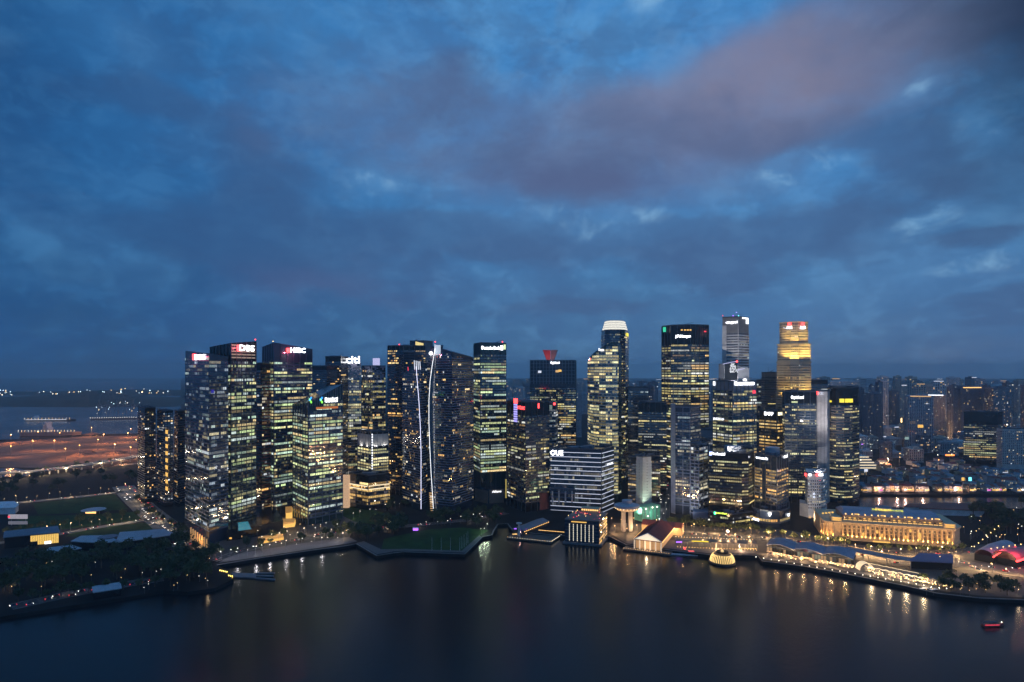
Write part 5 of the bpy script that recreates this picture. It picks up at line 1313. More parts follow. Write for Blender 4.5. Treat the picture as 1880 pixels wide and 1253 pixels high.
b = MB(); NS = 10
for k in range(NS):
    a0, a1 = PI * k / NS, PI * (k + 1) / NS; f_ = lambda a, y: (q.x - 7 * math.cos(a), q.y + y, ZL + 7 * math.sin(a)); b.quad(f_(a0, 0), f_(a1, 0), f_(a1, 9), f_(a0, 9)); b.quad(f_(a0, 9), f_(a1, 9), f_(a1, 0), f_(a0, 0))
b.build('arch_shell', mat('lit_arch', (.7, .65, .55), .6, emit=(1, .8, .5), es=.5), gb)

# --- green-lit glass shop
gs = empty('glass_shop', (*G(1195, 962), ZL), 'small glass-fronted shop glowing green under a dark trellis', 'shop'); s0, s1 = G(1178, 958), G(1212, 952); dv = (s1 - s0).normalized(); nv = Vector((dv.y, -dv.x))
b = MB(); b.prism([tuple(s0), tuple(s1), tuple(s1 - nv * 14), tuple(s0 - nv * 14)], ZL, ZL + 18); b.build('wall', mat('green_wall', (.1, .3, .22), .5, emit=(.15, .7, .42), es=.13), gs)
for k in range(6): p = s0 + (s1 - s0) * (k / 5) + nv * .4; b = MB(); b.box(p.x, p.y, ZL, .9, .6, 18, math.atan2(dv.y, dv.x)); b.build('mullion', STEEL, gs)
for k, (u, z) in enumerate(((.2, 16), (.55, 16.5), (.8, 16.2), (.3, 6))): p = s0 + (s1 - s0) * u + nv * 1.2; b = MB(); b.ball((p.x, p.y, ZL + z), .9); b.build('floodlight', E_BULB, gs)
b = MB()
for k in range(10): b.tube([(*(s0 + (s1 - s0) * (k / 9) + nv * 2), ZL + 20), (*(s0 + (s1 - s0) * (k / 9) - nv * 14), ZL + 21)], .25, 4)
b.build('roof_trellis', FR_DARK, gs)
point_light('shop_light', (*((s0 + s1) / 2 + nv * 6), ZL + 9), 2500, (.6, 1, .8), .5, gs)

# --- glazed red-lit arched roofs near the bridge
for i, (pts, rise, lb) in enumerate([([(1806, 1016), (1826, 1004), (1849, 997)], 9, 'pale arched concert roof edged in red light'), ([(1843, 1022), (1862, 1016), (1905, 1012)], 12, 'broad arched roof glowing deep red beside the bridge road')]):
    gp = [G(x, y + 16) for x, y in pts]; o = empty('arched_roof', (*gp[0], ZL), lb, 'roof pavilion'); b = MB(); e_ = MB()
    L_, R_ = offset_line(gp, 16 + i * 6)
    for k in range(2):
        for q in range(8):
            def ap(j, t): a = PI * t / 8; m_ = (L_[j] + R_[j]) / 2; r_ = (L_[j] - R_[j]) / 2; c = m_ + r_ * math.cos(a); return (*c, ZL + 7 + rise * math.sin(a) * .6)
            b.quad(ap(k, q), ap(k + 1, q), ap(k + 1, q + 1), ap(k, q + 1)); b.quad(ap(k, q + 1), ap(k + 1, q + 1), ap(k + 1, q), ap(k, q))
        e_.tube([(*R_[k], ZL + 6.8), (*R_[k + 1], ZL + 6.8)], .7 + .3 * i, 6)
    b.build('roof_shell', mat('red_lit_shell' if i else 'pale_shell', (.5, .2, .2) if i else (.45, .38, .40), .6), o); e_.build('red_edge_light', E_RED, o)
    b = MB(); b.prism([tuple(R_[0]), tuple(R_[1]), tuple(R_[2]), tuple(L_[2]), tuple(L_[1]), tuple(L_[0])], ZL, ZL + 7); b.build('wall', GL_BLACK, o)
    m_ = (gp[0] + gp[1]) / 2; point_light('red_floodlight', (m_.x, m_.y - 15, ZL + 16), 9000 if i else 3000, (1, .08, .12), .6, o)
    for k in range(7): p = L_[0] + (L_[2] - L_[0]) * (k / 6); b = MB(); b.ball((p.x, p.y, ZL + 14 + 2 * k * (1 - i)), .5); b.build('rim_lamp', E_BULBW, o)

# ------------------------------------------------------------------ park halls on the south shore
def hall(name, label, pts, h, wm, rm, over=1.5, cat='hall'):
    g = [G(*p) for p in pts]; c = sum(g, Vector((0, 0))) / len(g); o = empty(name, (*c, ZL), label, cat)
    ar = sum(g[k].x * g[(k + 1) % len(g)].y - g[(k + 1) % len(g)].x * g[k].y for k in range(len(g)))
    if ar < 0: g.reverse()
    b = MB(); b.prism([tuple(p) for p in g], ZL, ZL + h); b.build('wall', wm, o)
    b = MB(); b.prism([tuple(c + (p - c) * 1.05) for p in g], ZL + h, ZL + h + .8, bottom=True); b.build('roof', rm, o)
    b = MB()
    for k in range(9):
        t = (k + .5) / 9; a = g[0] + (g[1] - g[0]) * t; e = g[-1] + (g[-2] - g[-1]) * t; b.tube([(*a, ZL + h + .85), (*e, ZL + h + .85)], .16, 4)
    b.build('roof_seams', rm, o)
    return o, g


hall('exhibition_hall', 'large blue-grey metal roofed hall notched around a small courtyard', [(132, 1010), (188, 1013), (218, 1010), (196, 999), (150, 1000)], 9, GL_BLACK, ROOFBLUE)
hall('exhibition_hall', 'long pale metal roofed hall beside the avenue', [(214, 1012), (262, 1006), (320, 997), (300, 987), (222, 993)], 9, GL_BLACK, ROOFBLUE)
hall('exhibition_hall', 'low pale roofed shed among trees near the striped facade', [(66, 1030), (100, 1030), (148, 1020), (130, 1014), (92, 1019)], 7, GL_BLACK, ROOFBLUE)
hall('ticket_hall', 'pale blue roofed shed close to the western water edge', [(172, 1102), (222, 1094), (220, 1083), (170, 1091)], 6, GL_BLACK, ROOFBLUE)
hall('event_tent', 'pale rounded event tent roof at the western park edge', [(-5, 945), (28, 944), (34, 938), (26, 932), (-5, 933)], 8, WHITEP, WHITEP)
so, g = hall('striped_hall', 'dark hall with yellow-lit vertical stripes on its front', [(8, 1008), (56, 1003), (108, 998), (104, 986), (10, 996)], 12, GL_BLACK, ROOFGREY)
a, c = G(56, 1003), G(108, 998); dv = (c - a).normalized(); nv = Vector((dv.y, -dv.x))
for k in range(16):
    p = a + (c - a) * ((k + .5) / 16) + nv * .6; top = 3.5 if k in (8, 9, 10) else 1.0
    b = MB(); b.box(p.x, p.y, ZL + (5 if k < 4 else top), 1.3, .3, 11.5 - (5 if k < 4 else top), math.atan2(dv.y, dv.x)); b.build('lit_stripe', em('stripe', (1, .62, .14), 1.0), so)
p = a + (c - a) * .62 + nv * 1.2; b = MB(); b.box(p.x, p.y, ZL + 1, 6, .4, 3, math.atan2(dv.y, dv.x)); b.build('lit_doorway', E_LEDW, so)
ct = empty('courtyard_rotunda', (*G(200, 1004), ZL), 'small round courtyard building with warm ring of light', 'rotunda'); q = G(198, 1003)
b = MB(); b.cyl(q.x, q.y, ZL, ZL + 10, 9, n=20); b.build('wall', BROWN, ct); b = MB(); b.cyl(q.x, q.y, ZL + 10, ZL + 10.8, 9.8, n=20); b.build('roof', ROOFGREY, ct)
for k in range(14): a_ = 2 * PI * k / 14; b = MB(); b.box(q.x + 9.2 * math.cos(a_), q.y + 9.2 * math.sin(a_), ZL + 7, 2, .4, 1.2, a_ + PI / 2); b.build('ring_lamp', E_GOLD if k % 2 else GL_BLACK, ct)
bb = empty('billboard', (*G(33, 962), ZL), 'freestanding white and pink lit billboard in the dark park', 'billboard'); q = G(33, 966)
b = MB(); b.box(q.x, q.y, ZL + 9, 24, .8, 5.5); b.build('panel', em('board_white', (.75, .7, .8), .45), bb); b = MB(); b.box(q.x - 11, q.y - .6, ZL + 10.5, 2.4, .4, 2.4); b.build('logo', E_REDD, bb); b = MB(); b.box(q.x, q.y, ZL + 2, 24, .8, 4); b.build('panel', em('board_dim', (.6, .6, .75), .22), bb)
for s_ in (-9, 9): b = MB(); b.cyl(q.x + s_, q.y + 1, ZL, ZL + 14, .4, n=6); b.build('post', STEEL, bb)
cn = empty('canopy_pavilion', (*G(170, 944), ZL), 'pale leaf-shaped canopy with a bright warm light beneath', 'pavilion'); q = G(172, 944)
b = MB(); b.cyl(q.x, q.y, ZL + 6, ZL + 6.6, 15, 13, n=16); b.build('roof', ROOFBLUE, cn); b = MB(); b.box(q.x, q.y - 6, ZL + 2, 14, .5, 2.5); b.build('lit_counter', E_WARM, cn)
for s_ in (-8, 8): b = MB(); b.cyl(q.x + s_, q.y, ZL, ZL + 6, .3, n=6); b.build('post', STEEL, cn)
# podium, pool and lobby of the blue glass tower
pd = empty('podium_building', (*G(450, 985), ZL), 'low podium with a turquoise rooftop pool and amber lit eaves', 'building')
pg = [G(416, 994), G(475, 985), G(520, 975), G(505, 948), G(420, 952)]; b = MB(); b.prism([tuple(p) for p in pg], ZL, ZL + 13); b.build('wall', GL_BLACK, pd)
b = MB(); z = ZL + 13; b.prism([tuple(p) for p in [G(438, 975, z), G(461, 972, z), G(455, 958, z), G(437, 960, z)]], z, z + .25); b.build('pool', POOL, pd)
b = MB(); b.prism([tuple(p) for p in [G(436, 976, z), G(463, 972.6, z), G(456, 957, z), G(435, 959, z)]], z, z + .12); b.build('pool_surround', PAVE, pd)
b = MB(); b.prism([tuple(p) for p in [G(428, 940), G(492, 935), G(487, 920), G(425, 928)]], ZL, ZL + 18); b.build('upper_block', BROWN, pd)
for k in range(8): q = G(433 + k * 5, 941 - k * .4); b = MB(); b.box(q.x, q.y - 1, ZL + 6, 3, .4, 2.4); b.build('lit_window', E_GOLD, pd)
for k in range(9): q = G(424 + k * 9.5, 992.5 - k * 1.7); b = MB(); b.box(q.x, q.y - 1.5, ZL + 2, 3.2, .4, 1.8); b.build('lit_window', [E_GOLD, GL_BLACK, E_WARMS][k % 3], pd)
am = empty('amber_canopy', (*G(520, 975), ZL), 'amber glowing restaurant canopies between the two glass towers', 'canopy')
for (pts, h) in (([(508, 972), (540, 968), (542, 962), (512, 963)], 7), ([(475, 1000), (520, 992), (518, 987), (474, 994)], 5), ([(524, 957), (536, 955), (536, 946), (524, 947)], 12)):
    b = MB(); g = [tuple(G(*p)) for p in pts]; b.prism(g, ZL + h - 2, ZL + h, bottom=True); b.build('canopy', mat('amber_roof', (.5, .3, .12), .6, emit=(1, .5, .12), es=.30), am); b = MB(); b.prism([tuple(Vector(p) + Vector((0, 1.5))) for p in g], ZL, ZL + h - 2); b.build('wall', E_GOLD, am)
lb_ = empty('lobby_screen', (*G(380, 1003), ZL), 'warm wood lobby screen at the foot of the blue glass tower', 'screen'); a, c = G(352, 990), G(381, 1005)
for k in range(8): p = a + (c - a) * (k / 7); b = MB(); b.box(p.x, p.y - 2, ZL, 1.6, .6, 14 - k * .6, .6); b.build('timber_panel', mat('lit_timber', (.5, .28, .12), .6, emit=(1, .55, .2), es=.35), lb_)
point_light('lobby_light', (*(G(365, 1003)), ZL + 6), 6000, (1, .6, .25), .5, lb_); point_light('entrance_light', (*G(530, 975), ZL + 9), 6000, (1, .6, .22), .5, am); point_light('entrance_light', (*G(495, 1000), ZL + 7), 4000, (1, .62, .25), .5, am)
# jetty with finger pontoons
jt = empty('pontoon_jetty', (*G(470, 1058, .6), .5), 'grey floating jetty with three slender fingers in the bay', 'jetty')
for pts in ([(425, 1052), (470, 1054), (470, 1062), (428, 1060)], [(470, 1052), (505, 1052), (504, 1053.6), (470, 1053.8)], [(470, 1056.5), (503, 1057.5), (502, 1059), (470, 1058)], [(470, 1061), (506, 1064), (505, 1065.8), (468, 1062.6)]):
    g = [tuple(G(x, y, .6)) for x, y in pts]; 
    if sum(g[k][0] * g[(k + 1) % 4][1] - g[(k + 1) % 4][0] * g[k][1] for k in range(4)) < 0: g.reverse()
    b = MB(); b.prism(g, .1, 1.1, bottom=True); b.build('pontoon', CONC_D, jt)
for k in range(8): q = G(404 + k * 3.2, 1053 + k * .7 + (6 if k > 4 else 0), 1); b = MB(); b.cyl(q.x, q.y, .6, 4, .1, n=5); b.ball((q.x, q.y, 4), .5); b.build('jetty_lamp', em('amber_bulb', (1, .7, .15), 5), jt)

# ------------------------------------------------------------------ flagpoles on the lawn's edge
for k, px in enumerate((793, 810, 827, 844, 848, 852, 856, 859)):
    q = place(px, 1011 - max(0, k - 3) * 3.2); o = empty('flagpole', q, 'bare white flagpole at the water edge of the round lawn', 'flagpole', 'flagpoles on the lawn')
    b = MB(); b.cyl(0, 0, 0, 14, .16, .08, n=6); c = bpy.data.objects.new('pole', b.mesh('pole', WHITEP)); COL.objects.link(c); c.parent = o
    b = MB(); b.ball((0, 0, 14.1), .2); c = bpy.data.objects.new('finial', b.mesh('finial', STEEL)); COL.objects.link(c); c.parent = o
kk = empty('kiosk', place(763, 974), 'small kiosk glowing vivid purple beside the round lawn', 'kiosk'); q = kk.location
b = MB(); b.box(q.x, q.y, ZL, 6, 3, 3); b.build('body', E_PURPLE, kk); b = MB(); b.box(q.x, q.y, ZL + 3, 7, 4, .4); b.build('roof', WHITEP, kk)

# ------------------------------------------------------------------ trees
def tree_proto(seed, h, r):
    rg = random.Random(seed)
    t = MB(); t.tube([(0, 0, -.2), (.1, .1, h * .25), (0, .2, h * .45)], [.38, .28, .2], 6)
    for k in range(5):
        a = 2 * PI * k / 5 + rg.random(); t.tube([(0, .1, h * (.28 + .05 * k)), (math.cos(a) * r * .35, math.sin(a) * r * .35, h * (.5 + .03 * k)), (math.cos(a) * r * .7, math.sin(a) * r * .7, h * .72)], [.2, .13, .05], 4)
    c = MB(); lobes = []
    for k in range(8):
        a = 2 * PI * k / 8 + rg.random() * .6; rr = r * rg.uniform(.25, .68); lobes.append((math.cos(a) * rr, math.sin(a) * rr, h * rg.uniform(.52, .82), r * rg.uniform(.32, .52)))
    lobes.append((0, 0, h * .84, r * .5))
    for (x, y, z, lr) in lobes:
        for _ in range(34):
            v = Vector((rg.gauss(0, 1), rg.gauss(0, 1), rg.gauss(0, .8))).normalized() * lr * rg.uniform(.55, 1.05)
            p = Vector((x, y, z)) + v; s_ = rg.uniform(.35, .8); a1 = Vector((rg.gauss(0, 1), rg.gauss(0, 1), rg.gauss(0, .6))).normalized(); a2 = a1.cross(Vector((rg.gauss(0, 1), rg.gauss(0, 1), rg.gauss(0, 1)))).normalized()
            c.quad(p - a1 * s_ - a2 * s_ * .7, p + a1 * s_ - a2 * s_ * .7, p + a1 * s_ + a2 * s_ * .7, p - a1 * s_ + a2 * s_ * .7)
    return t.mesh('trunk', BARK), c.mesh('crown', LEAF)


PROTO = [tree_proto(1, 12, 6.0), tree_proto(2, 14, 6.5), tree_proto(3, 10, 5.0), tree_proto(4, 13, 4.2), tree_proto(5, 11, 6.8)]


def tree(pos, sc, rz, k, label, group, name='tree'):
    form = ('spreading tree', 'tall domed tree', 'small round tree', 'slender upright tree', 'low wide-crowned tree')[k]
    o = empty(name, pos, label.format(('big ' if sc > 1.15 else '') + form), 'tree', group); o.scale = (sc, sc, sc * 1.0); o.rotation_euler = (0, 0, rz)
    for nm, me in zip(('trunk', 'crown'), PROTO[k]):
        c = bpy.data.objects.new(nm, me); COL.objects.link(c); c.parent = o


rg = random.Random(77)


def inside(p, poly):
    x, y = p; r = False
    for k in range(len(poly)):
        (x0, y0), (x1, y1) = poly[k], poly[k - 1]
        if (y0 > y) != (y1 > y) and x < (x1 - x0) * (y - y0) / (y1 - y0) + x0: r = not r
    return r


def grove(poly, n, label, group, s0=.8, s1=1.3):
    xs = [p[0] for p in poly]; ys = [p[1] for p in poly]; made = 0; tries = 0
    while made < n and tries < 6000:
        tries += 1; p = (rg.uniform(min(xs), max(xs)), rg.uniform(min(ys), max(ys)))
        if inside(p, poly): tree(place(*p), rg.uniform(s0, s1), rg.uniform(0, 6.28), rg.randrange(5), label, group); made += 1


def rowtrees(pts, n, label, group, s0=.7, s1=1.1, jit=1.0):
    for k in range(n):
        t = (k + .5) / n * (len(pts) - 1); i = min(int(t), len(pts) - 2); f = t - i; x = pts[i][0] + (pts[i + 1][0] - pts[i][0]) * f; y = pts[i][1] + (pts[i + 1][1] - pts[i][1]) * f
        tree(place(x + rg.uniform(-2, 2) * jit, y + rg.uniform(-.8, .8) * jit), rg.uniform(s0, s1), rg.uniform(0, 6.28), rg.randrange(5), label, group)


grove([(0, 1035), (150, 1024), (320, 1010), (395, 1015), (395, 1045), (300, 1062), (150, 1072), (0, 1090)], 62, 'dark {} in the western shore park', 'western park trees', 1.15, 1.8)
grove([(300, 1050), (345, 1040), (390, 1050), (400, 1070), (350, 1080), (310, 1078)], 12, 'dark {} crowded on the rounded headland', 'headland trees', 1.1, 1.7)
rowtrees([(20, 1108), (150, 1092), (300, 1076)], 10, '{} beside the western shore road', 'western road trees')
grove([(0, 884), (255, 862), (255, 885), (130, 905), (0, 915)], 26, 'dark {} in the belt below the expressway', 'expressway belt trees', .9, 1.5)
rowtrees([(0, 985), (130, 966), (290, 946)], 12, '{} on the cross street through the lawns', 'cross street trees')
rowtrees([(248, 918), (290, 952), (340, 985)], 9, '{} along the busy avenue', 'avenue trees')
grove([(420, 1000), (520, 985), (560, 995), (480, 1012), (430, 1020)], 12, '{} on the promenade below the glass towers', 'promenade trees', .6, 1.0)
grove([(545, 985), (640, 968), (665, 985), (600, 995)], 12, '{} on the embankment at the foot of the lit tower', 'embankment trees', .7, 1.1)
grove([(665, 965), (735, 958), (745, 975), (700, 990), (672, 1000), (660, 990)], 18, 'dense dark {} on the lawn headland', 'lawn headland trees', 1.0, 1.5)
grove([(640, 915), (735, 925), (770, 950), (740, 955), (690, 935), (640, 925)], 14, '{} lining the dim city park', 'city park trees', .8, 1.2)
grove([(770, 952), (870, 945), (925, 935), (925, 962), (880, 970), (800, 966)], 24, 'dark {} below the sail-shaped towers', 'sail garden trees', .9, 1.4)
rowtrees([(1228, 965), (1300, 972), (1398, 982)], 16, 'leafy {} on the quay road', 'quay road trees', .8, 1.2)
rowtrees([(1405, 985), (1500, 997), (1560, 1006)], 9, '{} on the pavement before the orange-lit tower', 'quay road trees east', .7, 1.1)
rowtrees([(1585, 1010), (1690, 1016), (1775, 1013)], 11, 'clipped {} in front of the grand hotel', 'hotel front trees', .55, .85)
grove([(1775, 940), (1885, 930), (1885, 990), (1830, 1000), (1775, 985)], 26, 'dark {} in the park north of the river mouth', 'north park trees', 1.0, 1.6)
grove([(1690, 1068), (1790, 1070), (1885, 1085), (1885, 1096), (1750, 1090)], 22, 'shrubby {} on the spit by the bridge', 'bridge spit trees', .6, 1.0)
grove([(1590, 875), (1885, 868), (1885, 900), (1600, 900)], 10, '{} among the riverside houses', 'riverside trees', .7, 1.0)
rowtrees([(60, 872), (130, 862), (210, 852)], 8, 'dark {} on the verge of the reclaimed land', 'reclaimed land trees', .9, 1.3)

# ------------------------------------------------------------------ street lamps
pm = MB(); pm.cyl(0, 0, 0, 9, .14, .09, n=5); pm.tube([(0, 0, 9), (.9, 0, 9.4)], .07, 4); POLE = pm.mesh('pole', STEEL)
hm = MB(); hm.ball((.9, 0, 9.3), .36, 6, 4); HEAD_W = hm.mesh('lamp_head', E_BULB); HEAD_O = hm.mesh('lamp_head', E_BULBW); HEAD_S = hm.mesh('lamp_head', E_SODIUM)


def lamp(px, py, label, group, head=None, power=0, col=(1, .72, .42), sc=1.0):
    q = place(px, py); o = empty('park_lamp' if 'park' in group or 'garden' in group or 'spit' in group else 'quay_lamp' if 'river' in group or 'promenade' in group else 'street_lamp', q, label, 'street lamp', group); o.rotation_euler = (0, 0, rg.uniform(0, 6)); o.scale = (sc, sc, sc)
    for nm, me in (('pole', POLE), ('lamp_head', head or HEAD_O)):
        c = bpy.data.objects.new(nm, me); COL.objects.link(c); c.parent = o
    if power:
        l = bpy.data.lights.new('lamp_light', 'POINT'); l.energy = power; l.color = col; l.shadow_soft_size = .5; lo = bpy.data.objects.new('lamp_light', l); COL.objects.link(lo); lo.parent = o; lo.location = (1.2, 0, 8.4)


def lamps_along(pts, n, label, group, head=None, power=0, every=1, off=0, col=(1, .72, .42)):
    for k in range(n):
        t = (k + .5) / n * (len(pts) - 1); i = min(int(t), len(pts) - 2); f = t - i
        lamp(pts[i][0] + (pts[i + 1][0] - pts[i][0]) * f + rg.uniform(-3.5, 3.5), pts[i][1] + (pts[i + 1][1] - pts[i][1]) * f + off + rg.uniform(-.8, .8), label, group, head, power if k % every == 0 else 0, col, rg.choice([.55, .7, .85, 1.0, 1.0]))


lamps_along([(226, 895), (268, 938), (345, 1004)], 16, 'lamp along the busy avenue full of cars', 'avenue lamps', None, 5000, 2)
lamps_along([(0, 993), (160, 970), (300, 949)], 16, 'lamp on the cross street through the dark lawns', 'cross street lamps', None, 4200, 2)
lamps_along([(0, 925), (120, 914), (225, 902)], 12, 'lamp on the road behind the dark lawns', 'back road lamps', None, 5000, 2)
lamps_along([(0, 884), (130, 868), (255, 850)], 14, 'lamp on the raised expressway', 'expressway lamps', HEAD_O, 12000, 2, 0)
lamps_along([(400, 1030), (520, 1010), (640, 993)], 16, 'lamp on the promenade below the glass towers', 'promenade lamps', HEAD_W, 1800, 2, 0, (.9, .85, .9))
lamps_along([(470, 1000), (560, 985), (640, 975), (740, 970)], 16, 'white lamp on the shore drive', 'shore drive lamps', HEAD_W, 3000, 2)
lamps_along([(765, 970), (850, 962), (925, 945)], 12, 'white lamp among the trees below the sail-shaped towers', 'sail garden lamps', HEAD_W, 1600, 3)
lamps_along([(640, 955), (700, 940), (740, 932)], 8, 'lamp around the dim city park', 'city park lamps', HEAD_W, 1500, 2)
lamps_along([(640, 915), (700, 905), (725, 905)], 12, 'warm lamp in the bright market street', 'market street lamps', HEAD_O, 8000, 2, 0, (1, .6, .28))
lamps_along([(1232, 974), (1330, 981), (1420, 988), (1500, 1000), (1560, 1008)], 22, 'warm lamp on the quay road behind the arcade', 'quay road lamps', HEAD_O, 12000, 2, 0, (1, .62, .28))
lamps_along([(1560, 1014), (1640, 1024), (1770, 1020)], 10, 'lamp in front of the grand hotel', 'hotel road lamps', HEAD_O, 14000, 1, 0, (1, .6, .26))
lamps_along([(1700, 1035), (1780, 1046), (1880, 1060)], 9, 'lamp on the bridge road', 'bridge road lamps', HEAD_O, 6500, 1, 0, (1, .62, .27))
lamps_along([(1770, 1018), (1830, 1022), (1880, 1030)], 5, 'lamp beside the red-lit roofs', 'red roof lamps', HEAD_O, 4000, 1)
for k in range(34): lamp(rg.uniform(1770, 1882), rg.uniform(938, 1000), 'small white lamp in the dark north park', 'north park lamps', HEAD_W if k % 2 else HEAD_O, 0, sc=.9)
for k in range(24): lamp(rg.uniform(1695, 1880), rg.uniform(1070, 1096), 'yellow lamp on the spit by the bridge', 'bridge spit lamps', HEAD_O, 900 if k % 5 == 0 else 0, sc=.6)
for k in range(40): lamp(rg.uniform(5, 390), rg.uniform(1035, 1095), 'small lamp in the dark western shore park', 'western park lamps', HEAD_O if k % 3 else HEAD_W, 500 if k % 4 == 0 else 0, sc=.6)
for k in range(22): lamp(rg.uniform(430, 650), rg.uniform(965, 1000), 'lamp among the podium roofs of the glass towers', 'podium lamps', HEAD_W if k % 2 else HEAD_O, 2200 if k % 4 == 0 else 0, sc=.8)
lamps_along([(1208, 972), (1211, 930), (1214, 890), (1216, 855), (1217, 832)], 16, 'white lamp receding down the street canyon', 'canyon lamps', HEAD_W, 5000, 3, 0, (.9, .95, 1))
lamps_along([(1221, 972), (1224, 930), (1226, 890), (1227, 855), (1227, 832)], 16, 'white lamp on the far side of the street canyon', 'canyon lamps far', HEAD_W, 0, 3)
lamps_along([(880, 984), (900, 976)], 3, 'lamp at the tip of the round lawn', 'lawn tip lamps', HEAD_W, 2600, 1, 0, (.8, 1, .7))
for px, py in ((1150, 985), (1170, 978), (1130, 980), (1165, 965), (1122, 965), (1185, 970), (1205, 968), (1240, 985), (1225, 990), (1140, 968), (1200, 985), (1110, 975), (1255, 990), (1290, 994), (1320, 998), (1350, 996), (1375, 1000), (1270, 980), (1180, 992)): lamp(px, py, 'warm lamp around the round lookout', 'lookout lamps', HEAD_O, 2600, (1, .6, .3), sc=.8) if False else lamp(px, py, 'warm lamp around the round lookout', 'lookout lamps', HEAD_O, 7000, (1, .56, .22))

# ------------------------------------------------------------------ cars
cb = MB()
cb.prism([(-2.2, -.88), (2.2, -.88), (2.2, .88), (-2.2, .88)], .35, .95, bottom=True); CARB = {}
for nm, col in (('white', (.6, .6, .62)), ('silver', (.3, .31, .33)), ('dark', (.04, .04, .05)), ('red', (.35, .03, .03)), ('blue', (.04, .08, .2))): CARB[nm] = cb.mesh('body', mat('car_paint_' + nm, col, .3))
cg = MB(); cg.v = []; 
lo_ = [(-1.5, -.8), (1.1, -.8), (1.1, .8), (-1.5, .8)]; hi2 = [(-1.1, -.65), (.5, -.65), (.5, .65), (-1.1, .65)]
for k in range(4): j = (k + 1) % 4; cg.quad((*lo_[k], .95), (*lo_[j], .95), (*hi2[j], 1.5), (*hi2[k], 1.5))
cg.face([(*q, 1.5) for q in hi2]); CARG = cg.mesh('cabin', GL_BLACK)
wh = MB(); wh.tube([(0, -.1, .33), (0, .1, .33)], .33, 8); WHEEL = wh.mesh('wheel', mat('tyre', (.02, .02, .02), .8))
hl = MB(); hl.ball((0, 0, 0), .24, 6, 4); HL = hl.mesh('headlight', em('headlight', (1, .95, .82), 9)); TL = hl.mesh('tail_light', em('tail', (1, .03, .02), 5))


def car(pos, yaw, colr, label, group):
    o = empty('car', pos, label, 'car', group); o.rotation_euler = (0, 0, yaw)
    for nm, me, l in [('body', CARB[colr], (0, 0, 0)), ('cabin', CARG, (0, 0, 0))] + [('wheel', WHEEL, (x, y, 0)) for x in (-1.35, 1.35) for y in (-.8, .8)] + [('headlight', HL, (2.2, y, .7)) for y in (-.6, .6)] + [('tail_light', TL, (-2.2, y, .75)) for y in (-.65, .65)]:
        c = bpy.data.objects.new(nm, me); COL.objects.link(c); c.parent = o; c.location = l


def traffic(key, n, where, u0=0.0, u1=1.0):
    pts, wd = ROADS[key]; gp = [G(*p) for p in pts]; seg = [(b_ - a_).length for a_, b_ in zip(gp, gp[1:])]; tot = sum(seg)
    for k in range(n):
        s_ = (u0 + (u1 - u0) * ((k + rg.random() * .7) / n)) * tot; i = 0
        while i < len(seg) - 1 and s_ > seg[i]: s_ -= seg[i]; i += 1
        d = (gp[i + 1] - gp[i]).normalized(); n_ = Vector((-d.y, d.x)); lane = rg.choice([-1, 1]) * rg.choice([.12, .34]) * wd
        p = gp[i] + d * s_ + n_ * lane; fwd = d if lane < 0 else -d; colr = rg.choice(list(CARB))
        car((p.x, p.y, ZL + .12), math.atan2(fwd.y, fwd.x), colr, f'{colr} car with its lights on, on the {where}', f'{colr} cars on the {where}')


traffic('avenue', 44, 'busy avenue beside the blue tower'); traffic('street', 10, 'cross street'); traffic('street2', 8, 'back road'); traffic('west', 12, 'western shore road')
traffic('esplanade', 20, 'bridge road'); traffic('fullerton', 22, 'quay road'); traffic('canyon', 24, 'canyon street'); traffic('shore', 16, 'shore drive')

# ------------------------------------------------------------------ expressway viaduct and reclaimed land
ev = [(-60, 872), (60, 866), (150, 855), (255, 838), (340, 824)]; zz = 12.0; egp = [G(x, y, zz) for x, y in ev]
eo = empty('expressway_viaduct', (*egp[1], ZL), 'pale raised expressway curving past the reclaimed land', 'viaduct')
L_, R_ = offset_line(egp, 22); b = MB()
for k in range(len(egp) - 1): b.prism([tuple(R_[k]), tuple(R_[k + 1]), tuple(L_[k + 1]), tuple(L_[k])], zz - 1.5, zz, bottom=True)
b.build('deck', ASPH_P, eo)
for side in (L_, R_):
    b = MB()
    for k in range(len(egp) - 1): b.tube([(*side[k], zz + .5), (*side[k + 1], zz + .5)], .5, 4)
    b.build('barrier', CONC, eo)
for k in range(24):
    t = k / 24 * (len(egp) - 1); i = int(t); p = egp[i] + (egp[i + 1] - egp[i]) * (t - i); b = MB(); b.cyl(p.x, p.y, ZL, zz - 1.5, 1.4, n=8); b.build('pier', CONC, eo)
    if k % 2 == 0: point_light('viaduct_light', (p.x, p.y - 4, zz + 9), 14000, (1, .75, .5), .6, eo)
for k in range(14):
    t = rg.random() * 2.8; i = int(t); d = (egp[i + 1] - egp[i]).normalized(); p = egp[i] + (egp[i + 1] - egp[i]) * (t - i) + Vector((-d.y, d.x)) * rg.choice([-6, 5]); car((p.x, p.y, zz + .03), math.atan2(d.y, d.x), rg.choice(['white', 'silver']), 'pale car with its lights on, on the raised expressway', 'cars on the expressway')
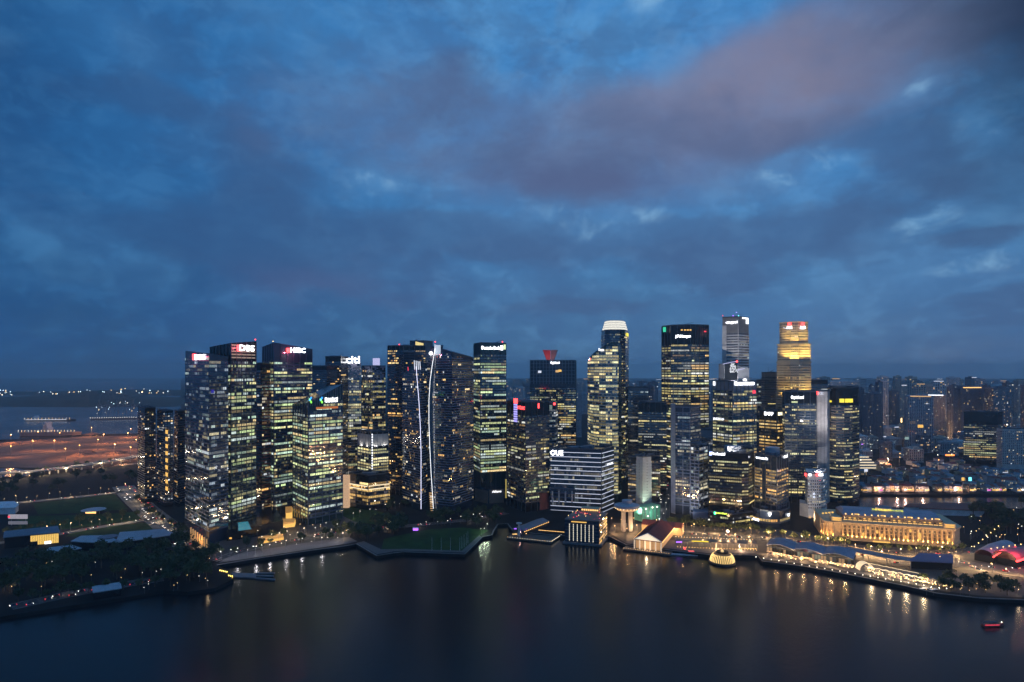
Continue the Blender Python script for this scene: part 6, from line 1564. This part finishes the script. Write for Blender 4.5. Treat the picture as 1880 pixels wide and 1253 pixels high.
# floodlit earth mounds on the site
for i, (px, py, r_, lb) in enumerate([(146, 835, 20, 'floodlit orange earth mound with a flat top on the building site'), (161, 832, 17, 'smaller floodlit orange earth heap touching the flat-topped mound'), (211, 833, 24, 'long floodlit earth bank near the apartment slabs'), (168, 798, 20, 'bright orange floodlit stockpile by the harbour water'), (18, 816, 24, 'orange floodlit earth heap at the western end of the site')]):
    q = place(px, py); o = MB(); n = 14
    prof = [(1, 0), (.75, .42), (.45, .75), (.15, .86)]
    for a, c in zip(prof, prof[1:]):
        for k in range(n):
            f_ = lambda k, s_, h: (q.x + r_ * s_ * math.cos(2 * PI * k / n) * (1 + .14 * math.sin(3 * k + i)), q.y + r_ * 1.1 * s_ * math.sin(2 * PI * k / n) * (1 + .1 * math.cos(2 * k + i)), ZL + h * 7)
            o.quad(f_(k, *a), f_(k + 1, *a), f_(k + 1, *c), f_(k, *c))
    o.face([f_(k, *prof[-1]) for k in range(n)])
    o.build('earth_mound', SOIL, label=lb, cat='earth mound')
site = [(20, 816, 30000), (70, 810, 25000), (146, 838, 30000), (211, 836, 30000), (168, 801, 45000), (110, 812, 25000), (240, 803, 45000), (60, 828, 15000), (235, 812, 25000), (100, 828, 22000), (180, 826, 22000), (190, 815, 25000), (20, 840, 15000), (120, 845, 15000), (240, 842, 18000), (250, 826, 20000)]
tm = MB(); tm.cyl(0, 0, 0, 24, .5, .25, n=6); TOWERP = tm.mesh('mast', STEEL); th = MB(); th.ball((0, 0, 25), 1.0, 8, 5); TOWH = th.mesh('lamp_head', E_SODIUM)
for px, py, pw_ in site:
    q = place(px, py); o = empty('floodlight_mast', q, 'tall sodium floodlight mast on the reclaimed land', 'floodlight', 'site floodlights')
    for nm, me in (('mast', TOWERP), ('lamp_head', TOWH)): c = bpy.data.objects.new(nm, me); COL.objects.link(c); c.parent = o
    l = bpy.data.lights.new('mast_light', 'POINT'); l.energy = pw_ * 2.3; l.color = (1, .42, .13); l.shadow_soft_size = 1; lo = bpy.data.objects.new('mast_light', l); COL.objects.link(lo); lo.parent = o; lo.location = (0, -2, 26)
for a in ([(-40, 846), (60, 836), (150, 826), (330, 814)], [(-40, 838), (40, 834), (120, 828)], [(140, 850), (200, 844), (330, 836)], [(170, 836), (330, 834)]):
    strip('path', [G(*p) for p in a], 8, ZL + .06, .06, mat('sandy_track', (.42, .26, .18), .9), **ST)

# ------------------------------------------------------------------ harbour: ships, hills
def ship(name, label, px0, px1, py, h, hullm, deckl, superx):
    a, c = G(px0, py, 0), G(px1, py - .6, 0); L = (c - a).length; d = (c - a).normalized(); n = Vector((-d.y, d.x)); W = L * .15; o = empty(name, (*((a + c) / 2), 0), label, 'ship')
    b = MB(); pts = [(0, 0), (.06, -.5), (.9, -.5), (1.0, 0), (.9, .5), (.06, .5)]
    lo = [a + d * L * (u * .97 + .015) + n * W * v * .86 for u, v in pts]; hi_ = [a + d * L * u + n * W * v for u, v in pts]
    for k in range(6): j = (k + 1) % 6; b.quad((*lo[k], -1), (*lo[j], -1), (*hi_[j], h), (*hi_[k], h))
    b.face([(*p, h) for p in hi_]); b.build('hull', hullm, o)
    b = MB(); 
    for k in range(6): j = (k + 1) % 6; b.quad((*(lo[k] - n * .3), -1), (*(lo[j] - n * .3), -1), (*(lo[j] - n * .4), h * .3), (*(lo[k] - n * .4), h * .3))
    b.build('boot_stripe', HULLD, o)
    for t, s_, hh in ((superx, .09, h * 1.2), (superx - .01, .06, h * 1.9), (superx, .03, h * 2.5)): p = a + d * L * t; b = MB(); b.box(p.x, p.y, h, L * s_, W * .8, hh - h * .2, math.atan2(d.y, d.x)); b.build('superstructure', WHITEP, o)
    for k in range(deckl): p = a + d * L * (.03 + .94 * k / deckl) - n * W * .4; b = MB(); b.cyl(p.x, p.y, h, h + 4, .2, n=5); b.ball((p.x, p.y, h + 5), .65); b.build('deck_lamp', E_BULBW if k % 3 else E_BULB, o)
    return o, a, d, L, n, W


s_ = ship('cargo_ship', 'long pale pink hulled ship moored by the reclaimed land', 35, 150, 801, 13, HULL, 18, .46)
s_ = ship('cargo_ship', 'low lit vessel farther out in the harbour', 46, 140, 773, 6, HULLD, 14, .22)
o, a, d, L, n, W = s_
b = MB(); b.tube([(*(a + d * L * .06 - n * W * .52), 5), (*(a + d * L * .85 - n * W * .52), 5)], 1.0, 5); b.build('rail_light', E_SOFT, o)
pt = empty('harbour_wharf', (*G(215, 768, 1), 0), 'distant wharf strung with white lamps under cranes', 'wharf'); a, c = G(166, 771, 1), G(262, 769, 1)
b = MB(); b.prism([tuple(a), tuple(c), tuple(c + Vector((0, 60))), tuple(a + Vector((0, 60)))], -1, 5); b.build('quay_wall', CONC_D, pt)
for k in range(24): p = a + (c - a) * (k / 23); b = MB(); b.ball((p.x, p.y, 8), .9, 5, 3); b.build('lamp', E_BULB, pt)
for k in range(26): p = a + (c - a) * rg.random() + Vector((0, 30)); b = MB(); b.ball((p.x, p.y, rg.uniform(18, 75)), rg.uniform(.7, 1.5), 5, 3); b.build('crane_lamp', rg.choice([E_BULB, E_BULBW, em('cool_bulb', (.7, .9, 1), 5)]), pt)
for k in range(6):
    p = a + (c - a) * (.1 + k * .16) + Vector((0, 25)); b = MB(); b.tube([(p.x - 8, p.y, 5), (p.x - 6, p.y, 60)], 1.2, 4); b.tube([(p.x + 8, p.y, 5), (p.x + 6, p.y, 60)], 1.2, 4); b.tube([(p.x - 6, p.y, 50), (p.x + 40, p.y - 10, 62)], 1.2, 4); b.tube([(p.x, p.y, 60), (p.x, p.y, 78)], .9, 4); b.build('gantry_crane', STEEL, pt)
for px, py in ((104, 753), (142, 751)):
    d_ = 3300; p = PZ(px, py, d_); o = empty('beacon_mast', (p.x, p.y, 0), 'tall mast with a glaring sodium lamp on the harbour island', 'lamp', 'harbour island beacons'); b = MB(); b.cyl(p.x, p.y, 0, p.z, .8, .4, n=5); b.build('mast', STEEL, o); b = MB(); b.ball(p, 4.2 if px > 120 else 3.4, 8, 5); b.build('lamp_head', E_SODIUM, o)


def ridge(name, pts, d0, d1, nx=60):
    """wooded hill: a closed heightfield whose crest follows pts (px, py) seen at depth dm"""
    dm_ = (d0 + d1) / 2; b = MB(); rr = random.Random(len(pts)); ny = 10; grid = []
    x0, x1 = pts[0][0], pts[-1][0]
    for i in range(nx + 1):
        px = x0 + (x1 - x0) * i / nx
        for (xa, ya), (xb, yb) in zip(pts, pts[1:]):
            if xa <= px <= xb: py = ya + (yb - ya) * (px - xa) / (xb - xa)
        crest = max(0, HT(py, dm_)); row = []
        for j in range(ny + 1):
            d_ = d0 + (d1 - d0) * j / ny; s_ = math.sin(PI * j / ny) ** .7 if 0 < j < ny else 0
            row.append((*P(px, d_), -1 + (crest + 1) * s_ * (1 + .05 * rr.uniform(-1, 1))))
        grid.append(row)
    for i in range(nx):
        for j in range(ny): b.quad(grid[i][j], grid[i + 1][j], grid[i + 1][j + 1], grid[i][j + 1])
    return b.build(name, HILLM, loc=(*P(x0, d0), 0), **ST)


ridge('hill', [(-150, 742), (-40, 738), (30, 732), (100, 726), (160, 719), (200, 722), (255, 729), (330, 735), (420, 742)], 3400, 4700)
ridge('hill', [(-200, 724), (20, 722), (120, 719), (250, 716), (345, 717), (420, 722)], 4900, 5900, 40)
isl = MB()
for k in range(60):
    px = rg.choice([rg.uniform(0, 22), rg.uniform(72, 160), rg.uniform(95, 165), rg.uniform(175, 225), rg.uniform(215, 280), rg.uniform(245, 340)]); py = 721 + rg.uniform(-5, 5) - (3 if px > 215 else 0)
    d_ = 4500; p = PZ(px, py, d_)
    o = empty('shore_light', (p.x, p.y, 0), 'pinprick lamp on the far harbour shore', 'lamp', 'far shore lamps'); b = MB(); b.cyl(p.x, p.y, 0, p.z, .5, n=4); b.build('mast', STEEL, o); b = MB(); b.ball(p, rg.uniform(1.8, 3.4), 5, 3); b.build('lamp_head', rg.choice([E_BULB, E_BULBW, em('cool_bulb', (.7, .9, 1), 5)]), o)

# ------------------------------------------------------------------ boats on the bay
def boat(px, py, yaw, label, hullm, roofm, glow, k=1.0):
    q = G(px, py, 0); o = empty('river_boat', (q.x, q.y, 0), label, 'boat'); c_, s_ = math.cos(yaw), math.sin(yaw); R_ = lambda x, y: (q.x + (x * c_ - y * s_) * k, q.y + (x * s_ + y * c_) * k)
    pl = [R_(-8, -1.8), R_(4, -2), R_(9, 0), R_(4, 2), R_(-8, 1.8)]; b = MB(); b.prism(pl, -.3, [1.4, 1.5, 2.4, 1.5, 1.4]); b.build('hull', hullm, o)
    b = MB(); b.prism([R_(-7, -1.7), R_(3, -1.7), R_(3, 1.7), R_(-7, 1.7)], 3.2, 3.6, bottom=True); b.build('roof', roofm, o)
    for x in (-6.5, -2, 2.5):
        for y in (-1.5, 1.5): b = MB(); p = R_(x, y); b.cyl(*p, 1.3, 3.2, .12, n=5); b.build('post', STEEL, o)
    b = MB(); b.prism([R_(-7.4, -2.1), R_(4, -2.3), R_(4, -1.95), R_(-7.4, -1.75)], 1.5, 1.85, bottom=True); b.build('side_light', glow, o)
    b = MB(); p = R_(7.5, 0); b.ball((*p, 3), .4); b.build('bow_lamp', E_BULB, o)


boat(1822, 1150, .05, 'small boat with a red light strip crossing the open bay', mat('red_hull', (.3, .05, .04), .5), HULLD, E_REDD)
boat(1699, 1087, .3, 'white-canopied boat moored by the bridge spit, first of two', WHITEP, WHITEP, E_SOFT, .8)
boat(1716, 1089, .35, 'white-canopied boat with amber lights moored by the bridge spit', WHITEP, WHITEP, E_WARMS, .8)

# ------------------------------------------------------------------ riverside houses, far city
def far_block(name, label, group, px, d, wpx, top, seed, m, lit=.12, inten=.55, pal='home', deep=None, crownl=None):
    rr = random.Random(seed); w_ = wpx * d / F; h = max(8, HT(top, d)); q = P(px, d); dp = deep or max(14, w_ * .7); rot = rr.uniform(-.5, .5)
    o = empty(name, (q.x, q.y, ZL), label, 'building', group); c_, s_ = math.cos(rot), math.sin(rot); R_ = lambda x, y: Vector((q.x + x * c_ - y * s_, q.y + x * s_ + y * c_))
    poly = [R_(-w_ / 2, 0), R_(w_ / 2, 0), R_(w_ / 2, dp), R_(-w_ / 2, dp)]; b = MB(); b.prism([tuple(p) for p in poly], ZL, h); b.build('wall', m, o)
    b = MB(); p = R_(rr.uniform(-.2, .2) * w_, dp / 2); b.box(p.x, p.y, h, w_ * .4, dp * .4, 3.5, rot); b.build('roof_tank', m, o)
    big = d > 2200; fh = 6.4 if big else 3.4; pw = 7 if big else 3.6
    wn = MB()
    for e in (0, 1, 3):
        a, c = poly[e], poly[(e + 1) % 4]; dd = (c - a); ln = dd.length; dd.normalize(); nn = Vector((dd.y, -dd.x))
        if nn.dot(-a.normalized()) < .05: continue
        nc = max(1, int(ln / pw)); nf = int((h - ZL - 5) / fh)
        for j in range(nf):
            for i in range(nc):
                u = a + dd * (i + .22) * ln / nc + nn * .1; v = a + dd * (i + .78) * ln / nc + nn * .1; z = ZL + 4 + j * fh
                g = None
                if rr.random() < lit: cc = rr.choice(PAL[pal]); k = inten * math.exp(rr.gauss(0, .5)); g = (cc[0] * k, cc[1] * k, cc[2] * k)
                wn.quad((*u, z), (*v, z), (*v, z + fh * .55), (*u, z + fh * .55), g or DARKPANE)
    if wn.f: wn.build('window_panes', PANE, o, kind='stuff')
    if crownl:
        b = MB(); p = R_(0, -.4); b.box(p.x, p.y, h - 2.5, w_ * .8, .6, 2.2, rot); b.build('roof_light', crownl, o)
    return o


FAR = [mat('far_pale_block', (.62, .60, .60), .8), mat('far_grey_block', (.42, .42, .45), .8), mat('far_tan_block', (.52, .42, .36), .8), mat('far_dark_block', (.16, .16, .19), .6)]
tower('apartment_tower', 'white apartment tower with regular balconies at the eastern edge beyond the river', [(1840, 1240), (1896, 1230)], HT(788, 1235), S(fh=3.3, pw=3.4, band=.5, bm=mat('white_apartment', (.6, .55, .52), .8), wm=mat('white_apartment', (.6, .55, .52), .8), lit=.10, pal='home', inten=.7, run=1.3, full=.02, base=10, crown=5, gap=.25), 901, deep=20)
tower('office_block', 'wide black office block with rows of yellow and white lit floors beyond the river', [(1769, 1320), (1832, 1300), (1841, 1325)], HT(757, 1310), S(fh=4.4, pw=3.2, band=.42, bm=FR_DARK, wm=GL_BLACK, lit=.45, pal='yellow', inten=.4, run=4, full=.15, base=8, crown=26), 902, prob=lambda k, n: .9 if k in (3, 4, 5, 6) else .35)
for i, (px, d_, w_, top, c_) in enumerate([(1785, 1700, 46, 711, E_WARM), (1840, 1650, 32, 712, None), (1606, 1600, 24, 722, None), (1620, 1850, 20, 700, None), (1690, 1500, 40, 727, E_WARMS), (1715, 1900, 36, 725, E_LEDW), (1552, 2000, 60, 700, None)]):
    far_block('apartment_block', ['twin dark apartment tower with a gold roof line beyond the river', 'dark apartment tower dotted with white lights beyond the black office block', 'dark square block with a lit roof edge beside the rounded tower', 'hazy tall apartment block behind the dark square block', 'wide hazy hotel slab with amber roof corners', 'hazy slab with a white light bar on its roof', 'hazy row of tall slabs behind the yellow-signed tower'][i], None, px, d_, w_, top, 910 + i, FAR[3] if i in (0, 1, 2) else FAR[i % 3], .05 if i not in (1,) else .14, .5, 'home', crownl=c_)
st_ = empty('stepped_hotel', (*G(1600, 862), ZL), 'terraced building with stepped yellow light lines near the river', 'building')
for k in range(5):
    a, c = P(1572, 1240 + k * 3), P(1615 - k * 5, 1240 + k * 3); b = MB(); b.prism([tuple(a), tuple(c), tuple(c + Vector((0, 40 - k * 3))), tuple(a + Vector((0, 40 - k * 3)))], ZL + k * 5, ZL + 5 + k * 5); b.build('terrace', CONC, st_); b = MB(); b.prism([tuple(a + Vector((0, -.5))), tuple(c + Vector((0, -.5))), tuple(c), tuple(a)], ZL + 2.6 + k * 5, ZL + 4.2 + k * 5, bottom=True); b.build('light_line', em('cornice_line', (1, .8, .5), 1.2), st_)
# far city: each block its own thing
KIND = [('pale', 'hazy pale apartment block'), ('grey', 'hazy grey apartment block'), ('tan', 'hazy tan apartment block'), ('dark', 'hazy dark tower block')]
rf = random.Random(31)
for k in range(250):
    zone = rf.random()
    if zone < .62: px = rf.uniform(1500, 1900); place_ = 'beyond the river'; top = rf.uniform(697, 745)
    elif zone < .78: px = rf.uniform(1150, 1215); place_ = 'seen through the gap beside the white-crowned tower'; top = rf.uniform(698, 740)
    elif zone < .88: px = rf.uniform(1050, 1085); place_ = 'seen beside the cream banded tower'; top = rf.uniform(700, 735)
    elif zone < .95: px = rf.uniform(925, 978); place_ = 'seen between the teal tower and the lattice crown'; top = rf.uniform(702, 740)
    else: px = rf.uniform(1300, 1330); place_ = 'seen beside the grey gridded tower'; top = rf.uniform(700, 730)
    d_ = rf.uniform(1500, 5200) if rf.random() < .6 else rf.uniform(3000, 7000)
    if d_ > 3500: top = rf.uniform(695, 712)
    h = HT(top, d_)
    if h < 25: top = HY + (CAMZ - rf.uniform(30, 70)) * F / d_
    i = rf.choice([0, 0, 1, 1, 2, 3]); wp_ = rf.uniform(8, 22)
    shape = ('slender ' if wp_ < 12 else 'broad ' if wp_ > 17 else '') + ('distant ' if d_ > 3500 else 'nearer ' if d_ < 2200 else '')
    far_block('apartment_block', f'{shape}{KIND[i][1]} {place_}', f'{KIND[i][0]} blocks {place_}', px, d_, wp_, top, 2000 + k, FAR[i], rf.uniform(.02, .08), .35 + d_ / 9000, 'home' if rf.random() < .6 else 'white', crownl=rf.choice([None] * 9 + [E_SOFT, E_WARMS]))
for k in range(26):
    px = 1520 + k * 14.2 + rf.uniform(-5, 5); d_ = rf.uniform(1700, 3000); i = rf.choice([0, 1, 2, 3]); wp_ = rf.uniform(9, 20); top = rf.uniform(690, 712)
    far_block('apartment_tower', f'tall {KIND[i][0]} {"slender" if wp_ < 13 else "wide"} residential tower breaking the hazy horizon', f'{KIND[i][0]} horizon towers', px, d_, wp_, top, 7000 + k, FAR[i], rf.uniform(.03, .10), .6, rf.choice(['home', 'warm', 'white']), crownl=rf.choice([None] * 5 + [E_SOFT, E_WARMS]))
LOWK = ['white', 'grey', 'tan', 'dark']
for k in range(120):
    px = rf.uniform(1575, 1900); d_ = rf.uniform(1330, 2600); hgt = rf.uniform(14, 48); i = rf.randrange(4); size = rf.uniform(12, 30)
    if 1765 < px < 1900 and d_ < 1420: d_ += 200
    where = 'just past the old quarter' if d_ < 1750 else 'in the mid distance beyond the river'
    far_block('city_block', f'low {LOWK[i]} {"broad" if size > 21 else "compact"} city block {where}', f'{LOWK[i]} low blocks {where}', px, d_, size, HY + (CAMZ - hgt) * F / d_, 5000 + k, FAR[i], rf.uniform(.05, .2), .6, rf.choice(['home', 'warm', 'yellow', 'white']), deep=rf.uniform(18, 35), crownl=rf.choice([None] * 12 + [E_WARMS, E_SOFT]))
for k in range(72):
    px = rf.uniform(1575, 1890); py = rf.uniform(745, 868) if k % 3 else rf.uniform(715, 745)
    lamp(px, py, 'glowing street lamp in the far city beyond the river', 'far city lamps', [HEAD_O, HEAD_O, HEAD_W, HEAD_S][k % 4], 90000 if k % 5 == 0 else 0, (1, .55, .24), sc=1.3 + (D(py) / 1500))
# low houses behind the river
for k in range(150):
    px = rf.uniform(1578, 1895); py = rf.uniform(850, 904) if k < 110 else 903.5 + rf.uniform(-.8, .8)
    if 1770 < px and py < 868: continue
    d_ = D(py); q = P(px, d_); w_ = rf.uniform(7, 16) if k < 110 else rf.uniform(6, 9); dp = rf.uniform(10, 18); h = rf.uniform(7, 14) if k < 110 else 9; rot = rf.uniform(-.3, .3) if k < 110 else 0
    near = k >= 110; i = rf.randrange(3); kind_ = ['white', 'grey', 'tan'][i]
    o = empty('shophouse', (q.x, q.y, ZL), f'low {kind_} walled red-roofed shophouse ' + ('on the bright river quay' if near else 'in the old quarter behind the river'), 'shophouse', f'{kind_} shophouses ' + ('on the quay' if near else 'behind the river'))
    c_, s_ = math.cos(rot), math.sin(rot); R_ = lambda x, y: (q.x + x * c_ - y * s_, q.y + x * s_ + y * c_)
    b = MB(); b.prism([R_(-w_ / 2, 0), R_(w_ / 2, 0), R_(w_ / 2, dp), R_(-w_ / 2, dp)], ZL, ZL + h); b.build('wall', [WHITE, CONC, CREAM][i], o)
    b = MB(); e0, e1, r0, r1 = ZL + h, ZL + h + 3, R_(-w_ / 2 - .4, dp / 2), R_(w_ / 2 + .4, dp / 2)
    b.quad((*R_(-w_ / 2 - .4, -.6), e0), (*R_(w_ / 2 + .4, -.6), e0), (*r1, e1), (*r0, e1)); b.quad((*r0, e1), (*r1, e1), (*R_(w_ / 2 + .4, dp + .6), e0), (*R_(-w_ / 2 - .4, dp + .6), e0)); b.build('roof', TILE if rf.random() < .6 else ROOFGREY, o)
    wn = MB(); nc = max(2, int(w_ / 2.2))
    for j in range(int(h / 3.4)):
        for c in range(nc):
            x = -w_ / 2 + (c + .5) * w_ / nc; g = None
            if rf.random() < (.25 if not near else .5): cc = rf.choice(PAL['home']); kk_ = .8; g = (cc[0] * kk_, cc[1] * kk_, cc[2] * kk_)
            wn.quad((*R_(x - .6, -.08), ZL + 1.4 + j * 3.4), (*R_(x + .6, -.08), ZL + 1.4 + j * 3.4), (*R_(x + .6, -.08), ZL + 3.2 + j * 3.4), (*R_(x - .6, -.08), ZL + 3.2 + j * 3.4), g or DARKPANE)
    wn.build('window_panes', PANE, o, kind='stuff')
    if near or rf.random() < .25:
        b = MB(); x0, x1 = -w_ / 2 + .4, w_ / 2 - .4; y = -1.2 if near else -.4; b.prism([R_(x0, y), R_(x1, y), R_(x1, y + .4), R_(x0, y + .4)], ZL + 2.6, ZL + 3.6 + (.8 if near else 0), bottom=True); b.build('shop_light', rf.choice([E_WARM, E_WARMS, em('dim_magenta', (1, .2, .7), 1.2), E_WARM, E_LEDW, E_GOLD, E_WARM, E_WARMS, E_GOLD] if near else [E_WARMS, E_GOLD, E_SOFT]), o)
for k in range(90):
    px = rf.uniform(1580, 1865); py = 905.5 + rf.uniform(-.5, 1.0); lamp(px, py, 'coloured lamp on the far river quay', 'river quay lamps', [HEAD_W, HEAD_O, HEAD_O][k % 3], 9000 if k % 9 == 0 else 0, (1, .55, .4), sc=.8) if k % 2 else None
for px, py, w_, h_, mm in ((1590, 864, 10, 9, E_SOFT), (1744, 836, 26, 5, E_ORANGE), (1768, 880, 8, 11, E_GOLD), (1781, 880, 8, 12, E_CYAN), (1680, 803, 5, 12, E_YEL), (1665, 805, 12, 9, em('pale_board', (.5, .75, .7), .5)), (1655, 772, 3, 14, E_BULBW), (1849, 780, 3, 3, E_BULB), (1690, 783, 16, 10, E_GOLD), (1583, 816, 5, 3, em('logo_red_blue', (.6, .2, 1), 1.5))):  # sign boards; the wide gold one imitates a cluster of hotel lights
    d_ = D(min(905, py + 25)) if py > 800 else 1450; p = PZ(px, py, d_); wd, hh = w_ * d_ / F * .62, h_ * d_ / F * .55
    o = empty('lit_panel', (p.x, p.y, ZL), f'lit {"orange" if mm == E_ORANGE else "coloured"} sign board in the old quarter, {w_} by {h_}' if False else 'bright panel standing for signs and hotel lights in the old quarter beyond the river', 'sign', 'old quarter signs')
    b = MB(); b.box(p.x, p.y, p.z - hh / 2, wd, .6, hh); b.build('panel', mm, o); b = MB(); b.cyl(p.x, p.y + 1, ZL, p.z, .5, n=5); b.build('post', STEEL, o)
# low halls across the river mouth, towards the park
for i, (pts, h, lb, rm) in enumerate([([(1690, 945), (1800, 949), (1812, 937), (1710, 934)], 8, 'long white colonial hall with dark red roof behind the grand hotel', TILE), ([(1660, 938), (1730, 940), (1738, 934), (1670, 933)], 5, 'low red-roofed wing at the river bend', TILE)]):
    hall('colonial_hall', lb, pts, h, WHITE, rm)

# ------------------------------------------------------------------ haze over the whole place
hz = MB(); hz.prism([(-16500, -60), (16500, -60), (16500, 16000), (-16500, 16000)], -2.5, 330, bottom=True)
HZ = bpy.data.materials.new('haze_air'); HZ.use_nodes = True; ht = HZ.node_tree; ht.nodes.clear()
ho = ht.nodes.new('ShaderNodeOutputMaterial'); hv = ht.nodes.new('ShaderNodeVolumePrincipled'); hv.inputs['Color'].default_value = (.86, .94, 1, 1); hv.inputs['Density'].default_value = 8.0e-5; hv.inputs['Anisotropy'].default_value = .2
ht.links.new(hv.outputs[0], ho.inputs['Volume'])
hz.build('haze', HZ, loc=(0, 0, 0), kind='stuff')
